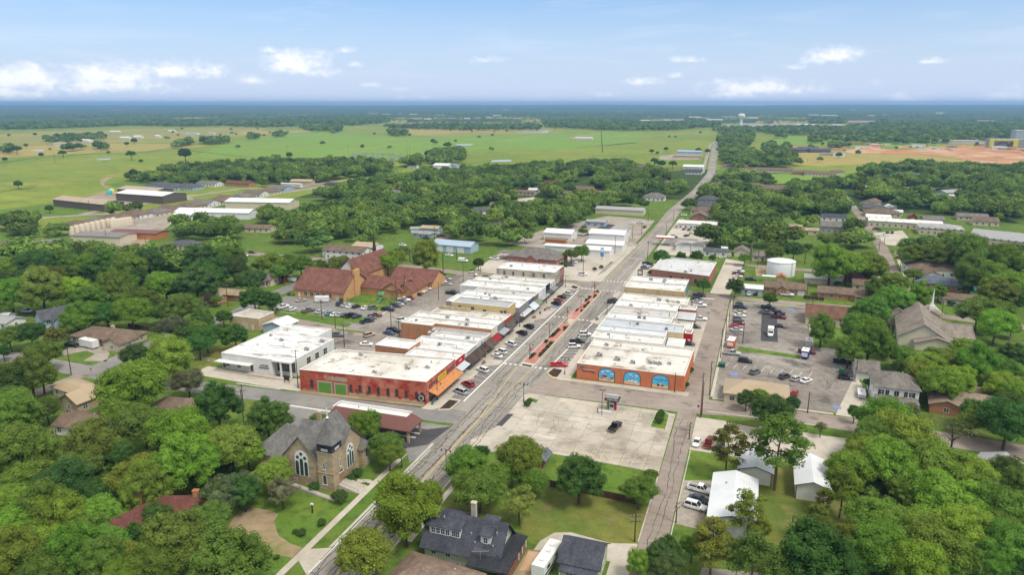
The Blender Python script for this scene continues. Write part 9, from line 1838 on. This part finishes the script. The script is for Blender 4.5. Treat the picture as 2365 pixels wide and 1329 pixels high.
# gravel lot: trailers
def trailer(name,label,x,y,rz,L,Wd,h,c,c2=None):
 t=thing(name,label,'trailer',x,y,.06,R(rz));FOOT.append((x,y,L/2));k=MB();k.box(-L/2,L/2,-Wd/2,Wd/2,.5,h);k.build('body','trim',t,c);MB().box(-L/2-.05,L/2+.05,-Wd/2-.05,Wd/2+.05,h,h+.1).build('roof','trim',t,(.7,.7,.69))
 if c2:MB().box(-L/2-.02,-L/2,-Wd/2+.2,Wd/2-.2,1.1,h-.5).build('serving_hatch','trim',t,c2)
 for s in(-1,1):
  for x_ in(-.4,.4):put('wheel',car_meshes('suv')[2],t,None,(x_,s*(Wd/2-.05),.36))
 k=MB();k.tube([(L/2,-.5,.5),(L/2+1.1,0,.5),(L/2,.5,.5)],.05,5);k.build('tow_bar','black_metal',t);vent(t,0,0,h+.1,.3);return t
trailer('food_trailer','orange and white food trailer beside the alley',46,49.4,82,5.2,2.4,2.9,(.6,.13,.02),(.72,.72,.7));trailer('food_trailer','blue and white food trailer at the turf strip end',70.6,45.6,80,4.4,2.3,3.0,(.05,.05,.3),(.68,.68,.7));trailer('cargo_trailer','white box trailer at the gravel lot kerb',72.3,58.8,85,4.6,2.2,2.6,(.45,.47,.48));trailer('camper_trailer','white camper with open side parked in the church lot',-127.5,51.5,20,6.0,2.3,2.6,(.72,.71,.68),(.2,.2,.2));trailer('travel_trailer','white travel trailer on the ranch house drive',-172,-27.8,-6,7.4,2.5,3.0,(.7,.7,.68),(.3,.3,.3));trailer('utility_trailer','small white trailer beside the red shed',-163,78.8,0,4,2,2,(.7,.7,.7));trailer('box_trailer','white boat under cover on the drive of the pale grey house',85,15.6,86,5.6,2.1,1.4,(.62,.64,.66),(.1,.2,.4))
bx=car('van','white','white box truck standing in the middle of the gravel lot',59.4,67.6,-92,z=.07);bx.name='box_truck';k=MB();k.box(-2.9,.9,-1.08,1.08,.9,3.0);k.build('cargo_box','trim',bx,(.7,.7,.7))
# playground
pg=thing('playground','green slide and climbing frame in the fenced church playground','playground',-104,63)
k=MB()
for x,y in((-1.2,-1),(1.2,-1),(1.2,1),(-1.2,1)):k.cyl(x,y,0,3,.08)
k.box(-1.2,1.2,-1,1,1.5,1.6);k.build('frame','plank',pg,(.3,.2,.1));o=roof_mesh(2.6,2.2,3,.8,'gable',.2).build('roof','plank',pg,(.1,.3,.12));k=MB();k.prism([(-.4,0),(.4,0),(.4,3.2),(-.4,3.2)],[0.1,.1,1.6,1.6],[.22,.22,1.72,1.72]);s=k.build('slide','trim',pg,(.02,.28,.25));s.location=(.4,-4.2,0);k=MB();k.tube([(1.4,0,2.6),(4.6,0,2.6)],.07);k.tube([(4.6,-.9,0),(4.6,0,2.6),(4.6,.9,0)],.06);k.build('swing_frame','plank',pg,(.3,.2,.1))
# grey house details
# steeple of the eastern church
ec=gable_thing('white_church','pale church with wide grey brown roofs and slim white steeple','church',112,85,[
(112,85,33,15,84,4.4,4.8,'gable',(.66,.62,.5),(.3,.26,.22),'siding','shingle'),(120,82,15,13,0,3.8,3.2,'gable',(.66,.62,.5),(.3,.26,.22),'siding','shingle'),(114,69,8,13,90,3.6,2.2,'gable',(.66,.62,.5),(.3,.26,.22),'siding','shingle'),(106.5,101,6,5,84,5.4,1.6,'gable',(.62,.58,.45),(.3,.26,.22),'siding','shingle'),(118.5,101,7,6,84,5.4,1.6,'gable',(.62,.58,.45),(.3,.26,.22),'siding','shingle')])
k=MB();k.box(-.9,.9,-.9,.9,5.5,8.6);k.box(-.5,.5,-.5,.5,8.6,9.4);k.cyl(0,0,9.4,15.5,.48,.03,8);o=k.build('steeple','trim',ec,(.74,.74,.73));o.location=(118.4-112,100.5-85,0)
for y in(74,79,84,89):put('window',arch_window_mesh(.9,1.8),ec,(.72,.72,.7),(103.4-112+(y-74)*-.1,y-85,1.4),R(-90))
# round pool
pl_=thing('swimming_pool','round above ground pool with turquoise cover in a garden','pool',*POOL);k=MB();k.lathe([(4.6,0),(4.6,1.2),(4.4,1.25),(.1,1.2)],n=24);k.build('shell','trim',pl_,(.05,.36,.45))
pd=thing('shade_canopy','long white flat canopy in front of the white tank','canopy',60,158);MB().box(-4.5,4.5,-1.6,1.6,2.5,2.7).build('roof','trim',pd,(.7,.7,.68))
for x in(-4.2,0,4.2):MB().box(x-.08,x+.08,-1.5,-1.34,0,2.5).build('post','galvanised',pd)
for i,x in enumerate((75.2,78.2,80.4)):
 t=thing('flag_pole',['first','second','third'][i]+' of three white flagpoles from the alley side, by the brown roofed hall','flagpole',x,109.5);MB().cyl(0,0,0,6+i%2,.06,.04).build('pole','galvanised',t)
 # road-side shops further north
house('burger_shop','white roadside shop with red trim and flat roof','shop',*RED_SHOP,26,14,0,4,.6,'gable',WHITE,WHITE,wm='plaster',rm='membrane')
house('dark_roof_shop','white walled shop with flat dark roof and red side panel','shop',*DARK_SHOP,16,12,0,4,.3,'gable',WHITE,DKGREY,wm='plaster',rm='membrane_dirty',wins=False)
gs=thing('fuel_canopy','red edged white fuel station canopy by the main road','canopy',*FUEL);MB().box(-5.5,5.5,-3,3,4.6,5.3).build('roof','trim',gs,(.6,.04,.05));MB().box(-5.6,5.6,-3.1,3.1,5.3,5.4).build('roof_edge','trim',gs,(.72,.72,.7))
for x in(-3.6,3.6):MB().box(x-.2,x+.2,-.2,.2,0,4.6).build('column','trim',gs,(.7,.7,.7))
# big construction far right and substation
cb=thing('construction_hall','large unfinished hall with yellow sheathing and open steel front','building under construction',*CONSTR[0]);FOOT.append((*CONSTR[0],40))
k=MB();k.box(-26,34,6,40,0,17,0);k.build('wall','metal_wall',cb,(.3,.31,.33));k=MB();k.box(-28,-21,-2,6,0,17,0);k.box(12,20,-2,6,0,17,0);k.box(-21,12,-2,2,14,17,0);k.build('sheathing','trim',cb,(.6,.55,.06));k=MB()
for i in range(9):k.tube([(-21+i*4,3,0),(-21+i*4,3,14)],.4,4)
k.tube([(-18,1,0),(-13,1,8),(-4,1,12),(4,1,8),(9,1,0)],.9,6);k.build('steel_frame','black_metal',cb)
rq=random.Random(77)
for i in range(26):
 u,v_=rq.random(),rq.random();x=CONSTR[0][0]-330+u*400;y=CONSTR[0][1]-150+v_*190+u*30;c=rq.choice((((.7,.69,.66),'white'),((.42,.4,.38),'grey'),((.6,.5,.36),'tan'),((.5,.2,.08),'rusty')))
 t=thing('site_container',f'{c[1]} container on the orange building site','container',x,y,.15,rq.uniform(-.5,.5),'containers on the building site');l=rq.uniform(5,15);m=MB();m.box(-l,l,-3,3,0,rq.uniform(2.5,5));m.build('body','metal_wall',t,c[0]);m=MB();m.box(-l*.3,l*.3,-3.1,-3,.3,2.2);m.build('door','trim',t,(.2,.2,.2))
for i in range(22):
 x=CONSTR[0][0]-380+rq.random()*450;y=CONSTR[0][1]-170+rq.random()*230;r=rq.uniform(6,20);m=MB();m.lathe([(r,0),(r*.75,r*.1),(r*.4,r*.2),(.2,r*.26)],n=11)
 o=m.build('earth_mound','bare_earth' if rq.random()<.7 else 'gravel',None);o.location=(x,y,0);o.scale=(1,rq.uniform(.5,1),rq.uniform(.6,1.2));o['kind']='structure'
cb2=thing('grey_hall','tall grey block building behind the yellow construction hall','building',*CONSTR[1]);MB().box(-14,50,-14,20,0,26).build('wall','metal_wall',cb2,(.4,.43,.46));MB().box(-14.5,50.5,-14.5,20.5,26,27).build('roof','trim',cb2,(.5,.52,.55))
ss=thing('substation','electrical substation of grey steel frames behind the tree belt','substation',*SUBST);rs=random.Random(8)
k=MB()
for i in range(26):
 x,y=rs.uniform(-48,48),rs.uniform(-16,16);h=rs.uniform(7,16);k.cyl(x,y,0,h,.5,.35,6)
for i in range(10):
 y=rs.uniform(-16,16);x=rs.uniform(-44,20);z=rs.choice((7,10));k.box(x,x+24,y-.3,y+.3,z,z+.7)
k.build('gantry','galvanised',ss)
for i in range(5):MB().box(-30+i*14,-24+i*14,-4,1,0,4.5).build('transformer','galvanised',ss)
# ================================================================== tables: houses, cars, poles, lamps
for(n,lab,cat,x,y,L,W,ang,z,rise,kind,wall,roof,wm,rm,kw)in HOUSES:
 kw=dict(kw);tri=kw.pop('tri',0);kw.pop('cat2',0);kw.pop('ang90',0)
 auto=lab.startswith('@')
 if auto:
  rn={MAROON:'maroon',TANR:'tan',WHITE:'white',GREY:'grey',BROWNR:'brown',GREYR:'grey brown',DKGREY:'dark grey'}.get(roof,'grey');wn={CREAM:'cream',WHITE:'white',BLUEG:'blue grey'}.get(wall,'pale')
  lab={'@row':f'{wn} house with {rn} roof in the row of new houses','@farm':f'{wn} farm building with {rn} roof in the far pastures','@far':f'{rn} roofed building far off near the horizon'}[lab]
 t=house(n,lab,cat,x,y,L,W,ang,z,rise,kind,wall,roof,wm,rm,**kw)
 if auto and not lab.endswith('near the horizon'):t['autolabel']=1
 ext=(L/2,W/2)
 if tri==1:
  for u in(-8,-1,6):on_wall(garage_mesh(4.2,3.4),'roller_door',t,'s',u,0,ext,(.74,.74,.73))
 if tri==2:on_wall(garage_mesh(1.8,2),'barn_door',t,'w',0,0,ext,(.72,.7,.68))
 if tri==3:
  k=MB();k.box(-.12,.12,-.1,0,3.2,5.0);k.box(-.6,.6,-.1,0,4.2,4.44);o=k.build('cross','black_metal',t);o.location=(2,-W/2,-1.2)
 if tri==4:
  k=MB()
  for u in(-3.6,-1.2,1.2,3.6):
   for s in(-.95,.95):k.box(u+s-.2,u+s+.2,-W/2-.08,-W/2-.01,3.6,5.1)
  k.build('shutter','black_metal',t)
NAMEC=dict(darkgrey='dark grey',brightred='bright red',bronze='bronze');KN=dict(sedan='car',suv='sport utility car',hatchback='hatchback',minivan='minivan',pickup='pickup',van='van')
for(kd,c,x,y,a,lot)in CARS:
 t=car(kd,c,f'{NAMEC.get(c, c)} {KN[kd]} parked at the {lot}',x,y,a,'cars parked around the town');t['autolabel']=1
LANDMARKS+=[('stone church',-41,-77),('maroon drive through canopy',-41,-53),('red brick store',-56,-25),('white office block',-98,-14),('flat tan building',-133,13),('orange brick church',-118,75),('church parking lot',-120,42),('mural store',18,14),('cash machine kiosk',16.4,-18.7),('green house',3.6,-94.2),('small green house',26,-92),('long white shed',51.5,-63),('short white shed',55.7,-44),('white shed under the trees',67.7,-46),('tan roofed office',55,4),('pale grey two storey house',93,14),('grey garage',87.6,34),('gravel lot',58,85),('white church',112,85),('cream hall',84,95),('white ground tank',64.4,174.8),('brick hall',18,153),('brick bank',-62,161),('old stone corner building',-50,110),('ranch house',-170,-17),('blue Victorian house',-166,-14),('red roofed house',-66,-103),('tan roofed stone house',-137,-66),('orange brick bungalow',93,139),('wide hip roofed house',142,175),('slate roofed house',144,145),('pinkish roofed house',117,18),('blue workshop',-104,232),('meeting hall',-150,150),('wooden fence',21,-65.7),('bank parking lot',12,-38),('church lawn',-40,-92),('snack bar',51,133),('school',150,330),('grey arched house',90,290),('rear storefront alley',-80,60)]
for i,(x,y,h,ang,arms,can)in enumerate(POLES):
 rel,l=where(x,y);t=utility_pole(f'{"bare" if not arms else "double armed" if arms > 1 else "cross armed"} wooden utility pole {rel} {l}',x,y,max(5,min(h,22)),ang,arms,bool(can));t['autolabel']=1
for i,(x,y,a)in enumerate(LAMPS):
 rel,l=where(x,y);t=street_lamp(f'black twin armed street lamp {rel} {l}',x,y,0,a,banner=(.6,.12,.12)if i in(0,2,4)else None);t['autolabel']=1
wire_pairs=[((42.3,34,9),(43.5,56,9),(43.6,80,9),(43.2,98,9),(42.6,118,9.5)),((41.6,0,9.5),(42.3,34,9)),((-72,-62,9),(-100,-92,9),(-122,-120,9)),((-72,-62.6,8.4),(-100,-92.6,8.4),(-122,-120.6,8.4)),((-72,-63.2,7.8),(-100,-93.2,7.8),(-122,-121.2,7.8)),((44,60,8.6),(75,78,8.2),(112,76,8.4)),((43.8,60.6,8),(75,77.4,7.6),(112,75.4,7.8)),((123,62,9),(170,40,9),(210,20,9)),((123,62.8,9.6),(170,40.8,9.6),(210,20.8,9.6))]
for i,p in enumerate(wire_pairs):
 t=power_line('thin overhead wire '+['along the alley poles','crossing the side street by the alley','upper wire over the left trees','middle wire over the left trees','lower wire over the left trees','upper wire across the gravel lot','lower wire across the gravel lot','lower wire past the white church','upper wire past the white church'][i],p)
 # ================================================================== trees
for(x,y,rad,kd)in NEAR_TREES:
 tree(x,y,rad,kd)
for b_ in BEDS[1:]:
 cx=sum(p[0]for p in b_)/4;cyy=sum(p[1]for p in b_)/4;L=abs(b_[2][1]-b_[0][1])
 for i in range(max(1,int(L/4))):
  t=tree(cx+_tr.uniform(-.3,.3),cyy+(i+.5)*L/max(1,int(L/4))-L/2,_tr.uniform(.5,.95),'S');t['label']='small shrub in a planting bed of the centre strip';t['category']='shrub'
for(x,y,rad)in LONE_TREES:
 t=tree(x,y,rad,'D',h=rad*1.9,shape=_tr.choice(('round','wide')));t['label']='dark lone tree standing in the far pastures'
 # woods farther off: one mass each, built from many small crowns
def far_crown(seed,cards=420,size=.13):
 rng=np.random.default_rng(seed);V=[];ev=[];ef=[];o=0
 for i in range(11):
  d=rng.normal(size=3);d/=np.linalg.norm(d);d[2]=abs(d[2])*.9-.15
  c=d*np.array([.6,.6,.5])*rng.uniform(.6,1.05);r=rng.uniform(.3,.5)
  V.append(leaf_cards(rng,c,r,cards//11,size));a,f=ico(c,r*.8);a=a+rng.normal(size=a.shape)*r*.1;ev.append(a);ef.append(f+o);o+=len(a)
 V=np.concatenate(V);V[:,2]+=.75;e=np.concatenate(ev);e[:,2]+=.75
 n=len(V)//4
 return V,n,e,np.concatenate(ef)
def stuff_woods(name,pts,seed=1,near=False):
 """pts: x, y, radius, height factor; copies four crown shapes over the points through geometry nodes"""
 col=bpy.data.collections.new(name+'_crowns')
 for i in range(8):
  V,n,e,f=far_crown(seed*10+i,620 if near else 260,.1 if near else.16)
  me=mesh_np('far_crown',V,n,(e,f),('leaf_far',));col.objects.link(bpy.data.objects.new('far_crown',me))
 me=bpy.data.meshes.new(name);P_=np.array(pts,dtype=np.float32)
 me.vertices.add(len(P_));co=np.zeros((len(P_),3),np.float32);co[:,:2]=P_[:,:2];me.vertices.foreach_set('co',co.ravel())
 at=me.attributes.new('rad','FLOAT','POINT');at.data.foreach_set('value',P_[:,2].copy());at=me.attributes.new('tall','FLOAT','POINT');at.data.foreach_set('value',P_[:,3].copy())
 o=put(name,me);o['kind']='stuff'
 g=bpy.data.node_groups.new(name,'GeometryNodeTree');g.interface.new_socket('Geometry',in_out='INPUT',socket_type='NodeSocketGeometry');g.interface.new_socket('Geometry',in_out='OUTPUT',socket_type='NodeSocketGeometry')
 N=g.nodes;Lk=g.links;gi=N.new('NodeGroupInput');go=N.new('NodeGroupOutput');ip=N.new('GeometryNodeInstanceOnPoints');ci=N.new('GeometryNodeCollectionInfo')
 ci.inputs['Collection'].default_value=col;ci.inputs['Separate Children'].default_value=True;ci.inputs['Reset Children'].default_value=True
 m2p=N.new('GeometryNodeMeshToPoints');Lk.new(gi.outputs[0],m2p.inputs['Mesh']);Lk.new(m2p.outputs[0],ip.inputs['Points']);Lk.new(ci.outputs[0],ip.inputs['Instance']);ip.inputs['Pick Instance'].default_value=True
 rv_=N.new('FunctionNodeRandomValue');rv_.data_type='FLOAT_VECTOR';rv_.inputs[0].default_value=(0,0,0);rv_.inputs[1].default_value=(0,0,6.28);Lk.new(rv_.outputs[0],ip.inputs['Rotation'])
 a1=N.new('GeometryNodeInputNamedAttribute');a1.data_type='FLOAT';a1.inputs[0].default_value='rad';a2=N.new('GeometryNodeInputNamedAttribute');a2.data_type='FLOAT';a2.inputs[0].default_value='tall'
 cx=N.new('ShaderNodeCombineXYZ');Lk.new(a1.outputs[0],cx.inputs[0]);Lk.new(a1.outputs[0],cx.inputs[1]);Lk.new(a2.outputs[0],cx.inputs[2]);Lk.new(cx.outputs[0],ip.inputs['Scale']);Lk.new(ip.outputs[0],go.inputs[0])
 md=o.modifiers.new('crowns','NODES');md.node_group=g
 return o
def scatter(poly,sp,rng,jitter=.42):
 xs=[p[0]for p in poly];ys=[p[1]for p in poly];out=[]
 y=min(ys);row=0
 while y<max(ys):
  x=min(xs)+(row%2)*sp/2
  while x<max(xs):
   p=(x+rng.uniform(-jitter,jitter)*sp,y+rng.uniform(-jitter,jitter)*sp)
   if inside(p,poly):out.append(p)
   x+=sp
  y+=sp*.87;row+=1
 return out
def smooth_noise(x,y,sc,seed):
 g=np.random.default_rng(seed).uniform(-1,1,(96,96));u=(x/sc)%95;v=(y/sc)%95;i=u.astype(int);j=v.astype(int);fu=u-i;fv=v-j;fu=fu*fu*(3-2*fu);fv=fv*fv*(3-2*fv)
 return(g[i,j]*(1-fu)+g[i+1,j]*fu)*(1-fv)+(g[i,j+1]*(1-fu)+g[i+1,j+1]*fu)*fv
rw=random.Random(12);near_xy=[(x,y,r)for x,y,r,k in NEAR_TREES if k!='S']
SIDE=[[(-151,-42),(-153.5,-20),(-153,0),(-151.5,22),(-155,45),(-157,70),(-156,140)],[(-240,128),(-126,128),(-80,122),(-25,121.5)],[(122,118),(119,190),(124,268),(126.5,360),(126.3,575)],[(-16,100),(-13,224),(-14,378),(-9,536),(-10,733),(-43,1313)]]
def near_line(p,path,d):
 for a,b in zip(path,path[1:]):
  ax,ay=a;bx_,by_=b;L2=(bx_-ax)**2+(by_-ay)**2;t=max(0,min(1,((p[0]-ax)*(bx_-ax)+(p[1]-ay)*(by_-ay))/L2))
  if math.hypot(p[0]-ax-t*(bx_-ax),p[1]-ay-t*(by_-ay))<d:return True
 return False
grid={}
for f in FOOT:grid.setdefault((int(f[0]//60),int(f[1]//60)),[]).append(f)
def free(p,r):
 gx,gy=int(p[0]//60),int(p[1]//60)
 for i in(-1,0,1):
  for j in(-1,0,1):
   for f in grid.get((gx+i,gy+j),()):
    if math.hypot(p[0]-f[0],p[1]-f[1])<f[2]+r*.55:return False
    dx,dy=CAMX-f[0],CAMY-f[1];d=math.hypot(dx,dy)
    for q in((9,17)if d<420 else(9,18,28,38)):
     if math.hypot(p[0]-f[0]-dx/d*q,p[1]-f[1]-dy/d*q)<f[2]*.75+r*.3:return False
 return True
mid=[]
for sp,poly in WOODS:
 for p in scatter(poly,sp,rw):
  r=sp*rw.choice((.36,.5,.6,.7,.85,.95))*rw.uniform(.9,1.1)
  if any(inside(p,c)for c in CLEARINGS)or not free(p,r)or any(near_line(p,s,7+r*.4)for s in SIDE):continue
  # keep the view to a house open: no tall crown right before it
  if any(math.hypot(p[0]-q[0],p[1]-q[1])<q[2]*.8 for q in near_xy):continue
  if smooth_noise(np.array([p[0]+3000.]),np.array([p[1]+3000.]),26,9)[0]>.42:continue
  mid.append((p[0],p[1],r,min(r,7)*rw.uniform(.85,1.5)))
for poly in THICKETS:
 for p in scatter(poly,4.2,rw,.5):
  r=rw.uniform(1.6,3.0)
  if free(p,r):mid.append((p[0],p[1],r,r*rw.uniform(.7,1.2)))
stuff_woods('woods',mid,3,True)
belt_pts=[]
for sp,poly in BELTS:
 for p in scatter(poly,sp*.8,rw,.5):
  r=min(sp,15)*rw.uniform(.42,.7)
  belt_pts.append((p[0],p[1],r,r*rw.uniform(.8,1.2)))
rs=random.Random(31)  # single trees sprinkled over the far pastures
for i in range(150):
 y=rs.uniform(900,4200);x=rs.uniform(-1.15,.45)*y
 if(x/y>-.28 and y<2300 and x<-60):continue
 belt_pts.append((x,y,rs.uniform(4,8),rs.uniform(4,7)))
stuff_woods('far_woods',belt_pts,7)
print('woods',len(mid),'belts',len(belt_pts),'near',len(NEAR_TREES))
# rolling wooded country to the horizon
rng=np.random.default_rng(4)
na,nr=900,230
azs=np.radians(np.linspace(-62,26,na));rr=3300*(17000/3300)**(np.linspace(0,1,nr))
A,RR=np.meshgrid(azs,rr)
X=CAMX+RR*np.sin(A);Y=CAMY+RR*np.cos(A)
hill=np.clip((RR-5200)/9500,0,1)**1.2*50+smooth_noise(X,Y,1900,2)*np.clip((RR-4800)/7000,0,1)*12+smooth_noise(X,Y,800,3)*np.clip((RR-4800)/7000,0,1)*5
patch=smooth_noise(X,Y,330,5)+.7*smooth_noise(X,Y,140,6)+.35*smooth_noise(X,Y*.4,60,7)
open_=patch>(.74+np.clip((RR-4500)/6000,-.35,.45))
tree_h=np.where(open_,.5,rng.uniform(5,14,X.shape))
Z=hill+tree_h-np.where(RR<3500,12,0)
v=np.stack([X,Y,Z],-1).reshape(-1,3).astype(np.float32)
idx=np.arange(na*nr).reshape(nr,na);quads=np.stack([idx[:-1,:-1],idx[:-1,1:],idx[1:,1:],idx[1:,:-1]],-1).reshape(-1,4)
me=bpy.data.meshes.new('hills');me.vertices.add(len(v));me.vertices.foreach_set('co',v.ravel());me.loops.add(quads.size);me.loops.foreach_set('vertex_index',quads.ravel().astype(np.int32));me.polygons.add(len(quads));me.polygons.foreach_set('loop_start',(np.arange(len(quads))*4).astype(np.int32))
for k in('canopy_far','pasture_olive'):me.materials.append(MATS[k])
me.polygons.foreach_set('material_index',open_.reshape(-1)[quads[:,0]].astype(np.int32));me.update(calc_edges=True)
hl=struct(put('hills',me))
for b_ in[o for o in bpy.data.objects if o.name.startswith('distant_building')]:
 d=math.hypot(b_.location.x-CAMX,b_.location.y-CAMY)
 if d>3300:
  a=math.atan2(b_.location.x-CAMX,b_.location.y-CAMY);i=int(np.argmin(abs(rr-d)));j=int(np.argmin(abs(azs-a)));b_.location.z=float(hill[i,j])+8
  # haze: the air between here and the horizon
HZ=MB().box(-24000,15000,-400,17600,-1.2,130)
hz=HZ.build('haze',[])if 0 else put('haze',HZ.mesh('haze',[]))
hm=bpy.data.materials.new('haze');hm.use_nodes=True;ht=NT(hm.node_tree);ht.n.clear()
vo=ht.node('ShaderNodeVolumePrincipled');vo.inputs['Color'].default_value=(.32,.6,.98,1);vo.inputs['Density'].default_value=HAZE_D;vo.inputs['Anisotropy'].default_value=.15
vo.inputs['Density Attribute'].default_value=''
om=ht.node('ShaderNodeOutputMaterial');ht.l.new(vo.outputs[0],om.inputs['Volume']);hz.data.materials.append(hm);hz['kind']='stuff'
finish_labels()
